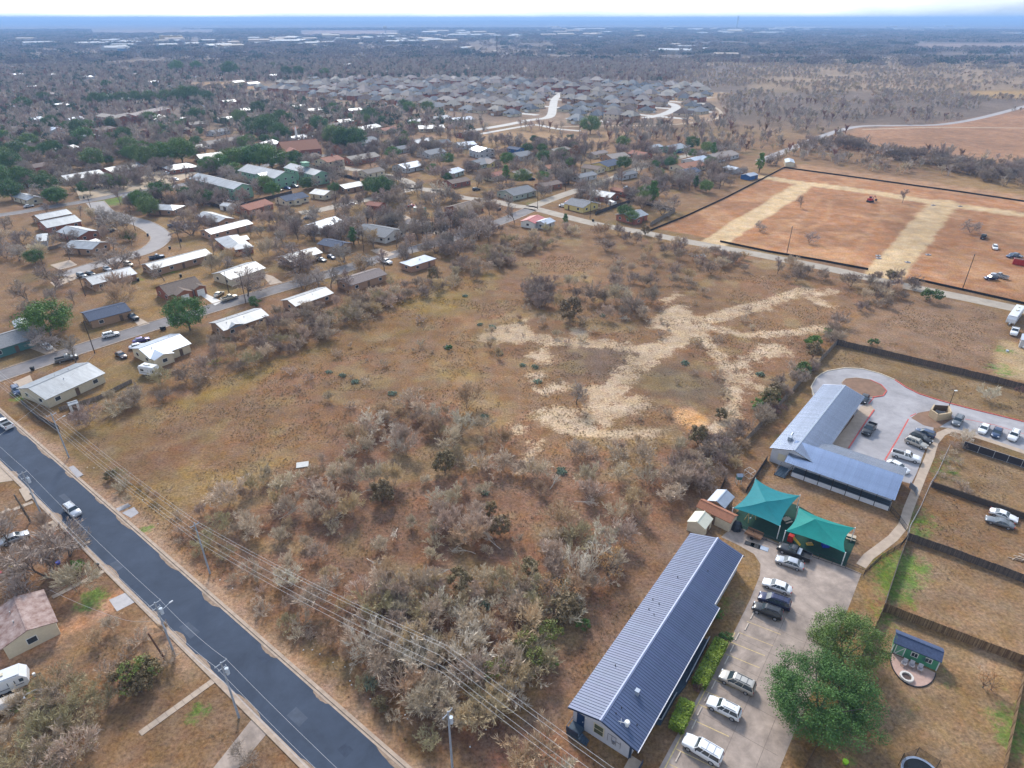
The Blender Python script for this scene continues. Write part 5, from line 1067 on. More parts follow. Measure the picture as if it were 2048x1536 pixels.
    if kind in ('bigsuv', 'van', 'suv'): parts['roof_rack'] = MB().box((xm, wt * .8, zt + .04), (t1 - t0 - .5, .05, .05)).box((xm, -wt * .8, zt + .04), (t1 - t0 - .5, .05, .05)).box((xm - .5, 0, zt + .06), (.05, wt * 1.6 if kind != 'suv' else .1, .04)).box((xm + .45, 0, zt + .06), (.05, wt * 1.6 if kind != 'suv' else .1, .04)).mesh('roof_rack', dark_metal if kind != 'bigsuv' else rim)
    if kind == 'pickup':
        parts['bed'] = MB().box((-1.68, -w * .93, 1.0), (2.42, .1, .46)).box((-1.68, w * .93, 1.0), (2.42, .1, .46)).box((-h + .08, 0, 1.0), (.1, w * 1.9, .46)).box((-.48, 0, 1.05), (.06, w * 1.9, .5)).mesh('bed', PAINT['white'])
        parts['bed_liner'] = MB().box((-1.68, 0, .86), (2.35, w * 1.76, .04)).mesh('bed_liner', bedm)
    wr = .33 if kind in ('sedan', 'hatch', 'coupe', 'van') else .39
    parts['wheel'] = MB().tube((0, -.12, 0), (0, .12, 0), wr, wr, 14).mesh('wheel', tyre); parts['rim'] = MB().tube((0, -.13, 0), (0, .13, 0), wr * .64, wr * .64, 10).mesh('rim', rim)
    zl = hood * .74; parts['headlight'] = MB().box((0, 0, 0), (.16, .34, .15)).mesh('headlight', lamp_w); parts['tail_light'] = MB().box((0, 0, 0), (.12, .26, .26)).mesh('tail_light', lamp_r)
    parts['mirror'] = MB().box((0, 0, 0), (.16, .2, .13)).mesh('mirror', PAINT['black'])
    parts['plate'] = MB().box((0, 0, 0), (.04, .4, .16)).mesh('number_plate', trim_w)
    return parts, dict(L=L_, w=w, h=h, wr=wr, wx=(L_ * .30 if kind != 'pickup' else L_ * .31), zl=zl, belt=belt, mx=b1 - .35)
CARS = {}
def car(kind, colour, front, rear, label, group=None, name=None, simple=False, cat=None):
    """front / rear: photo pixels of the bumpers near the ground; gives place and heading, size comes from the kind"""
    if kind not in CARS: CARS[kind] = car_meshes(kind)
    m, d = CARS[kind]; a, b = V2(G(*front, .6)), V2(G(*rear, .6)); c = (a + b) / 2; u = a - b; nm = dict(sedan='sedan', hatch='hatchback', suv='sport_utility_car', bigsuv='large_sport_utility_car', van='minivan', pickup='pickup_truck', coupe='coupe')[kind]
    t = thing(name or nm, label, cat or dict(van='minivan', pickup='pickup truck').get(kind, 'car'), (c.x, c.y, .02), math.atan2(u.y, u.x), group); pm = PAINT[colour]
    ob('body', m['body'], t, mat=pm); ob('windows', m['windows'], t); ob('roof', m['roof'], t, mat=pm)
    if 'bed' in m: ob('bed', m['bed'], t, mat=pm); ob('bed_liner', m['bed_liner'], t)
    for sx in (-1, 1):
        for sy in (-1, 1):
            wh = ob('wheel', m['wheel'], t, (sx * d['wx'], sy * (d['w'] - .11), d['wr']))
            if not simple: ob('rim', m['rim'], wh)
    for sy in (-1, 1):
        ob('headlight', m['headlight'], t, (d['h'] - .17, sy * d['w'] * .66, d['zl'])); ob('tail_light', m['tail_light'], t, (-d['h'] + .07, sy * d['w'] * .76, d['belt'] * .82 if kind != 'pickup' else .95))
        if not simple: ob('mirror', m['mirror'], t, (d['mx'], sy * (d['w'] + .06), d['belt'] + .06))
    if not simple:
        ob('number_plate', m['plate'], t, (-d['h'] - .005, 0, .62))
        if 'roof_rack' in m: ob('roof_rack', m['roof_rack'], t)
    return t
k = car('pickup', 'black', (1556, 1092), (1621, 1118), 'black pickup truck with silver tool box parked against the play yard fence')
tb = thing('tool_box', 'silver tool box across the bed of the black pickup', 'tool box', k.location + Vector((0, 0, 1.1)), k.rotation_euler.z); MB().box((-.85, 0, .05), (.55, 1.75, .4)).build('box', metal_light, tb); MB().box((-.85, 0, .27), (.58, 1.78, .05)).build('lid', metal_light, tb)
car('sedan', 'silver', (1553, 1116), (1606, 1134), 'silver sedan parked beside the black pickup')
car('sedan', 'white', (1527, 1162), (1582, 1182), 'white sedan parked in the front lot between silver and navy cars')
car('van', 'navy', (1519, 1191), (1579, 1213), 'dark navy minivan parked next to a black wagon')
car('suv', 'black', (1506, 1211), (1563, 1233), 'black wagon parked beside the navy minivan')
car('van', 'champagne', (1440, 1347), (1509, 1381), 'silver beige minivan with roof rails parked in a yellow bay')
car('suv', 'white', (1419, 1402), (1477, 1431), 'white compact sport utility car with dark sunroof in the front lot')
car('bigsuv', 'white', (1367, 1477), (1443, 1522), 'large white sport utility car with roof rails in the front lot')
car('pickup', 'black', (1728, 872), (1748, 846), 'black pickup truck stopped beside the red kerb of the upper car park')
car('hatch', 'darkblue', (1832, 860), (1868, 872), 'blue grey hatchback parked furthest along the row by the dumpster enclosure')
car('suv', 'black', (1863, 886), (1822, 868), 'black sport utility car parked between a silver one and a blue hatchback')
car('suv', 'champagne', (1857, 896), (1809, 877), 'silver sport utility car parked beside the white pickup')
car('pickup', 'white', (1841, 921), (1784, 905), 'white crew cab pickup parked nose in to the curved sidewalk')
car('sedan', 'white', (1817, 944), (1775, 922), 'white car half hidden by the pale metal roof')
car('suv', 'grey', (1909, 852), (1922, 832), 'dark grey car parked beside the dumpster enclosure')
car('sedan', 'white', (1962, 866), (1974, 848), 'white sedan parked next to a dark blue car on the upper drive')
car('sedan', 'darkblue', (1989, 875), (1999, 855), 'dark blue sedan between two white cars on the upper drive')
car('suv', 'white', (2022, 881), (2033, 862), 'white sport utility car at the end of the row on the upper drive')
car('sedan', 'black', (1726, 802), (1732, 792), 'dark car almost hidden behind the blue roof end')
car('coupe', 'white', (2030, 1038), (1986, 1022), 'white sports coupe with black hood scoops parked on the dead lawn')
car('coupe', 'grey', (1974, 1036), (2026, 1052), 'dark grey coupe parked beside the white sports coupe')
car('suv', 'silver', (158, 1032), (132, 1010), 'silver grey sport utility car driving on the main road')
car('pickup', 'white', (-6, 838), (24, 858), 'white pickup truck with covered bed driving away on the main road')
car('suv', 'darkblue', (38, 790), (28, 772), 'dark blue grey sport utility car parked by the corner house lawn')
car('pickup', 'black', (277, 640), (252, 629), 'black pickup with white hood parked on a dirt driveway')
car('suv', 'white', (237, 666), (206, 673), 'white sport utility car parked along the residential street')
car('sedan', 'white', (103, 698), (84, 688), 'white sedan on the driveway of the teal house')
car('pickup', 'grey', (150, 713), (116, 721), 'grey pickup truck parked under a bare tree on the street')
car('sedan', 'purple', (298, 676), (266, 684), 'dark purple car beside the pale metal roofed house')
car('sedan', 'silver', (284, 690), (266, 694), 'silver car tucked under the pale roof edge')
car('sedan', 'brown', (252, 716), (232, 704), 'dusty brown car under bare branches')
car('sedan', 'beige', (445, 583), (430, 593), 'beige sedan on the driveway beside the brick house')
car('pickup', 'beige', (473, 592), (445, 600), 'beige pickup truck parked at the street edge')
car('sedan', 'white', (222, 541), (206, 533), 'white sedan on the cul de sac beside the duplex')
car('suv', 'grey', (170, 553), (157, 549), 'grey car behind the duplex roof', simple=True)
car('sedan', 'black', (187, 549), (174, 545), 'black car beside the grey one at the duplex', simple=True)
car('suv', 'beige', (265, 531), (249, 526), 'beige sport utility car under the spreading bare tree', simple=True)
car('pickup', 'darkblue', (322, 513), (305, 516), 'dark blue pickup behind the long row house', simple=True)
car('sedan', 'black', (230, 459), (216, 463), 'black car on the driveway by the bend', simple=True)
car('pickup', 'darkblue', (357, 448), (340, 452), 'dark blue pickup beside the large bare oak', simple=True)
car('sedan', 'white', (380, 455), (364, 452), 'white car beside the trunk of the large bare oak', simple=True)
for kd, cl, f_, r_, lb_ in (('suv', 'silver', (185, 372), (169, 374), 'silver car on the tan apron beneath the round oak'), ('suv', 'darkblue', (198, 373), (182, 377), 'dark blue car beside the silver one on the apron'), ('sedan', 'grey', (314, 367), (303, 369), 'dark grey car by the upper street'), ('hatch', 'red', (322, 364), (312, 366), 'dark red car by the upper street'),
    ('pickup', 'white', (341, 346), (325, 348), 'white pickup on the apron near the green block'), ('sedan', 'white', (358, 360), (346, 357), 'white car crossing towards the green block'), ('suv', 'grey', (379, 381), (368, 379), 'grey car inside the fenced car park'), ('suv', 'white', (397, 384), (382, 383), 'white sport utility car under the green wall'), ('sedan', 'white', (416, 390), (401, 388), 'white sedan under the green wall'),
    ('sedan', 'white', (463, 402), (448, 399), 'white sedan at the end of the fenced car park'), ('sedan', 'silver', (63, 411), (52, 413), 'silver car by the upper street corner'), ('suv', 'silver', (736, 523), (713, 526), 'silver sport utility car on the street by the hedgerow'), ('pickup', 'white', (781, 526), (764, 521), 'white car on the verge behind the hedgerow'), ('sedan', 'darkblue', (669, 516), (656, 511), 'blue car at the carport house'),
    ('sedan', 'grey', (650, 521), (636, 517), 'grey car at the carport house'), ('sedan', 'blue', (582, 377), (568, 375), 'blue sedan behind the green apartment block'), ('suv', 'grey', (597, 373), (583, 372), 'grey car behind the green apartment block'), ('van', 'white', (653, 362), (637, 360), 'white van beside the dark wooden fence'), ('sedan', 'brown', (565, 380), (551, 379), 'brown car behind the green apartment block'),
    ('suv', 'black', (1070, 357), (1056, 359), 'black car beside the cream house'), ('suv', 'grey', (1172, 382), (1160, 384), 'dark car on the concrete street'), ('sedan', 'white', (1134, 412), (1119, 411), 'white sedan on the yellow house driveway'), ('sedan', 'red', (1144, 402), (1130, 405), 'red car at the yellow house'), ('sedan', 'blue', (1370, 304), (1353, 304), 'bright blue car on the far street'),
    ('sedan', 'blue', (1388, 292), (1375, 293), 'light blue car by the white roofed green house'), ('suv', 'black', (727, 292), (718, 292), 'black car near the rust coloured trees'), ('suv', 'black', (738, 293), (729, 294), 'second black car near the rust coloured trees'), ('sedan', 'red', (830, 411), (818, 412), 'red car behind the bare canopy'), ('suv', 'silver', (1296, 330), (1285, 333), 'silver car by the orange tan roof'),
    ('suv', 'silver', (790, 386), (775, 388), 'silver car on the concrete street'), ('suv', 'black', (960, 378), (945, 379), 'black car in a shaded yard'), ('sedan', 'darkblue', (627, 435), (607, 436), 'blue car at the concrete circle'), ('sedan', 'black', (905, 318), (893, 320), 'dark car by the bare trees'), ('suv', 'grey', (1260, 375), (1248, 377), 'grey car under the pines'), ('sedan', 'silver', (712, 408), (700, 408), 'silver car beside the concrete street bend')):
    car(kd, cl, f_, r_, lb_, simple=True)
car('pickup', 'black', (1972, 466), (1962, 482), 'black dump bed truck on the red dirt')
car('suv', 'white', (1992, 500), (1988, 490), 'white and blue car parked on the red dirt')
car('suv', 'darkblue', (2013, 513), (2035, 511), 'dark blue sport utility car beside the red container')
car('sedan', 'grey', (2040, 512), (2026, 508), 'grey car behind the dark blue one on the red dirt')
car('suv', 'navy', (1966, 556), (1998, 556), 'navy sport utility car on the red dirt near the silt fence')
car('pickup', 'silver', (1984, 548), (2014, 556), 'silver pickup truck beside the navy car on the red dirt')
car('pickup', 'white', (2026, 672), (2032, 655), 'white work truck parked by the grey shed')
car('sedan', 'white', (2052, 694), (2046, 684), 'white car at the edge of the sandy yard')
car('sedan', 'silver', (48, 1068), (8, 1084), 'silver car under bare branches in the cluttered yard')
# travel trailers and boat
def camper(A, B, wd, label, awn=False):
    a, b = V2(G(*A, .8)), V2(G(*B, .8)); u = a - b; c = (a + b) / 2; L_ = u.length; t = thing('travel_trailer', label, 'travel trailer', (c.x, c.y, 0), math.atan2(u.y, u.x)); h = L_ / 2; w_ = wd / 2
    side = [(-h, .55), (h - .35, .55), (h, 1.0), (h - .05, 2.0), (h - .75, 2.85), (-h + .3, 2.95), (-h, 2.6)]
    MB().loft([[(x, y, z) for x, z in side] for y in (-w_, w_)]).build('body', M('camper_white', (.66, .67, .68), .4, .06, .6), t)
    MB().box((0, 0, 2.98), (L_ - 1.4, wd - .3, .06)).build('roof_panel', M('camper_roof', (.60, .61, .62), .6, .1, .6), t)
    for x in (-h * .5, h * .05): MB().box((x, 0, 3.08), (.5, .5, .18)).build('roof_hatch', M('frame_cream', (.58, .52, .38)), t)
    MB().box((-.5, 0, 3.15), (1.0, .8, .25)).build('air_conditioner', trim_w, t)
    for s in (-1, 1):
        for x, lw in ((-h * .55, 1.1), (h * .35, .9), (h * .75, .5)): MB().box((x, s * (w_ + .01), 1.9), (lw, .04, .6)).build('window', car_glass, t)
        MB().box((0, s * (w_ + .012), 1.2), (L_ * .8, .03, .12)).build('stripe', M('stripe_grey', (.12, .13, .15), .5, .1, 1), t)
        for x in (-.5, .45): ob('wheel', MB().tube((x, s * (w_ - .15), .35), (x, s * (w_ + .05), .35), .35, None, 12).mesh('wheel', tyre), t)
    MB().box((h * .35, -(w_ + .02), 1.45), (.7, .04, 1.7)).build('door', trim_w, t)
    MB().tube((h - .2, -.5, .5), (h + 1.3, 0, .5), .06, None, 5).tube((h - .2, .5, .5), (h + 1.3, 0, .5), .06, None, 5).build('tow_bar', dark_metal, t)
    MB().tube((h + .5, 0, .5), (h + .5, 0, 1.05), .22, .2, 8).build('gas_bottle', trim_w, t)
camper((60, 1352), (-40, 1392), 2.4, 'white travel trailer with dark windows parked on the weedy lawn')
camper((2020, 646), (2038, 622), 2.5, 'white travel trailer parked beside the plowed field')
camper((318, 748), (285, 742), 2.3, 'small white camper under a tan tarp behind the hedgerow')
bt = thing('covered_boat', 'boat on a trailer under a dirty white cover beside the travel trailer', 'boat', G(0, 1424), heading(G(40, 1402), G(-40, 1446))); rings = []
for x, w_, z1_ in ((-3.2, .9, 1.5), (-1.5, 1.15, 1.7), (.5, 1.15, 1.75), (2.0, .8, 1.6), (3.0, .15, 1.45)): rings.append([(x, -w_, .7), (x, -w_ * 1.05, 1.2), (x, -w_ * .5, z1_), (x, w_ * .5, z1_), (x, w_ * 1.05, 1.2), (x, w_, .7)])
MB().loft(rings).build('cover', M('cover_dirty_white', (.50, .45, .40), .9, .25, 1.2), bt); MB().box((0, 0, .5), (6.2, 1.2, .12)).box((3.8, 0, .5), (1.6, .12, .12)).build('trailer_frame', metal_light, bt)
for s in (-1, 1): MB().tube((-.6, s * 1.0, .32), (-.6, s * 1.2, .32), .32, None, 12).build('wheel', tyre, bt)
# utility trailer, red container, red excavator
ut = thing('utility_trailer', 'rusty wooden flat trailer standing outside the play yard fence', 'trailer', G(1507, 1073), heading(G(1522, 1080), G(1490, 1066))); wd_ = M('rusty_planks', (.22, .12, .07), .9, .25, 3)
for k in range(5): MB().box((0, -.7 + .35 * k, .55), (3.0, .33, .06)).build('plank', wd_, ut)
for s in (-1, 1): MB().box((0, s * .92, .8), (3.0, .05, .45)).build('side_rail', wd_, ut); ob('wheel', MB().tube((0, s * .98, .3), (0, s * 1.15, .3), .3, None, 12).mesh('wheel', tyre), ut)
MB().tube((1.5, -.5, .45), (2.5, 0, .45), .05, None, 5).tube((1.5, .5, .45), (2.5, 0, .45), .05, None, 5).build('tow_bar', dark_metal, ut)
rc = thing('roll_off_container', 'red steel roll off container on the red dirt', 'container', G(2044, 530), heading(G(2070, 534), G(2026, 527))); MB().box((0, 0, 1.1), (6.5, 2.4, 2.2)).build('box', PAINT['red'], rc); MB().box((0, 0, 2.22), (6.1, 2.0, .06)).build('load', M('debris', (.14, .08, .06), 1, .3, 2), rc)
for k in range(7): MB().box((-2.8 + .93 * k, -1.24, 1.1), (.12, .1, 2.1)).build('rib', PAINT['red'], rc)
ex = thing('excavator', 'small red excavator standing on the red dirt pad', 'excavator', G(1740, 404), .5); MB().box((0, 0, .45), (3.4, 2.2, .9)).build('tracks', bedm, ex); MB().box((-.3, 0, 1.5), (2.4, 2.0, 1.1)).build('engine_house', PAINT['red'], ex); MB().box((.4, .5, 2.3), (1.2, .9, 1.4)).build('cab', PAINT['red'], ex); MB().box((.4, .5, 2.4), (1.22, .92, .7)).build('windows', car_glass, ex)
MB().tube((.9, -.3, 1.5), (2.6, -.3, 3.2), .18, .16, 6).tube((2.6, -.3, 3.2), (4.2, -.3, 1.2), .16, .12, 6).build('boom', PAINT['red'], ex); MB().box((4.3, -.3, .7), (.7, .9, .9)).build('bucket', bedm, ex)
# ---------------------------------------------------------------- poles and wires
pole_grey = M('pole_weathered', (.30, .33, .37), .8, .15, 2); pole_wood = M('pole_wood', (.07, .05, .04), .9, .2, 3); insul = M('insulator', (.45, .47, .5), .4, .1, 3); wire_m = M('wire_pale', (.46, .46, .46), .6, .05, 1)
ARM = math.atan2(rn.y, rn.x)
def pole(p, h, label, m=None, arms=((-.4, 2.2),), trans=False, lamp=False, group=None, rz=None, r=.17):
    t = thing('utility_pole', label, 'utility pole', (p.x, p.y, 0), ARM if rz is None else rz, group); m = m or pole_grey
    MB().tube((0, 0, -.3), (0, 0, h), r, r * .62, 8).build('post', m, t)
    for dz, w_ in arms:
        a = MB().box((0, .14, h + dz), (w_, .1, .12)).build('crossarm', m, t)
        for x in np.linspace(-w_ / 2 + .1, w_ / 2 - .1, 3): MB().tube((x, .14, h + dz + .06), (x, .14, h + dz + .3), .05, .035, 6).build('insulator', insul, a)
    if trans: MB().tube((.42, 0, h - 2.7), (.42, 0, h - 1.6), .26, .26, 10).box((.2, 0, h - 2.1), (.3, .12, .1)).build('transformer', M('transformer_grey', (.48, .54, .60), .5, .08, 2), t)
    if lamp: MB().tube((0, 0, h - 2.2), (1.9, .3, h - 1.9), .04, None, 5).box((2.1, .32, h - 1.92), (.55, .22, .12)).build('street_light', insul, t)
    return t
def wire(pts, label, group, r=.016, sag=.9, name='power_line', m=None):
    b = MB()
    for a, c in zip(pts[:-1], pts[1:]):
        a, c = Vector(a), Vector(c); prev = a
        for k in range(1, 11):
            u = k / 10; q = a.lerp(c, u); q.z -= sag * 4 * u * (1 - u); b.tube(prev, q, r, None, 3, False); prev = q
    return tag(b.build(name, m or wire_m), label, 'cable', group)
HP = 11.6
left = [G(88, 1040), G(350, 1312), G(478, 1435)]
pole(left[0], HP, 'grey utility pole with transformer standing before the silver car on the road', trans=True, arms=((-.35, 1.6), (-1.5, 1.2)))
pole(left[1], HP, 'grey utility pole with transformer and street light beside a leaning wooden stump', trans=True, lamp=True, arms=((-.35, 1.8), (-1.3, 1.2)))
pole(left[2], HP, 'grey utility pole with transformer beside the slab footpath', trans=True, arms=((-.35, 1.8), (-1.3, 1.2)))
rights = [G(138, 915), G(420, 1147), G(896, 1423, HP)]
pole(rights[0], HP, 'grey utility pole with two street light arms near the corner house', arms=((-.5, 2.0),), lamp=True)
pole(rights[1], HP, 'slim grey utility pole at the edge of the thicket', arms=((-.6, 1.6),))
pole(rights[2], HP, 'grey utility pole with transformer by the bare dirt verge', arms=((-.6, 1.8),), trans=True)
E3 = Vector((rd.x, rd.y, 0)); N3 = Vector((rn.x, rn.y, 0))
for k, (o, z) in enumerate(((.75, HP - .1), (-.75, HP - .1), (-.5, 8.4), (-.2, 7.6))):
    P = [left[0] - E3 * 46, left[0], left[1], left[2], left[2] + E3 * 40]
    wire([p + N3 * o + Vector((0, 0, z)) for p in P], 'pale overhead cable strung along the house side of the main road', 'cables along the house side of the main road')
for k, (o, z) in enumerate(((.0, HP), (.75, HP - .5), (-.75, HP - .5), (-.3, 8.6), (-.3, 7.5))):
    P = [rights[0] - E3 * 70, rights[0], rights[1], rights[2], rights[2] + E3 * 45]
    wire([p + N3 * o + Vector((0, 0, z)) for p in P], 'pale overhead cable strung along the thicket side of the main road', 'cables along the thicket side of the main road')
wire([left[1] + Vector((0, 0, 8.2)), G(250, 1240, 7), G(100, 1180, 5.0)], 'thin service drop running towards the rusty roofed house', None, .02, .5)
for (x, y), h, lbl in (((190, 707), 10.5, 'dark wooden pole beside the white car on the residential street'), ((187, 432), 10, 'dark wooden pole at the upper street junction'), ((271, 462), 9.5, 'dark wooden pole in front of the wide bare tree at the bend'), ((362, 496), 10, 'dark wooden pole at the tip of the cul de sac'), ((96, 557), 10, 'dark wooden pole by the end of the cul de sac arm'), ((492, 607), 11, 'dark wooden pole at the street beside the beige pickup'), ((139, 497), 8, 'dark wooden pole behind the square white roofed house'),
                       ((171, 592), 8, 'dark wooden pole behind the duplex yard'), ((458, 586), 8, 'dark wooden pole beside the cream house'), ((1573, 510), 12, 'tall dark pole at the silt fence by the red dirt'), ((1925, 578), 13, 'tallest dark pole at the silt fence near the navy car'), ((1180, 437), 9.5, 'dark wooden pole in front of the yellow house'), ((1075, 418), 9, 'dark wooden pole at the concrete street junction'), ((1131, 382), 9, 'dark wooden pole beside the side street'), ((728, 505), 9, 'dark wooden pole by the hedgerow street'), ((866, 467), 8.5, 'dark wooden pole beside the reddish tree'), ((902, 475), 9, 'dark wooden pole beyond the reddish tree'), ((672, 405), 9, 'dark wooden pole at the concrete bend'), ((560, 425), 9, 'dark wooden pole near the red brown roof'), ((690, 523), 8, 'dark wooden pole at the street verge')):
    pole(G(x, y), h, lbl, pole_wood, arms=((-.5, 1.8),) if h > 9 else (), r=.15)
for A, B in (((190, 707), (492, 607)), ((492, 607), (728, 505)), ((187, 432), (271, 462)), ((271, 462), (362, 496))): wire([G(*A) + Vector((0, 0, 9.6)), G(*B) + Vector((0, 0, 9.6))], 'dark overhead cable between wooden poles of the neighbourhood', 'cables between the wooden poles', .018, .8, m=dark_metal)
wire([G(190, 707, 9.8), left[0] - E3 * 20 + Vector((0, 0, 9.5))], 'pale cable crossing from the side street to the main road', None, .02, .8)
st = thing('pole_stump', 'leaning brown wooden post beside the bushes by the road', 'post', G(330, 1318), 0); MB().tube((0, 0, -.2), (-1.1, .1, 5.6), .15, .12, 7).build('post', M('post_brown', (.13, .07, .05), .9, .2, 3), st)
st = thing('ivy_trunk', 'leaning dead trunk wrapped in green ivy by the road', 'dead trunk', G(62, 1045), 0); MB().tube((0, 0, -.2), (-1.5, .8, 6.2), .2, .13, 7).build('trunk', bark_dark, st); ob('ivy', crown_leaves(77, 6.0, .45, .3, 40, 14, .16, core=.1).mesh('ivy', LEAF_CEDAR), st).rotation_euler = (-.12, -.24, 0)
lp = thing('lamp_post', 'slim dark lamp post with white head in the upper car park', 'lamp post', G(1893, 825)); MB().tube((0, 0, -.1), (0, 0, 6.2), .08, .06, 8).build('pole', dark_metal, lp); MB().box((.25, 0, 6.25), (.7, .35, .14)).build('lamp_head', trim_w, lp)

# ---------------------------------------------------------------- fences
wood_d = [M('fence_wood_grey%d' % i, c, .9, .25, 3) for i, c in enumerate(((.085, .072, .066), (.055, .048, .046), (.115, .09, .078)))]
wood_b = [M('fence_wood_brown%d' % i, c, .9, .25, 3) for i, c in enumerate(((.20, .13, .07), (.13, .08, .045), (.27, .185, .105)))]
wood_l = [M('fence_wood_pale%d' % i, c, .9, .2, 3) for i, c in enumerate(((.24, .20, .17), (.19, .16, .135), (.29, .245, .20)))]
_pan = {}
def picket_panel(mats, h, key, seed):
    k = (key, h, seed)
    if k not in _pan:
        r = random.Random(seed); b = MB(); n = 16
        for i in range(n):
            b.cur = r.choice((0, 0, 0, 1, 1, 2)); b.box((-1.2 + (i + .5) * .15, r.uniform(-.008, .008), h / 2 + r.uniform(-.03, .03)), (.14, .025, h))
        b.cur = 1; b.box((0, .05, h * .25), (2.4, .05, .09)); b.box((0, .05, h * .8), (2.4, .05, .09)); _pan[k] = b.mesh('picket_panel', mats)
    return _pan[k]
def fence(px, h, label, mats, key, name='wooden_fence'):
    P = [V2(G(*p)) for p in px]; o = P[0]; t = thing(name, label, 'fence', (o.x, o.y, 0)); pm = MB().box((0, 0, h / 2), (.12, .12, h + .05)).mesh('post', mats[1])
    for a, b in zip(P[:-1], P[1:]):
        d = b - a; n = max(1, round(d.length / 2.4)); rz = math.atan2(d.y, d.x)
        for i in range(n):
            c = a + d * ((i + .5) / n) - o; q = ob('picket_panel', picket_panel(mats, h, key, rnd.randrange(4)), t, (c.x, c.y, 0), rz, (d.length / n / 2.4, 1, rnd.uniform(.97, 1.03))); q['kind'] = 'stuff'
            e = a + d * (i / n) - o; ob('post', pm, t, (e.x, e.y, 0), rz)
    return t
def rail_fence(px, h, label, m, name='metal_fence', fill=.0, gap=.16, bay=2.4, fillmat=None, cat='fence'):
    """posts, two rails and thin bars, or a solid screen"""
    P = [V2(G(*p)) for p in px]; o = P[0]; t = thing(name, label, cat, (o.x, o.y, 0)); pm = MB().box((0, 0, h / 2), (.08, .08, h)).mesh('post', m); cache = {}
    for a, b in zip(P[:-1], P[1:]):
        d = b - a; n = max(1, round(d.length / bay)); rz = math.atan2(d.y, d.x); ln = round(d.length / n, 2)
        if ln not in cache:
            bb = MB().box((0, 0, h - .05), (ln, .05, .05)).box((0, 0, .12), (ln, .05, .05))
            if fill: bb.cur = 1; bb.box((0, 0, h * fill / 2), (ln, .03, h * fill))
            else:
                for k in range(int(ln / gap)): bb.box((-ln / 2 + gap * (k + .5), 0, h / 2), (.025, .025, h * .94))
            cache[ln] = bb.mesh('fence_panel', [m, fillmat or m])
        for i in range(n):
            c = a + d * ((i + .5) / n) - o; q = ob('fence_panel', cache[ln], t, (c.x, c.y, 0), rz); q['kind'] = 'stuff'; e = a + d * (i / n) - o; ob('post', pm, t, (e.x, e.y, 0), rz)
    return t
fence([(1672, 690), (1800, 720), (1990, 766), (2080, 790)], 1.9, 'dark weathered wooden fence between the plowed field and the upper drive', wood_d, 'd')
fence([(1672, 690), (1580, 790), (1482, 896)], 1.8, 'grey wooden fence running from the thicket to the plowed field corner', wood_l, 'l')
fence([(1765, 1222), (1860, 1258), (1960, 1297), (2050, 1330)], 1.8, 'brown wooden fence behind the green garden shed', wood_b, 'b')
fence([(1765, 1222), (1735, 1290), (1655, 1450), (1598, 1560)], 1.6, 'thin brown fence beside the evergreen oaks and parking lot', wood_b, 'b')
fence([(2050, 1330), (2028, 1430), (2000, 1570)], 1.7, 'brown fence on the far side of the trampoline yard', wood_b, 'b')
fence([(1813, 1080), (1900, 1110), (1980, 1140), (2080, 1178)], 1.7, 'dark wooden fence between the coupe yard and the green corner yard', wood_d, 'd')
fence([(1813, 1080), (1795, 1130), (1775, 1190), (1765, 1222)], 1.6, 'pale thin fence beside the bright green grass corner', wood_l, 'l')
rail_fence([(1896, 900), (1871, 955), (1858, 975), (1838, 1022), (1816, 1062), (1813, 1080)], 1.5, 'chain fence with pale top rail along the curved sidewalk', M('galvanised', (.42, .40, .40), .5, .1, 2, metal=.4), gap=.3)
rail_fence([(1925, 896), (1985, 916), (2070, 943)], 1.9, 'black privacy screen fence with pale rails beside the sidewalk', M('rail_pale', (.45, .45, .45), .5, .1, 2), name='screen_fence', fill=.95, fillmat=M('screen_black', (.035, .03, .035), .9, .2, 2))
rail_fence([(1862, 974), (1920, 994), (1990, 1018), (2080, 1050)], 1.5, 'vine covered dark fence above the sports coupe', wood_d[1], name='vine_fence', fill=.9, fillmat=M('vine_dark', (.07, .055, .045), 1, .4, 3))
rail_fence([(1478, 1060), (1560, 1092), (1690, 1137), (1727, 1151)], 1.3, 'black metal fence between play yard and parking lot', dark_metal)
rail_fence([(1727, 1151), (1760, 1120), (1800, 1095), (1816, 1075)], 1.3, 'black metal fence along the outer edge of the curved sidewalk', dark_metal)
rail_fence([(1780, 1022), (1798, 1042), (1812, 1062)], 1.2, 'short black metal fence from the porch to the sidewalk', dark_metal)
rail_fence([(1818, 975), (1830, 985), (1833, 992)], 1.4, 'grey board gate fence by the pale roof corner', metal_light, fill=.9)
rail_fence([(1440, 985), (1452, 958)], 1.6, 'short dark fence piece behind the pale blue shed', dark_metal, fill=.95)
rail_fence([(1492, 985), (1534, 920)], 1.4, 'dark board fence below the long pale roof', wood_d[1], fill=.95)
silt = M('silt_fabric', (.022, .018, .018), .9, .2, 2)
for q, lb_ in (([(1440, 484), (1536, 504), (1640, 522), (1736, 540)], 'low black silt fence along the concrete street west of the haul road'), ([(1822, 558), (1930, 582), (2090, 618)], 'low black silt fence along the concrete street east of the haul road'), ([(1568, 336), (1700, 354), (1786, 366), (1930, 386), (2090, 410)], 'long black silt fence at the back of the red dirt site'), ([(1300, 462), (1370, 434), (1450, 397), (1568, 336)], 'low black silt fence on the house side of the red dirt site')):
    rail_fence(q, .8, lb_, silt, name='silt_fence', fill=1.0, bay=6.0)
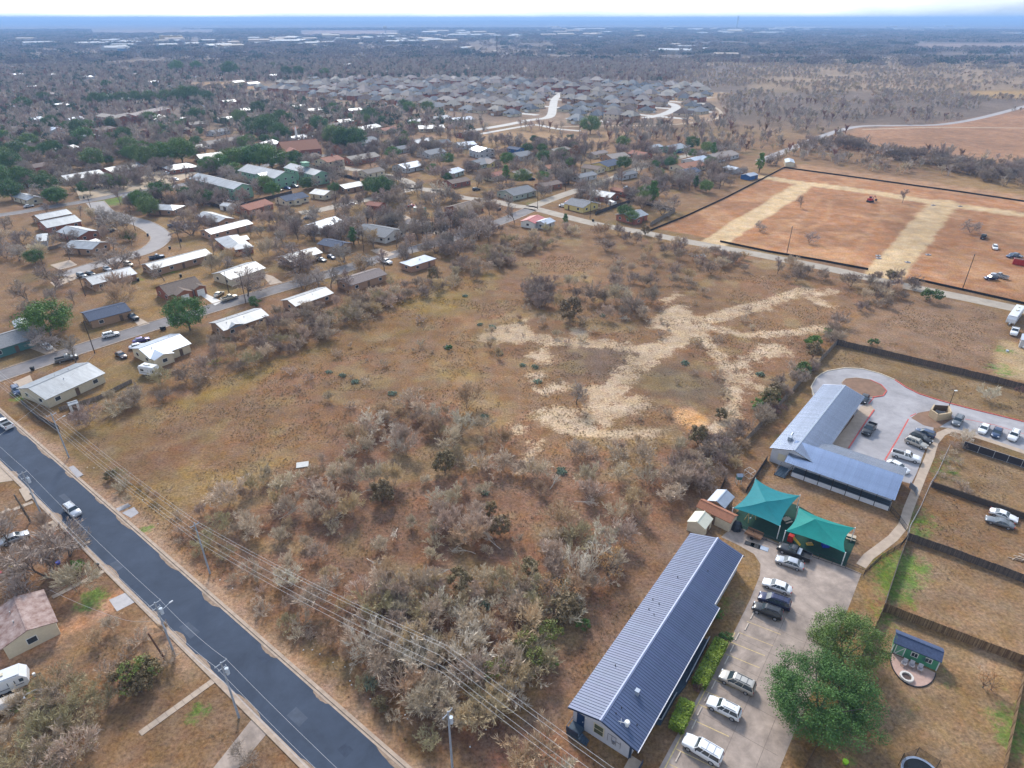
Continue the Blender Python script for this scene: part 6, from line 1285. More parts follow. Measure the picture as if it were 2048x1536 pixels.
for q, h, lb_ in (([(342, 383), (400, 402), (452, 422)], 1.9, 'dark wooden fence below the apartment car park'), ([(452, 422), (520, 404), (585, 388)], 1.9, 'dark wooden fence behind the red brown roofed house'), ([(610, 330), (680, 352), (720, 362)], 1.9, 'dark wooden fence along the lane by the third green block'), ([(1190, 430), (1240, 412), (1268, 405)], 1.8, 'dark fence beside the yellow house garden'), ([(1268, 405), (1310, 414), (1350, 424)], 1.8, 'dark wooden fence behind the weathered roofed yard'), ([(1300, 452), (1350, 424)], 1.8, 'pale wooden fence beside the red dirt corner'), ([(45, 808), (75, 838), (120, 862)], 1.6, 'dark screen fence at the corner house'), ([(96, 500), (112, 497), (130, 490)], 1.3, 'pale wooden fence behind the twin white roofed houses'), ([(120, 822), (195, 800), (265, 765)], 1.1, 'low wire and wood fence behind the corner house yard')):
    fence(q, h, lb_, wood_d if 'dark' in lb_ else wood_l, 'd' if 'dark' in lb_ else 'l')

# ---------------------------------------------------------------- other buildings and small things
hr = house((0, 1300), (116, 1243), (-14, 1225), 'cream cottage with rusty red metal roof beside the dirt track', M('roof_rusty', (.24, .115, .085), .75, .35, .9, metal=.1, c2=(.40, .31, .28)), W_CREAM, z=2.8, pitch=.3, ov=.35)
for q, lb_ in (((66, 1246), 'grey window air conditioner unit leaning on the cream cottage'),): pass
house((137, 812), (157, 806), (131, 806), 'small white metal shed behind the corner house', metal_white, W_WHITE, z=2.0, ov=.1, name='storage_shed', cat='shed', win=False, vents=0)
house((28, 655), (60, 648), (30, 641), 'white gambrel garden shed beside the bright green tree', metal_white, W_WHITE, z=2.0, ov=.1, name='storage_shed', cat='shed', win=False, vents=0)
house((69, 485), (93, 482), (66, 470), 'small white flat roofed metal shed in a brown yard', metal_white, metal_light, z=2.2, pitch=.1, ov=.1, name='storage_shed', cat='shed', win=False, vents=0)
house((455, 413), (472, 408), (447, 408), 'small white metal shed at the corner of the dark fence', metal_white, W_WHITE, z=2.4, ov=.1, name='storage_shed', cat='shed', win=False, vents=0)
house((1466, 341), (1487, 338), (1464, 333), 'pale blue garden shed near the red dirt site', metal_light, W_GREY, z=2.4, ov=.1, name='storage_shed', cat='shed', win=False, vents=0)
house((1500, 353), (1517, 349), (1497, 346), 'grey blue garden shed beside the silt fence', metal_light, W_BLUE, z=2.4, ov=.1, name='storage_shed', cat='shed', win=False, vents=0)
house((1571, 325), (1590, 326), (1572, 318), 'pale shed at the end of the site hedgerow', metal_light, W_CREAM, z=2.5, ov=.1, name='storage_shed', cat='shed', win=False, vents=0)
house((843, 418), (853, 415), (841, 410), 'small green garden shed with white roof', metal_white, W_GREEN, z=2.6, ov=.1, name='storage_shed', cat='shed', win=False, vents=0)
house((2042, 680), (2070, 686), (2048, 668), 'grey metal shed at the sandy yard', metal_light, W_GREY, z=2.4, ov=.1, name='storage_shed', cat='shed', win=False, vents=0)
house((1226, 405), (1234, 404), (1222, 400), 'small white tank shed behind the yellow house', metal_white, W_WHITE, z=2.2, ov=.1, name='storage_shed', cat='shed', win=False, vents=0)
t = thing('play_house', 'small teal playhouse on legs near the shade canopy', 'playhouse', G(1476, 967)); MB().box((0, 0, 1.7), (1.0, .9, .9)).build('wall', W_TEAL, t); MB().add([(-.6, -.6, 2.1), (.6, -.6, 2.1), (.6, .6, 2.1), (-.6, .6, 2.1), (-.6, 0, 2.6), (.6, 0, 2.6)], [(0, 1, 5, 4), (2, 3, 4, 5), (1, 2, 5), (3, 0, 4)]).build('roof', metal_light, t)
for x, y in ((-.45, -.4), (.45, -.4), (.45, .4), (-.45, .4)): MB().box((x, y, .6), (.1, .1, 1.3)).build('leg', trim_w, t)
t = thing('climbing_frame', 'white pipe cube frame beside the thicket fence', 'climbing frame', G(1498, 952), .6); cb_ = MB()
for z_ in (.05, 1.5):
    for a_, b_ in (((-.8, -.8), (.8, -.8)), ((.8, -.8), (.8, .8)), ((.8, .8), (-.8, .8)), ((-.8, .8), (-.8, -.8))): cb_.tube((*a_, z_), (*b_, z_), .03, None, 5)
for x, y in ((-.8, -.8), (.8, -.8), (.8, .8), (-.8, .8)): cb_.tube((x, y, 0), (x, y, 1.5), .03, None, 5)
cb_.build('pipe_frame', trim_w, t)
def picnic(px, rz, lb_):
    t = thing('picnic_table', lb_, 'picnic table', G(*px) + Vector((0, 0, .03)), rz); m = M('table_tan', (.45, .38, .28), .8, .1, 3); MB().box((0, 0, .72), (1.6, .75, .05)).build('table_top', m, t)
    for s in (-1, 1): MB().box((0, s * .68, .44), (1.6, .28, .05)).build('bench', m, t); MB().tube((s * .55, -.6, 0), (s * .55, 0, .72), .04, None, 5).tube((s * .55, .6, 0), (s * .55, 0, .72), .04, None, 5).build('leg', dark_metal, t)
picnic((1572, 1044), .4, 'tan picnic table between the two shade canopies'); picnic((1701, 1078), -.5, 'tan picnic table behind the green teal canopy post')
def toy(px, lb_, parts, name='play_toy', cat='toy', rz=0.0):
    t = thing(name, lb_, cat, G(*px) + Vector((0, 0, .03)), rz)
    for nm, b_, m in parts: b_.build(nm, m, t)
plast = lambda n_, c: M('plastic_' + n_, c, .45, .06, 1)
toy((1580, 1082), 'red plastic play slide with yellow base', [('tower', MB().box((0, 0, .7), (.9, .9, 1.4)), plast('red', (.45, .03, .02))), ('slide', MB().add([(.4, -.3, 1.2), (.4, .3, 1.2), (1.9, .3, .05), (1.9, -.3, .05), (.4, -.3, 1.0), (.4, .3, 1.0), (1.9, .3, 0), (1.9, -.3, 0)], [(0, 3, 2, 1), (0, 4, 7, 3), (1, 2, 6, 5), (2, 3, 7, 6)]), plast('yellow', (.60, .38, .03)))], 'play_slide', 'slide', -.7)
toy((1619, 1089), 'brown and yellow rocking toy on the dark turf', [('body', MB().box((0, 0, .3), (1.0, .4, .35), 0, .7), plast('tan', (.42, .26, .08))), ('rocker', MB().box((0, 0, .06), (1.2, .6, .1)), plast('yellow', (.60, .38, .03)))])
toy((1650, 1093), 'blue play cube cluster under the green teal canopy', [('cube', MB().box((0, 0, .4), (1.2, .8, .8)), plast('blue', (.02, .05, .42))), ('top', MB().box((0, 0, .85), (.7, .6, .12)), trim_w)])
toy((1500, 1040), 'wooden swing frame under the blue teal canopy', [('frame', MB().tube((-1, -.5, 0), (-.8, 0, 2), .06, None, 5).tube((-1, .5, 0), (-.8, 0, 2), .06, None, 5).tube((1, -.5, 0), (.8, 0, 2), .06, None, 5).tube((1, .5, 0), (.8, 0, 2), .06, None, 5).tube((-.9, 0, 2), (.9, 0, 2), .06, None, 5), M('swing_tan', (.5, .36, .16))), ('seat', MB().box((0, 0, .5), (.5, .25, .05)), plast('grey', (.3, .35, .4)))], 'swing_set', 'swing', .5)
toy((1693, 972), 'lime green ride on toy on the porch', [('body', MB().box((0, 0, .35), (1.1, .5, .5), 0, .8), plast('lime', (.22, .48, .03))), ('wheel', MB().tube((-.35, -.3, .18), (-.35, .3, .18), .18, None, 8), bedm)])
toy((1471, 1056), 'dark tarp covered heap beside the cream shed', [('tarp', MB().loft([[(r_ * math.cos(a_) * (1 + .2 * math.sin(3 * a_)), r_ * math.sin(a_), z_) for a_ in np.linspace(0, 6.283, 13)[:-1]] for r_, z_ in ((1.3, 0), (1.15, .8), (.7, 1.35), (.15, 1.5))]), M('tarp_dark', (.02, .025, .035), .5, .2, 2))], 'covered_heap', 'tarp')
for (x, y), lb_, m in (((1499, 1088), 'dark grey rubber mat leaning flat beside the trailer', bedm), ((1511, 1092), 'second dark rubber mat lying by the parking lot corner', bedm), ((1527, 1097), 'pale folded tarp lying beside the rubber mats', metal_light)):
    tag(MB().box(G(x, y) + Vector((0, 0, .05)), (1.7, 1.1, .07), R(-30)).build('ground_mat', m), lb_, 'mat')
tag(MB().box(G(605, 930) + Vector((0, 0, .12)), (2.6, 2.0, .06), R(14)).box(G(609, 934) + Vector((0, 0, .155)), (.5, .25, .01), R(20)).build('metal_sheet', M('sheet_white', (.40, .40, .39), .6, .12, 1.2)), 'white sheet of roofing lying in the thicket clearing', 'roofing sheet')
tag(MB().box(G(620, 948) + Vector((0, 0, .05)), (2.6, .12, .06), R(40)).box(G(628, 944) + Vector((0, 0, .05)), (2.2, .12, .06), R(30)).build('lumber_pile', conc_pale), 'few pale boards lying beside the white roofing sheet', 'boards')
# trash bins, mailboxes, cones
bin_b = MB().box((0, 0, .5), (.55, .6, 1.0), 0, 1.12).mesh('bin', M('bin_black', (.02, .022, .024), .6, .1, 2)); bin_l = MB().box((0, 0, 1.03), (.64, .72, .08)).mesh('lid', M('bin_lid', (.03, .033, .036), .5, .1, 2))
for q in ((340, 498), (296, 472), (168, 397), (277, 562), (498, 580), (501, 579), (324, 660), (330, 659), (362, 483), (313, 549), (362, 554), (66, 741), (863, 492), (872, 468), (871, 460), (765, 398), (1186, 443), (997, 421), (1000, 420)):
    t = thing('wheeled_bin', 'black wheeled trash bin standing at a kerb of the neighbourhood', 'trash bin', G(*q), rnd.uniform(0, 3), 'black wheeled trash bins'); ob('bin', bin_b, t, sca=(1.2, 1.2, 1.1)); ob('lid', bin_l, t, sca=(1.2, 1.2, 1.1))
cone_m = MB().tube((0, 0, .05), (0, 0, .8), .2, .04, 8).mesh('cone', plast('orange', (.62, .11, .04))); cone_b = MB().box((0, 0, .03), (.5, .5, .06)).mesh('base', bedm)
for q in ((112, 1076), (139, 1072), (144, 1074)):
    t = thing('traffic_barrel', 'orange traffic cone on the verge below the driveway apron', 'traffic cone', G(*q), 0, 'orange traffic cones on the verge'); ob('cone', cone_m, t, sca=(1.5, 1.5, 1.4)); ob('base', cone_b, t, sca=(1.5, 1.5, 1))
for q, lb_ in (((199, 1137), 'dark mailbox on a post at the slab footpath'), ((66, 996), 'dark mailbox beside the storm inlet'), ((140, 1068), 'black mailbox beside the orange cones')):
    t = thing('mailbox', lb_, 'mailbox', G(*q)); MB().box((0, 0, .5), (.1, .1, 1.0)).build('post', pole_wood, t); MB().box((0, 0, 1.1), (.5, .25, .25)).build('box', dark_metal, t)
for q, c, lb_ in (((24, 1136), (.60, .42, .03), 'yellow plastic bucket in the cluttered yard'), ((117, 1127), (.06, .10, .55), 'blue plastic bag in the cluttered yard'), ((2, 1148), (.4, .03, .03), 'red plastic tub in the cluttered yard'), ((1690, 1526), (.25, .5, .03), 'lime green toy on the trampoline lawn'), ((2014, 703), (.45, .5, .6), 'pale blue paddling pool by the wire fence')):
    t = thing('yard_item', lb_, 'container', G(*q)); MB().tube((0, 0, 0), (0, 0, .45), .32, .38, 10).build('tub', plast('c%d' % q[0], c), t)
lit = MB().add([(-.2, -.12, 0), (.18, -.15, .04), (.22, .1, .02), (-.1, .16, .06), (.02, 0, .14)], [(0, 1, 4), (1, 2, 4), (2, 3, 4), (3, 0, 4)]).mesh('litter_scrap', trim_w)
for q in ((640, 1308), (703, 1370), (741, 1398), (815, 1438), (940, 1494), (972, 1459), (998, 1430), (1040, 1384), (1112, 1329), (690, 1334), (666, 1325), (607, 1300), (625, 1300), (700, 1362), (256, 996), (285, 1000), (316, 1048), (175, 935), (188, 936), (465, 1177), (440, 1160), (810, 1430)):
    tag(ob('litter_scrap', lit, None, G(*q) + Vector((0, 0, .02)), rnd.uniform(0, 6), (.6, .6, .7)), 'white scrap of litter on the ground along the thicket edge', 'litter', 'white litter scraps')
# prickly pear clumps
cac = M('cactus_pad', (.12, .17, .11), .6, .2, 4, rand=.15, c2=(.25, .31, .22)); cact = []
for s in range(3):
    r = random.Random(s + 5); b = MB()
    for i in range(46):
        a_, d_ = r.uniform(0, 6.283), r.random() ** .6 * 1.1; c = Vector((d_ * math.cos(a_), d_ * math.sin(a_), r.uniform(.1, .75) * (1.2 - d_ * .5))); n_ = Vector((r.gauss(0, 1), r.gauss(0, 1), r.uniform(-.2, .6))).normalized(); u = n_.orthogonal().normalized(); v = n_.cross(u); rr_ = r.uniform(.14, .24)
        ring_ = [c + (u * math.cos(t_) + v * math.sin(t_) * 1.25) * rr_ for t_ in np.linspace(0, 6.283, 9)[:-1]]; b.add([p + n_ * .03 for p in ring_] + [p - n_ * .03 for p in ring_], [tuple(range(8)), tuple(range(15, 7, -1))] + [(k, k + 8, (k + 1) % 8 + 8, (k + 1) % 8) for k in range(8)])
    cact.append(b.mesh('pads', cac))
for q in ((930, 593), (895, 696), (1000, 708), (1045, 731), (1070, 735), (865, 828), (878, 846), (710, 765), (685, 752), (658, 745), (785, 788), (1370, 727), (968, 1213), (732, 895), (970, 987), (1122, 940), (1124, 946), (985, 655), (960, 650), (1150, 600), (1075, 764), (969, 835), (925, 1068), (740, 1365), (745, 1372), (1205, 632), (1520, 750)):
    t = thing('prickly_pear', 'low grey green prickly pear clump in the vacant lot', 'cactus', G(*q), rnd.uniform(0, 6), 'prickly pear clumps of the vacant lot'); k_ = rnd.uniform(.7, 1.1); ob('pads', rnd.choice(cact), t, sca=(k_ * 1.2, k_, k_ * .9))
# fallen trunks and branches
fall = []
for s in range(4):
    a, b = grow(90 + s, 5.5, .5, 1, .1, up=.1, kids=(7, 4), twig=(4, .7), tw=.016, r0=.10, forkz=.3); fall.append((a.mesh('log', bark_pale), b.mesh('branches', TW[3])))
for (x, y), az in (((640, 960), .6), ((960, 1065), 2.2), ((985, 1080), 2.4), ((950, 1110), 2.9), ((1045, 1140), -.9), ((920, 1040), -1.7), ((1150, 1005), -.4), ((1230, 640), -.2), ((905, 1105), .8), ((720, 990), .5), ((860, 1010), -.9), ((915, 1140), -2.8), ((1000, 1100), 2.6), ((650, 1052), .7), ((735, 1120), -.8), ((1100, 980), 1.0), ((795, 1060), -1.5), ((560, 1040), .5)):
    a, b = rnd.choice(fall); t = thing('fallen_branch', 'pale fallen trunk with bare branches lying in the thicket', 'fallen tree', G(x, y) + Vector((0, 0, .3)), az, 'fallen trunks in the thicket')
    for o in (ob('log', a, t), ob('branches', b, t)): o.rotation_euler = (0, R(82), 0); o.scale = (.75, .75, .9)
t = thing('brush_heap', 'white rubble heap in the weeds beside the concrete street', 'rubble heap', G(1390, 512)); b = MB(); r = random.Random(3)
for i in range(40): b.box((r.gauss(0, 1.8), r.gauss(0, 1.2), r.uniform(.05, .7)), (r.uniform(.3, .9), r.uniform(.2, .6), r.uniform(.1, .4)), r.uniform(0, 3))
b.build('rubble', M('rubble_white', (.52, .52, .52), .9, .25, 2), t)
t = thing('brush_heap', 'pile of pale lumber in the coupe yard', 'lumber pile', G(2040, 1118)); b = MB()
for i in range(12): b.box((r.gauss(0, .7), r.gauss(0, .4), .1 + .05 * i), (2.2, .15, .08), r.uniform(-.6, .6))
b.build('boards', conc_pale, t)
for i, q in enumerate(((1756, 512), (1856, 510), (1757, 517), (1815, 525), (1920, 413), (1866, 411))):
    t = thing('manhole_riser', 'pale concrete manhole riser beside a haul road', 'manhole', G(*q), 0, 'manhole risers on the construction site'); MB().box((0, 0, .15), (1.8, 1.4, .3)).build('slab', conc_grey, t); MB().tube((0, 0, .3), (0, 0, .42), .35, None, 10).build('lid', dark_metal, t)
# ---------------------------------------------------------------- vegetation placement
def inside(px, p): return wpolydist(np.array([[*G(*q)[:2]] for q in px]), np.array([p.x]), np.array([p.y]))[0]
leafy('great_oak', (31,), [LEAF_OAK], 8.6, 6.1, 1.8, 120, 230, .22, core=.5, tr=.32, cl=(.15, .27))
leafy('great_oak_dark', (32,), [LEAF_DARK], 9.5, 7.3, 1.8, 170, 280, .22, core=.5, tr=.36, cl=(.14, .25))
tree('great_oak', 1682, 1326, 8.0, 'light green evergreen oak over the parking lot edge beside the yard fence', name='evergreen_oak', rot=.6)
tree('great_oak_dark', 1632, 1440, 9.0, 'dark green evergreen oak, the largest tree beside the parking lot', name='evergreen_oak', rot=1.4)
EV = [('oak', 103, 672, 10.5, 2, 'bright green round tree between the blue grey and teal houses'), ('oak', 381, 660, 10.5, 1, 'dark green round tree standing at the residential street'), ('bush', 512, 614, 3.6, 1, 'dark green bush at the street verge by the tall pole'), ('oak', 72, 528, 5.5, 1, 'wide dark evergreen over a white roof by the cul de sac'),
      ('oak', 240, 378, 7.5, 0, 'lone round evergreen oak on the tan apron'), ('oak', 260, 482, 4.5, 2, 'low green cedar at the bend of the cul de sac'), ('pine', 708, 490, 8.5, 1, 'narrow dark evergreen beside the dark shingle roof'), ('pine', 1012, 365, 11, 0, 'slim green pine beside the grey shingle house'), ('pine', 1130, 455, 7, 1, 'dark conical evergreen by the concrete street bend'),
      ('pine', 1305, 408, 13, 0, 'tall bright green pine beside the fenced yard'), ('pine', 1518, 345, 13, 0, 'broad green pine at the corner of the red dirt site'), ('pine', 1425, 315, 11, 0, 'tall green pine behind the orange tan roof'), ('oak', 1340, 337, 7, 1, 'round dark evergreen beside the orange tan roof'), ('oak', 765, 395, 11, 1, 'wide dark evergreen oak at the concrete bend'), ('oak', 748, 388, 9, 1, 'dark evergreen oak leaning beside the wide one'),
      ('rust', 616, 280, 12, 0, 'rust red leaved tree behind the church'), ('rust', 675, 318, 9, 0, 'orange brown leaved tree right of the church'), ('rust', 714, 268, 11, 0, 'rust red tree beyond the church oaks'), ('rust', 1150, 318, 9, 0, 'wide orange brown tree in the bare canopy'), ('rust', 1135, 325, 8, 0, 'smaller orange brown tree in the bare canopy'), ('yellow_bush', 549, 140, 14, 0, 'golden yellow tree far beyond the church'),
      ('pine', 610, 212, 11, 1, 'dark conical evergreen below the subdivision edge'), ('red_shrub', 905, 450, 6, 0, 'reddish bare tree beside the tan shingle house'), ('oak', 1262, 446, 5.5, 0, 'green tree at the fenced yard gate'), ('pine', 1390, 378, 8, 1, 'dark green pine by the construction fence'), ('oak', 1412, 385, 6.5, 0, 'spreading green pine near the silt fence'),
      ('cedar', 1290, 470, 5, 0, 'dark cedar cluster on the lot side of the concrete street'), ('bush', 1860, 602, 4.5, 1, 'dark green round bush beside the plowed field road'), ('bush', 1626, 695, 3.6, 0, 'bright green bush at the grey fence corner'), ('bush', 1605, 752, 3.8, 1, 'green bush leaning on the grey fence'), ('bush', 1540, 808, 3.4, 0, 'green bush beside the brown shrub at the grey fence'), ('bush', 1512, 818, 2.6, 0, 'low green bush in the lot by the grey fence'), ('bush', 1655, 672, 2.4, 0, 'small green bush above the fence corner'),
      ('cedar', 1140, 640, 8.5, 0, 'tall olive cedar in the middle clump of the lot'), ('cedar', 890, 945, 6, 0, 'dark brown cedar in the thicket clearing'), ('cedar', 765, 1005, 5.5, 0, 'brown cedar beside the fallen trunks'), ('cedar', 920, 1180, 5, 0, 'brown cedar on its own in the litter'), ('cedar', 1000, 1070, 5, 0, 'brown cedar near the pale fallen trunks'), ('cedar', 1060, 1150, 4, 0, 'small cedar beside a broken trunk'), ('cedar', 980, 1030, 3.5, 0, 'small cedar among grey brush'),
      ('orange', 1215, 1150, 6, 0, 'orange leaved oak at the track by the slate roof'), ('orange', 1130, 1210, 5, 0, 'orange leaved oak beside the pale stems'), ('orange', 1090, 1195, 4.5, 0, 'sparse orange leaved tree in the thicket'), ('cedar', 1395, 890, 5.5, 0, 'dark cedar at the corner of the lot by the grey fence'), ('bush', 1166, 1258, 1.8, 1, 'small dark green bush beside the dirt track'), ('bush', 1103, 1332, 1.6, 0, 'small green bush at the thicket tip'), ('bush', 154, 1148, 2.4, 0, 'small green bush beside the bare yard tree'), ('yellow_bush', 1100, 1290, 4.5, 0, 'yellow green shrub in the thicket tip'), ('yellow_bush', 1055, 1310, 4.2, 0, 'yellow green shrub beside pale brush'), ('yellow_bush', 1075, 1340, 4, 0, 'olive yellow shrub above the track'), ('yellow_bush', 990, 1360, 4, 0, 'olive yellow shrub below the pale fan trees'),
      ('cedar', 262, 1375, 5, 0, 'olive brown bush cluster near the leaning post'), ('cedar', 300, 1358, 4.5, 0, 'olive bush beside the leaning post'), ('cedar', 285, 1385, 4, 0, 'low olive bush below the leaning post'), ('yellow_bush', 282, 1372, 5, 0, 'yellow olive bush between two darker ones'), ('bush', 1745, 690, 2.2, 1, 'small bush beside the upper drive kerb'), ('bush', 898, 700, 1.6, 1, 'dark juniper bush in the straw grass'), ('cedar', 1440, 838, 3.2, 0, 'yellow brown shrub at the fence below the tan patch')]
for key, x, y, h, vr, lb_ in EV: tree(key, x, y, h, lb_, name={'bush': 'bush', 'yellow_bush': 'bush', 'cedar': 'cedar_bush', 'pine': 'evergreen_tree', 'oak': 'evergreen_tree', 'rust': 'autumn_tree', 'orange': 'autumn_tree', 'red_shrub': 'shrub'}[key], cat='bush' if 'bush' in key else 'tree', var=vr)
for x, y, h, vr in ((115, 408, 6, 1), (95, 388, 7.5, 1), (25, 400, 7.5, 1), (5, 372, 8, 2), (45, 375, 8, 1), (325, 402, 7, 1), (300, 432, 6.5, 0), (285, 418, 6.5, 2), (190, 338, 9, 0), (330, 330, 10, 2), (365, 325, 11, 2), (300, 336, 9, 0), (278, 325, 8, 0), (172, 290, 9, 2), (160, 268, 8, 1), (105, 258, 8, 1), (195, 213, 10, 1), (215, 210, 9, 1), (245, 208, 9, 0), (272, 206, 9, 1), (300, 205, 9, 0), (335, 207, 10, 0), (370, 207, 13, 1), (390, 205, 12, 1), (395, 245, 9, 1), (470, 338, 9, 2), (500, 333, 9, 2), (520, 336, 10, 1), (545, 338, 10, 2), (690, 300, 11, 1), (708, 300, 11, 1), (668, 290, 10, 0), (520, 230, 9, 1), (540, 262, 10, 1), (530, 275, 11, 1), (560, 280, 9, 1), (740, 245, 9, 1), (820, 228, 8, 0), (855, 226, 8, 0), (810, 222, 8, 1), (355, 145, 14, 2), (395, 142, 12, 2), (462, 152, 16, 1), (575, 155, 12, 1), (598, 152, 11, 1), (650, 155, 10, 0), (60, 300, 8, 0), (35, 318, 8, 1), (20, 345, 9, 1), (5, 335, 9, 0), (110, 315, 8, 1), (260, 312, 9, 0), (440, 345, 8, 2), (1180, 268, 10, 0), (640, 265, 9, 1), (565, 250, 9, 1), (480, 250, 9, 0), (505, 262, 8, 1), (90, 205, 8, 1), (215, 178, 8, 1), (50, 220, 9, 1), (1250, 440, 5, 1), (250, 285, 8, 1), (415, 205, 9, 1), (300, 250, 8, 0)):
    tree('oak', x, y, h * 1.4, 'round dark green evergreen oak in the old neighbourhood', 'evergreen oaks of the old neighbourhood', 'evergreen_oak', var=vr + 3 * rnd.randrange(3))
for x, y, h in ((148, 1130, 7), (1155, 806, 8)): pass
BT = [('tall', 1153, 808, 7.5, 'lone grey bare tree standing on the tan dirt tracks'), ('spread', 232, 537, 9.5, 'broad bare tree with forked trunk at the cul de sac'), ('spread', 248, 468, 9.5, 'broad bare tree at the bend of the cul de sac'), ('spread', 383, 470, 10, 'large bare oak in a ring bed by the cul de sac tip'), ('tall', 62, 612, 10, 'tall bare tree over the white roofed house on the left street'), ('tall', 152, 730, 9, 'bare street tree beside the grey pickup'),
      ('spread', 495, 592, 9.5, 'forked bare oak before the cream house'), ('spread', 594, 548, 10.5, 'bare oak before the carport house'), ('tall', 662, 575, 9, 'slender bare tree beside the white roofed brick house'), ('tall', 698, 580, 9, 'dark bare tree by the grey brown roof'), ('tall', 825, 505, 9, 'bare street tree by the blue grey roof'), ('spread', 958, 478, 11, 'widest bare oak near the red roof'), ('sycamore', 885, 405, 12, 'pale barked sycamore by the concrete street'), ('sycamore', 1170, 1165, 8, 'white stemmed sycamore in the thicket'), ('sycamore', 1160, 1160, 7, 'second white stemmed trunk in the thicket'),
      ('spread', 100, 1155, 8.5, 'leaning bare tree in the cluttered yard'), ('pale', 1975, 800, 4.6, 'pale leafless shrub before the dark wooden fence'), ('red_shrub', 2040, 790, 2.6, 'orange brown shrub at the dark fence'), ('tall', 1602, 415, 7, 'bare tree beside the haul road on red dirt'), ('spread', 1520, 462, 5, 'low bare tree on the red dirt corner'), ('spread', 1618, 485, 5.5, 'dark low bare tree in the middle of the red dirt lot'), ('tall', 1804, 406, 7.5, 'dark bare tree by the back haul road'), ('spread', 1940, 465, 7, 'bare tree beside the trucks on red dirt'),
      ('spread', 1325, 430, 8, 'bare tree by the pale fence of the red dirt corner'), ('pale', 1925, 885, 3.5, 'bare shrub by the screen fence corner'), ('shrub', 1938, 873, 2.2, 'small bare sapling before the white sedan'), ('spread', 490, 1520, 3.2, 'dead pruned stump tree on the driveway'), ('orange', 1965, 1375, 3.2, 'orange twigged shrub beside the garden shed yard'), ('orange', 1982, 1380, 2.8, 'second orange twigged shrub in the garden shed yard'), ('spread', 1655, 300, 8, 'dark crooked bare tree at the country road'), ('red_shrub', 1555, 830, 3.2, 'brown leafless shrub against the grey fence')]
for key, x, y, h, lb_ in BT: tree(key, x, y, h * (1.1 if key == 'spread' and h > 7 else 1), lb_, sx=1.3 if key == 'spread' and h > 7 else 1.0, cat='tree' if key not in ('shrub',) else 'shrub')
def free(p, r=1.0):
    for P_, wd in ROADS:
        if np.min(np.hypot(P_[:, 0] - p.x, P_[:, 1] - p.y)) < wd + r + (3 if len(P_) < 3 else 1.5): return False
    for hx_, hy_, l, w_, a in HOUSES:
        dx, dy = p.x - hx_, p.y - hy_
        if abs(dx) > 40 or abs(dy) > 40: continue
        ca_, sa_ = math.cos(a), math.sin(a)
        if abs(dx * ca_ + dy * sa_) < l + r and abs(-dx * sa_ + dy * ca_) < w_ + r: return False
    return True
def scatter(poly, n, kinds, label, group, hr, mind, name='bare_tree', cat='tree', chk=True, seed=1, dens=None):
    """kinds: list of (key, weight); random world positions inside a pixel polygon"""
    W_ = np.array([[*G(*q)[:2]] for q in poly]); lo, hi = W_.min(0), W_.max(0); r = random.Random(seed); pts = []; tries = 0
    ks = [k for k, _ in kinds]; ws = [w_ for _, w_ in kinds]
    while len(pts) < n and tries < n * 60:
        tries += 1; p = Vector((r.uniform(lo[0], hi[0]), r.uniform(lo[1], hi[1]), 0))
        if wpolydist(W_, np.array([p.x]), np.array([p.y]))[0] < 0: continue
        if any((p.x - q[0]) ** 2 + (p.y - q[1]) ** 2 < mind * mind for q in pts): continue
        if dens and r.random() > dens(p): continue
        if chk and not free(p): continue
        pts.append((p.x, p.y)); k = r.choices(ks, ws)[0]; lk = LOOK.get(k, ''); tree(k, 0, 0, r.uniform(*hr) * (.8 if k in ('shrub',) else 1), lk + label, lk + group, name, world=(p.x, p.y, 0), cat=cat, sx=r.uniform(.85, 1.2))
    return len(pts)
TH = [(360, 1000), (560, 950), (690, 860), (830, 800), (960, 850), (1040, 930), (1200, 905), (1330, 860), (1425, 905), (1430, 955), (1345, 1045), (1250, 1145), (1140, 1290), (1045, 1415), (970, 1470), (880, 1450), (640, 1250), (440, 1100)]
scatter(TH, 168, [('brush', 11), ('pale', 1.1), ('brush_olive', 1.8), ('shrub', 1.8), ('cedar', .15)], 'leafless brush tree with fine twigs in the thicket of the vacant lot', 'leafless brush trees of the thicket', (2.2, 6.0), 2.4, 'brush_tree', chk=False, seed=5, dens=lambda p: .25 + .95 * float(fbm(np.array([p.x]), np.array([p.y]), 9, 63)[0] > .47))
scatter([(700, 1210), (900, 1180), (1130, 1160), (1135, 1290), (1040, 1415), (965, 1475), (870, 1455)], 48, [('brush', 8), ('pale', 1.3), ('brush_olive', 2.4), ('cedar', .2)], 'leafless brush tree crowding the thicket tip near the slate roof', 'leafless trees of the thicket tip', (3.6, 6), 1.8, 'brush_tree', chk=False, seed=55)
for x, y, h in ((745, 1250 + 60, 6), (828, 1330, 6.4), (935, 1340, 6), (1210, 1090, 5.5), (810, 900, 7), (935, 815, 7)): tree('pale' if y > 1000 else 'brush', x, y, h, 'pale grey fan shaped bare tree rising above the thicket', 'pale fan shaped trees of the thicket')
scatter([(200, 960), (420, 1140), (640, 1330), (850, 1500), (900, 1490), (660, 1270), (430, 1090), (230, 930)], 34, [('shrub', 4), ('brush', 3), ('brush_olive', 3), ('cedar', 1)], 'low scrubby bush under the cables at the thicket edge', 'scrub under the roadside cables', (1.6, 3.6), 1.7, 'scrub_bush', 'bush', False, 6)
scatter([(560, 730), (900, 620), (1000, 560), (1300, 540), (1500, 600), (1560, 700), (1450, 850), (1300, 850), (1050, 800), (850, 780), (620, 880)], 62, [('shrub', 6), ('brush', 2.5)], 'small leafless shrub scattered over the open grass of the lot', 'scattered shrubs of the open lot', (1.2, 3.6), 3.0, 'bare_shrub', 'shrub', False, 7)
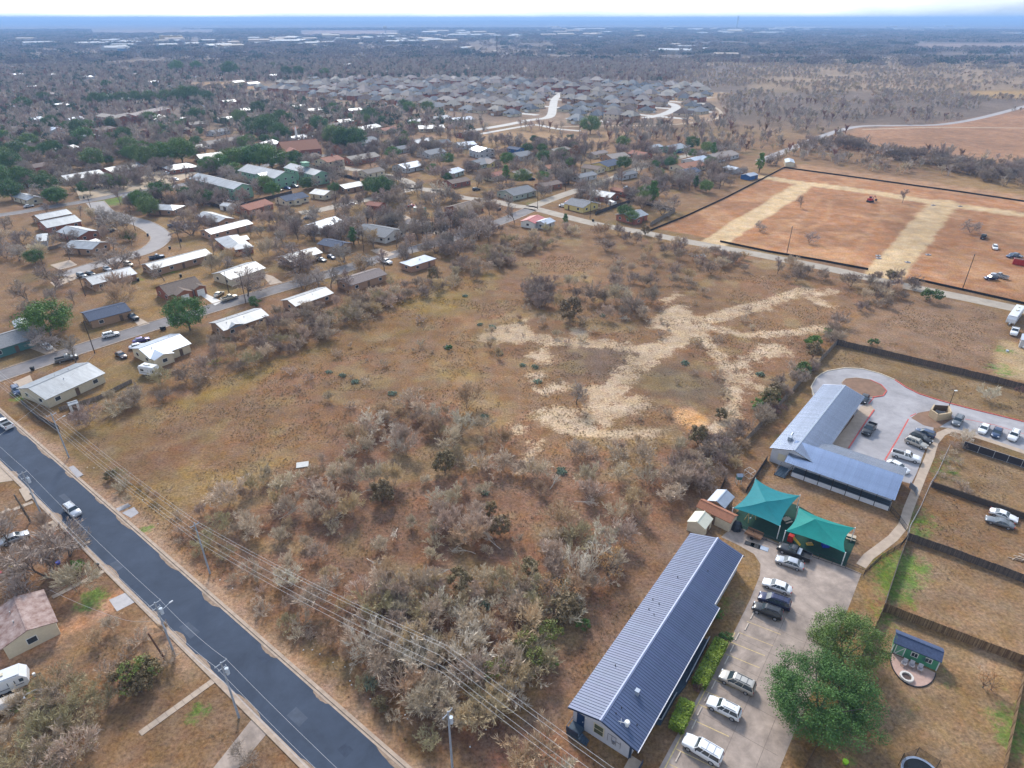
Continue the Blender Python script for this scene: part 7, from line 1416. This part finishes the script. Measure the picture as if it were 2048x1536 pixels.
scatter([(1040, 590), (1120, 560), (1300, 570), (1310, 630), (1240, 660), (1060, 640)], 22, [('hedge_dark', 5), ('brush', 3)], 'grey mauve leafless tree of the middle clump in the lot', 'bare trees of the middle clump', (4.5, 7.5), 2.4, 'clump_tree', chk=False, seed=8)
scatter([(1200, 500), (1450, 500), (1440, 560), (1320, 590), (1220, 560)], 26, [('hedge_dark', 3), ('brush', 4), ('shrub', 2)], 'leafless tree behind the middle clump, towards the concrete street', 'bare trees near the concrete street', (3.5, 6), 3.0, seed=9)
HR = [(150, 830), (300, 775), (470, 705), (640, 640), (760, 575), (900, 545), (1000, 495), (1120, 455), (1150, 470), (1050, 520), (930, 570), (800, 610), (660, 680), (480, 745), (300, 815), (170, 855)]
scatter(HR, 120, [('hedge_dark', 5), ('brush', 5), ('brush_olive', 2), ('cedar', .7), ('shrub', 1.5)], 'tangled leafless tree in the hedgerow behind the houses', 'hedgerow trees between houses and lot', (3.0, 6.2), 1.9, 'hedgerow_tree', chk=False, seed=10)
scatter([(430, 700), (600, 660), (700, 600), (640, 600), (560, 630), (430, 670)], 16, [('brush', 3), ('hedge_dark', 2)], 'tangled leafless tree in the hedgerow behind the houses', 'hedgerow trees between houses and lot', (3.5, 6), 2.4, 'hedgerow_tree', seed=20)
scatter([(1425, 905), (1470, 850), (1560, 770), (1640, 690), (1660, 660), (1720, 610), (1740, 560), (1830, 555), (1830, 585), (1740, 640), (1680, 680), (1600, 770), (1500, 880), (1440, 960)], 48, [('hedge_dark', 6), ('brush', 3), ('shrub', 2), ('cedar', .8)], 'dark leafless shrub of the fence row beside the plowed field', 'fence row shrubs beside the plowed field', (2.6, 5.5), 1.9, 'bare_shrub', 'shrub', False, 11)
scatter([(1380, 880), (1450, 880), (1470, 930), (1400, 1010), (1340, 1010), (1330, 930)], 22, [('hedge_dark', 5), ('brush', 4)], 'leafless shrub at the thicket corner below the long pale roof', 'shrubs at the thicket corner', (3.0, 5), 1.9, 'bare_shrub', 'shrub', False, 12)
scatter([(1140, 455), (1250, 470), (1420, 500), (1600, 535), (1720, 560), (1720, 580), (1560, 560), (1400, 530), (1240, 500)], 28, [('hedge_dark', 6), ('tall', 1), ('brush', 3)], 'dark leafless tree along the lot side of the concrete street', 'bare trees along the concrete street', (3.5, 6.5), 3.0, seed=13)
scatter([(1585, 312), (1620, 290), (1700, 300), (1850, 330), (1960, 360), (2080, 385), (2080, 330), (2000, 345), (1900, 325), (1760, 305), (1680, 285)], 110, [('hedge_dark', 6), ('tall', 4)], 'leafless tree in the row behind the red dirt site', 'bare trees behind the red dirt site', (7, 10), 3.6, 'row_tree', seed=14)
scatter([(420, 430), (560, 430), (760, 400), (1000, 400), (1060, 440), (980, 490), (760, 560), (640, 620), (560, 560), (420, 560)], 105, [('tall', 6), ('spread', 3), ('brush', 4), ('hedge_dark', 2)], 'leafless tree shading the back gardens of the old neighbourhood', 'bare trees of the old neighbourhood', (5, 9.5), 3.4, seed=15)
scatter([(0, 440), (420, 400), (430, 560), (380, 600), (0, 740)], 44, [('tall', 5), ('spread', 4), ('brush', 3)], 'leafless tree in a yard among the white metal roofs', 'bare trees among the white metal roofs', (5.5, 9.5), 6, seed=16)
scatter([(0, 330), (240, 300), (560, 300), (860, 270), (1000, 290), (1300, 300), (1480, 310), (1300, 430), (1060, 400), (760, 390), (560, 410), (300, 420), (0, 420)], 200, [('tall', 6), ('spread', 4), ('hedge_dark', 2)], 'leafless shade tree around the streets behind the green apartment blocks', 'bare shade trees behind the green blocks', (7, 11), 5.0, 'shade_tree', seed=17)
scatter([(0, 1040), (120, 1060), (200, 1120), (150, 1200), (0, 1230)], 9, [('spread', 2), ('tall', 3), ('brush', 3)], 'leafless tree in the cluttered yards by the main road', 'bare trees of the cluttered yards', (4, 8), 3.5, seed=18)
scatter([(0, 1440), (130, 1370), (240, 1400), (180, 1536), (0, 1560)], 16, [('brush', 5), ('brush_olive', 5)], 'grey green leafless shrub mass beside the travel trailer', 'shrubs beside the travel trailer', (3.5, 5.5), 2.0, 'bare_shrub', 'shrub', False, 19)
scatter([(190, 1250), (330, 1250), (340, 1340), (250, 1380), (190, 1330)], 8, [('shrub', 3), ('brush', 3)], 'thin leafless shrub around the olive bushes by the road', 'thin shrubs by the olive bushes', (2, 4), 2.0, 'bare_shrub', 'shrub', False, 21)
scatter([(1030, 1520), (1110, 1512), (1120, 1590), (1030, 1600)], 4, [('brush', 3)], 'reddish leafless crown at the driveway below the slate roof', 'bare crowns below the slate roof', (4.5, 5.5), 2.5, chk=False, seed=22)
scatter([(1990, 1000), (1862, 968), (1900, 890), (1930, 890), (1905, 960), (2000, 1010)], 9, [('shrub', 3), ('hedge_dark', 1)], 'purple grey vine shrub on the yard fence line', 'vine shrubs on the yard fence', (1.4, 2.4), 1.8, 'bare_shrub', 'shrub', False, 23)

# ---------------------------------------------------------------- far woods (one mass): instanced crowns
def project(x, y):
    dep = y * CP + CH * SP; return 1024 + F * x / dep, 768 - F * (y * SP - CH * CP) / dep
def sources(tagname, meshes):
    c = bpy.data.collections.new(tagname)
    for i, (a, m_) in enumerate(meshes):
        o = bpy.data.objects.new(tagname + '_source', a.mesh(tagname, m_)); c.objects.link(o)
    return c
def woods(name, pts, scl, coll, label):
    me = bpy.data.meshes.new(name); me.vertices.add(len(pts)); me.vertices.foreach_set('co', np.concatenate([pts, np.zeros((len(pts), 1))], 1).ravel())
    at = me.attributes.new('size', 'FLOAT', 'POINT'); at.data.foreach_set('value', scl)
    o = bpy.data.objects.new(name, me); col.objects.link(o); tag(o, label, 'woods', kind='stuff')
    g = bpy.data.node_groups.new(name, 'GeometryNodeTree'); g.interface.new_socket('Geometry', in_out='INPUT', socket_type='NodeSocketGeometry'); g.interface.new_socket('Geometry', in_out='OUTPUT', socket_type='NodeSocketGeometry')
    N = g.nodes.new; gi, go = N('NodeGroupInput'), N('NodeGroupOutput'); ci = N('GeometryNodeCollectionInfo'); ci.inputs['Collection'].default_value = coll; ci.inputs['Separate Children'].default_value = True; ci.inputs['Reset Children'].default_value = True
    ip = N('GeometryNodeInstanceOnPoints'); ip.inputs['Pick Instance'].default_value = True
    rv = N('FunctionNodeRandomValue'); rv.data_type = 'FLOAT_VECTOR'; rv.inputs[0].default_value = (0, 0, 0); rv.inputs[1].default_value = (0, 0, 6.283)
    na = N('GeometryNodeInputNamedAttribute'); na.data_type = 'FLOAT'; na.inputs['Name'].default_value = 'size'
    l = g.links.new; l(gi.outputs[0], ip.inputs['Points']); l(ci.outputs[0], ip.inputs['Instance']); l(rv.outputs[0], ip.inputs['Rotation']); l(na.outputs[0], ip.inputs['Scale']); l(ip.outputs[0], go.inputs[0])
    md = o.modifiers.new('woods', 'NODES'); md.node_group = g
    return o
def ftree(seed, h, spread=.8, tw=.10, kids=(7,), twig=(16, 1.7)):
    a, b = grow(seed, h, spread, 1, .2, up=.22, kids=kids, twig=twig, tw=tw, r0=.22, forkz=.3); norm_h(a, b, h); a.v += []; o = len(a.v); a.f += [tuple(i + o for i in f) for f in b.f]; a.v += b.v; a.mi = [0] * len(a.f); return a
fw = [M('far_twigs_mauve', (.46, .36, .30), .95, .2, .3, rand=.25), M('far_twigs_grey', (.44, .375, .32), .95, .2, .3, rand=.25), M('far_twigs_tan', (.58, .45, .32), .95, .2, .3, rand=.22), M('far_leaf_dark', (.09, .13, .07), .9, .3, .3, rand=.3), M('far_twigs_red', (.30, .17, .12), .95, .2, .3, rand=.2)]
c_bare = sources('wood_bare', [(ftree(201, 9), fw[0]), (ftree(202, 10), fw[1]), (ftree(203, 9, 1.0), fw[0]), (ftree(204, 10, 1.0), fw[1]), (ftree(205, 8), fw[4])])
c_tan = sources('wood_tan', [(ftree(206, 6, 1.0), fw[2]), (ftree(207, 6.5, 1.0), fw[1]), (ftree(208, 5.5, 1.1), fw[2])])
c_green = sources('wood_green', [(crown_leaves(209, 8, 4.6, 1, 22, 22, .9), fw[3]), (crown_leaves(210, 9, 4.2, 1, 22, 22, .9), fw[3])])
def clump(seed):
    r = random.Random(seed); b = MB()
    for i in range(14):
        q = crown_leaves(seed * 31 + i, r.uniform(8, 12), r.uniform(3.6, 5.2), 1.5, 5, 7, 2.6); dx, dy = r.uniform(-17, 17), r.uniform(-17, 17); b.add([(p[0] + dx, p[1] + dy, p[2]) for p in q.v], q.f)
    return b
fd = [M('far_woods_dark', (.29, .235, .20), .95, .25, .1, rand=.3), M('far_woods_green', (.09, .115, .075), .95, .25, .1, rand=.3)]
c_far = sources('wood_far', [(clump(1), fd[0]), (clump(2), fd[0]), (clump(3), fd[1]), (clump(4), fd[0])])
rs = np.random.RandomState(12)
def sector(n, d0, d1, half=44):
    d = np.sqrt(rs.uniform(d0 * d0, d1 * d1, n)); a = np.radians(rs.uniform(-half, half, n)); return d * np.sin(a), d * np.cos(a)
NOGO = [[(480, 190), (520, 166), (760, 157), (1000, 157), (1180, 163), (1310, 166), (1410, 172), (1435, 196), (1440, 226), (1400, 242), (1300, 250), (1150, 258), (1000, 256), (880, 230), (740, 215), (620, 200)], SITE, [(1565, 335), (1600, 318), (1760, 345), (2090, 390), (2090, 410)],
        [(1680, 280), (1700, 262), (1880, 252), (1960, 240), (2100, 210), (2100, 330), (1950, 318), (1850, 308), (1760, 302)], [(1000, 262), (1150, 266), (1280, 262), (1180, 285), (1000, 285), (940, 278)], [(1330, 185), (1450, 186), (1430, 200), (1340, 205)], [(1345, 240), (1440, 222), (1450, 235), (1350, 250)],
        [(1940, 184), (2100, 179), (2100, 196), (1965, 194)], [(385, 167), (520, 163), (520, 177), (385, 179)], [(0, 300), (560, 280), (860, 265), (1000, 285), (1290, 290), (1480, 305), (1580, 330), (1320, 460), (1200, 900), (0, 1536), (-600, 1536), (-600, 300)], [(1000, 470), (2300, 640), (2300, 1536), (900, 1536)], [(1330, 460), (1580, 330), (2300, 430), (2300, 660)]]
NOGO_W = [np.array([[*G(*q)[:2]] for q in pl]) for pl in NOGO]
def allowed(x, y, m=0):
    ok = np.ones(x.shape, bool)
    for W_ in NOGO_W: ok &= wpolydist(W_, x, y) < m
    for P_, wd in ROADS:
        if len(P_) > 2 and P_[:, 1].max() > 350: ok &= linedist(P_, x, y) > wd + 3
    for h_ in HOUSES:
        if h_[1] > 300: ok &= np.hypot(x - h_[0], y - h_[1]) > min(h_[2], 10) + 2
    return ok
x, y = sector(30000, 400, 1750); ok = allowed(x, y); x, y = x[ok], y[ok]; px_, py_ = project(x, y)
tan_zone = (px_ > 1380 + 120 * (vnoise(x, y, 60, 5) - .5)) & (py_ > 128); nn = fbm(x, y, 45, 77); thin = np.where(tan_zone, nn > .43, nn > .30); x, y, px_, py_, tan_zone = x[thin], y[thin], px_[thin], py_[thin], tan_zone[thin]
gr = (rs.rand(len(x)) < np.where(px_ < 1000, .2, .04)) & ~tan_zone; dk = tan_zone & (py_ > 205) & (py_ < 320) & (rs.rand(len(x)) < .4); tan_zone &= ~dk
# garden trees between the individually built ones
def join(a, b): return a
c_shade = bpy.data.collections.new('wood_shade')
for key in ('tall', 'spread', 'hedge_dark'):
    for a_, b_ in SPEC[key][0]:
        m0 = MB(); m0.add([v.co for v in a_.vertices], [tuple(p.vertices) for p in a_.polygons]); m0.cur = 1; m0.add([v.co for v in b_.vertices], [tuple(p.vertices) for p in b_.polygons])
        c_shade.objects.link(bpy.data.objects.new('wood_shade_source', m0.mesh('wood_shade', [a_.materials[0], b_.materials[0]])))
def in_any(polys, xx, yy): return np.any([wpolydist(np.array([[*G(*q)[:2]] for q in pl]), xx, yy) > 0 for pl in polys], 0)
def off_built(xx, yy, m=2.0):
    ok = np.ones(xx.shape, bool)
    for P_, wd in ROADS:
        if len(P_) > 2: ok &= linedist(P_, xx, yy) > wd + m
    for hx_, hy_, l_, w_, a_ in HOUSES:
        ca_, sa_ = math.cos(a_), math.sin(a_); dx, dy = xx - hx_, yy - hy_; ok &= ~((abs(dx * ca_ + dy * sa_) < l_ + m) & (abs(-dx * sa_ + dy * ca_) < w_ + m))
    for tx, ty in TREES: ok &= np.hypot(xx - tx, yy - ty) > 2.2
    return ok
sx_, sy_ = sector(9000, 250, 640, 42); kp = in_any([[(-60, 300), (560, 275), (860, 262), (1000, 285), (1290, 285), (1480, 300), (1560, 330), (1310, 440), (1060, 400), (760, 395), (560, 415), (300, 425), (-60, 430)], [(440, 430), (760, 400), (1000, 400), (1060, 440), (960, 500), (760, 560), (640, 600), (560, 560)]], sx_, sy_)
sx_, sy_ = sx_[kp], sy_[kp]; kp = off_built(sx_, sy_) & (fbm(sx_, sy_, 30, 29) > .55); sx_, sy_ = sx_[kp], sy_[kp]
woods('garden_trees', np.stack([sx_, sy_], 1), rs.uniform(.6, 1.05, len(sx_)), c_shade, 'mass of leafless garden trees filling the blocks of the old neighbourhood'); 
c_sg = bpy.data.collections.new('wood_shade_green')
for a_, b_ in SPEC['oak'][0]: c_sg.objects.link(bpy.data.objects.new('wood_green_source', b_))
kg = in_any([[(-60, 200), (560, 200), (860, 262), (1000, 285), (1290, 285), (1480, 300), (1310, 420), (1060, 400), (760, 395), (560, 415), (300, 425), (-60, 430)]], *(gq := sector(900, 300, 760, 42))); gq = (gq[0][kg], gq[1][kg]); kg = off_built(*gq, 1.0) & (rs.rand(len(gq[0])) < .45)
woods('garden_evergreens', np.stack([gq[0][kg], gq[1][kg]], 1), rs.uniform(.6, 1.15, kg.sum()), c_sg, 'dark green evergreen crowns sprinkled through the old neighbourhood')
P2 = np.stack([x, y], 1); b_ = ~tan_zone & ~gr
woods('bare_woods', P2[b_], rs.uniform(.75, 1.25, b_.sum()), c_bare, 'mauve grey leafless woods reaching from the neighbourhood to the distant town')
woods('tan_brushland', P2[tan_zone], rs.uniform(.6, 1.2, tan_zone.sum()), c_tan, 'tan brushland beyond the country road')
woods('evergreen_woods', P2[gr], rs.uniform(.55, 1.0, gr.sum()), c_green, 'dark evergreen crowns sprinkled through the leafless woods')
x, y = sector(26000, 1650, 7600, 43); px_, py_ = project(x, y)
open_ = ((py_ > 61) & (py_ < 72) & (px_ > 600) & (px_ < 800)) | ((py_ > 86) & (py_ < 98) & (px_ > 1830)) | ((py_ > 59) & (py_ < 68) & (px_ > 180) & (px_ < 430)) | ((py_ > 112) & (py_ < 118) & (px_ > 1000)) | ((fbm(x, y, 420, 8) > .60) & (rs.rand(len(x)) < .8)); x, y = x[~open_], y[~open_]
woods('far_woods', np.stack([x, y], 1), rs.uniform(.7, 1.3, len(x)), c_far, 'blue hazed woods around the distant town')

# dry grass and weeds on the open ground near the camera
def tuft(seed, n_, hgt, wd_):
    r = random.Random(seed); b = MB()
    for i in range(n_):
        a_ = r.uniform(0, 6.283); d_ = r.uniform(0, .28); p = Vector((d_ * math.cos(a_), d_ * math.sin(a_), -.02)); t_ = Vector((math.cos(a_) * r.uniform(.1, .9), math.sin(a_) * r.uniform(.1, .9), 1)).normalized() * hgt * r.uniform(.5, 1.2); s_ = Vector((-math.sin(a_), math.cos(a_), 0)) * wd_; b.add([p - s_, p + s_, p + t_], [(0, 1, 2)])
    return b
c_gr = sources('dry_tuft', [(tuft(1, 16, .38, .03), M('straw', (.35, .26, .15), .95, .2, 1, rand=.2)), (tuft(2, 16, .32, .03), M('weeds_brown', (.29, .20, .115), .95, .2, 1, rand=.25)), (tuft(3, 14, .5, .03), M('straw', (.40, .285, .135))), (tuft(4, 18, .28, .035), M('weeds_purple', (.26, .18, .12), .95, .2, 1, rand=.25))])
gx_, gy_2 = sector(90000, 45, 260, 44); kp = off_built(gx_, gy_2, .3) if False else in_any([LOT, [(0, 1290), (230, 1240), (470, 1480), (520, 1600), (-100, 1600), (-100, 1300)], [(1770, 1225), (2050, 1330), (2010, 1600), (1610, 1600)], [(1815, 1085), (2100, 1185), (2100, 1320), (1775, 1210)], [(1865, 985), (2100, 1060), (2100, 1165), (1825, 1075)], [(1905, 905), (2100, 955), (2100, 1040), (1870, 965)], [(1725, 640), (1755, 615), (1850, 595), (1990, 625), (2005, 650), (1985, 740), (1700, 685)], [(1690, 700), (1990, 775), (2080, 800), (2080, 840), (1800, 765), (1700, 728), (1650, 738)]], gx_, gy_2)
kp &= fbm(gx_, gy_2, 8, 141) > .52
gx_, gy_2 = gx_[kp], gy_2[kp]; bb = fbm(gx_, gy_2, 5, 151); px_, py_ = project(gx_, gy_2)
woods('dry_grass', np.stack([gx_, gy_2], 1), rs.uniform(.4, .9, len(gx_)), c_gr, 'short dry grass and weeds over the vacant lot and yards')['category'] = 'grass'

# ---------------------------------------------------------------- distant town and horizon
tw_m = [M('town_white', (.34, .34, .335), .7, .08, .05, rand=.25), M('town_tan', (.46, .38, .30), .8, .1, .05, rand=.15), M('town_red', (.36, .16, .12), .8, .1, .05, rand=.1), M('town_blue', (.10, .22, .40), .6, .1, .05)]
r = random.Random(44)
def block(w_, d, h): return MB().box((0, 0, h / 2), (w_, d, h)).add([(-w_ / 2 - 1, -d / 2 - 1, h), (w_ / 2 + 1, -d / 2 - 1, h), (w_ / 2 + 1, d / 2 + 1, h), (-w_ / 2 - 1, d / 2 + 1, h), (-w_ / 2, 0, h + d * .08 + .8), (w_ / 2, 0, h + d * .08 + .8)], [(0, 1, 5, 4), (2, 3, 4, 5), (1, 2, 5), (3, 0, 4)])
bm = [block(55, 26, 8).mesh('far_building', tw_m[0]), block(34, 20, 7).mesh('far_building', tw_m[0]), block(80, 35, 9).mesh('far_building', tw_m[0]), block(26, 18, 7).mesh('far_building', tw_m[1]), block(60, 22, 12).mesh('far_building', tw_m[1])]
zones = [((0, 84), (245, 94), 12), ((185, 82), (470, 101), 24), ((510, 80), (690, 96), 18), ((690, 82), (900, 92), 18), ((850, 63), (1290, 78), 55), ((1100, 56), (1380, 62), 16), ((1390, 58), (1570, 71), 30), ((1560, 55), (1660, 64), 14), ((1740, 53), (1950, 64), 22), ((1990, 55), (2048, 72), 7), ((620, 72), (850, 80), 12), ((1280, 95), (1480, 122), 6), ((900, 92), (1120, 112), 5)]
for (x0, y0), (x1, y1), n_ in zones:
    for i in range(n_):
        xx, yy = r.uniform(x0, x1), r.uniform(y0, y1); p = G(xx, yy); k_ = min(1.5, max(.45, 1.25 * (p.y / 3000) ** .5)) * r.uniform(.55, 1.15); tag(ob('far_building', r.choice(bm), None, (p.x, p.y, 0), R(r.choice((-38, 52, 0))) + r.uniform(-.2, .2), (k_, k_, max(1.0, k_ * .95))), 'pale low building in the hazy distant town', 'building', 'pale buildings of the distant town')
ht = thing('hotel', 'long yellow hotel block rising above the distant town', 'building', G(344, 83)); MB().box((0, 0, 11), (92, 22, 22)).build('wall', M('hotel_yellow', (.62, .42, .16), .8, .08, .05), ht)
for z_ in (5, 10, 15, 20): MB().box((0, -11.1, z_), (88, .3, 1.6)).build('window_band', M('hotel_window', (.30, .20, .10), .5, .1, .1), ht)
for k_ in (-40, 0, 40): MB().box((k_, -2, 23), (9, 20, 4)).build('parapet', M('hotel_cream', (.62, .55, .42), .8, .08, .05), ht)
bb_ = thing('blue_barn', 'bright blue gabled barn at the edge of the distant town', 'building', G(251, 103)); gable_wall(34, 22, 9, 5).build('wall', tw_m[3], bb_); gable_roof(34, 22, 9, 5, 1, .3).build('roof', tw_m[0], bb_)
wt = thing('water_tower', 'white water tower beyond the brown field', 'water tower', G(771, 68)); MB().tube((0, 0, 0), (0, 0, 26), 3, 2, 10).build('stem', tw_m[0], wt); MB().loft([[(r_ * math.cos(a_), r_ * math.sin(a_), z_) for a_ in np.linspace(0, 6.283, 17)[:-1]] for r_, z_ in ((2, 25), (12, 31), (14, 36), (11, 42), (1, 45))]).build('tank', tw_m[0], wt)
tt = thing('radio_mast', 'tall pale tower standing on the horizon above the town', 'tower', G(1474, 54)); MB().tube((0, 0, 0), (0, 0, 90), 12, 8, 8).build('shaft', M('mast_grey', (.38, .40, .42), .8, .1, .02), tt); MB().tube((0, 0, 90), (0, 0, 120), 12, 9, 8).build('head', M('mast_grey', (.38, .40, .42)), tt)
mm = thing('transmission_tower', 'thin lattice mast rising out of the leafless woods', 'mast', G(994, 122)); lt = MB()
for s in (-1, 1):
    for q in (-1, 1): lt.tube((s * 1.6, q * 1.6, 0), (s * .4, q * .4, 52), .28, .2, 4)
for k_ in range(13): z_ = 4 * k_; w_ = 1.6 - 1.2 * z_ / 52; lt.tube((-w_, -w_, z_), (w_, -w_, z_ + 4), .16, None, 3).tube((w_, w_, z_), (-w_, w_, z_ + 4), .16, None, 3)
lt.build('lattice', pole_wood, mm)
pd_ = struct(MB().poly([G(*q) for q in ((1632, 106), (1640, 100), (1660, 98), (1668, 102), (1652, 107))], .5).build('pond', M('pond_water', (.55, .58, .62), .12, .03, .01, spec=.8)))
# low hills on the horizon
hx = np.linspace(-19000, 19000, 120)
for d0, hh, seed in ((15500, 62, 1), (20500, 78, 2)):
    hgt = hh * (.35 + .65 * fbm(hx, hx * 0 + 9, 4200, 100 + seed)); vs = []; fs = []
    for i, (xx, z_) in enumerate(zip(hx, hgt)):
        for dy, k_ in ((-1600, 0), (-700, .7), (0, 1), (900, .6), (1800, 0)): vs.append((xx, d0 + dy, -1 if k_ == 0 else z_ * k_))
    for i in range(len(hx) - 1):
        for j in range(4): o = i * 5 + j; fs.append((o, o + 5, o + 6, o + 1))
    struct(MB().add(vs, fs).build('hills', M('hill_woods', (.09, .085, .07), .95, .3, .004, world=True), None, True))

# ---------------------------------------------------------------- haze
hz = MB().box((0, 0, 62), (2 * FAR + 6000, 2 * FAR + 6000, 128)).build('haze', None)
hz.data.materials.clear(); hm = bpy.data.materials.new('haze'); hm.use_nodes = True; nn_ = hm.node_tree; nn_.nodes.clear(); pv_ = nn_.nodes.new('ShaderNodeVolumePrincipled'); out_ = nn_.nodes.new('ShaderNodeOutputMaterial')
pv_.inputs['Color'].default_value = (.36, .60, 1.0, 1); pv_.inputs['Density'].default_value = 1.5e-4; pv_.inputs['Anisotropy'].default_value = 0.0
nn_.links.new(pv_.outputs['Volume'], out_.inputs['Volume']); hz.data.materials.append(hm); hz['kind'] = 'stuff'; hz['label'] = 'thin blue haze over the far land'
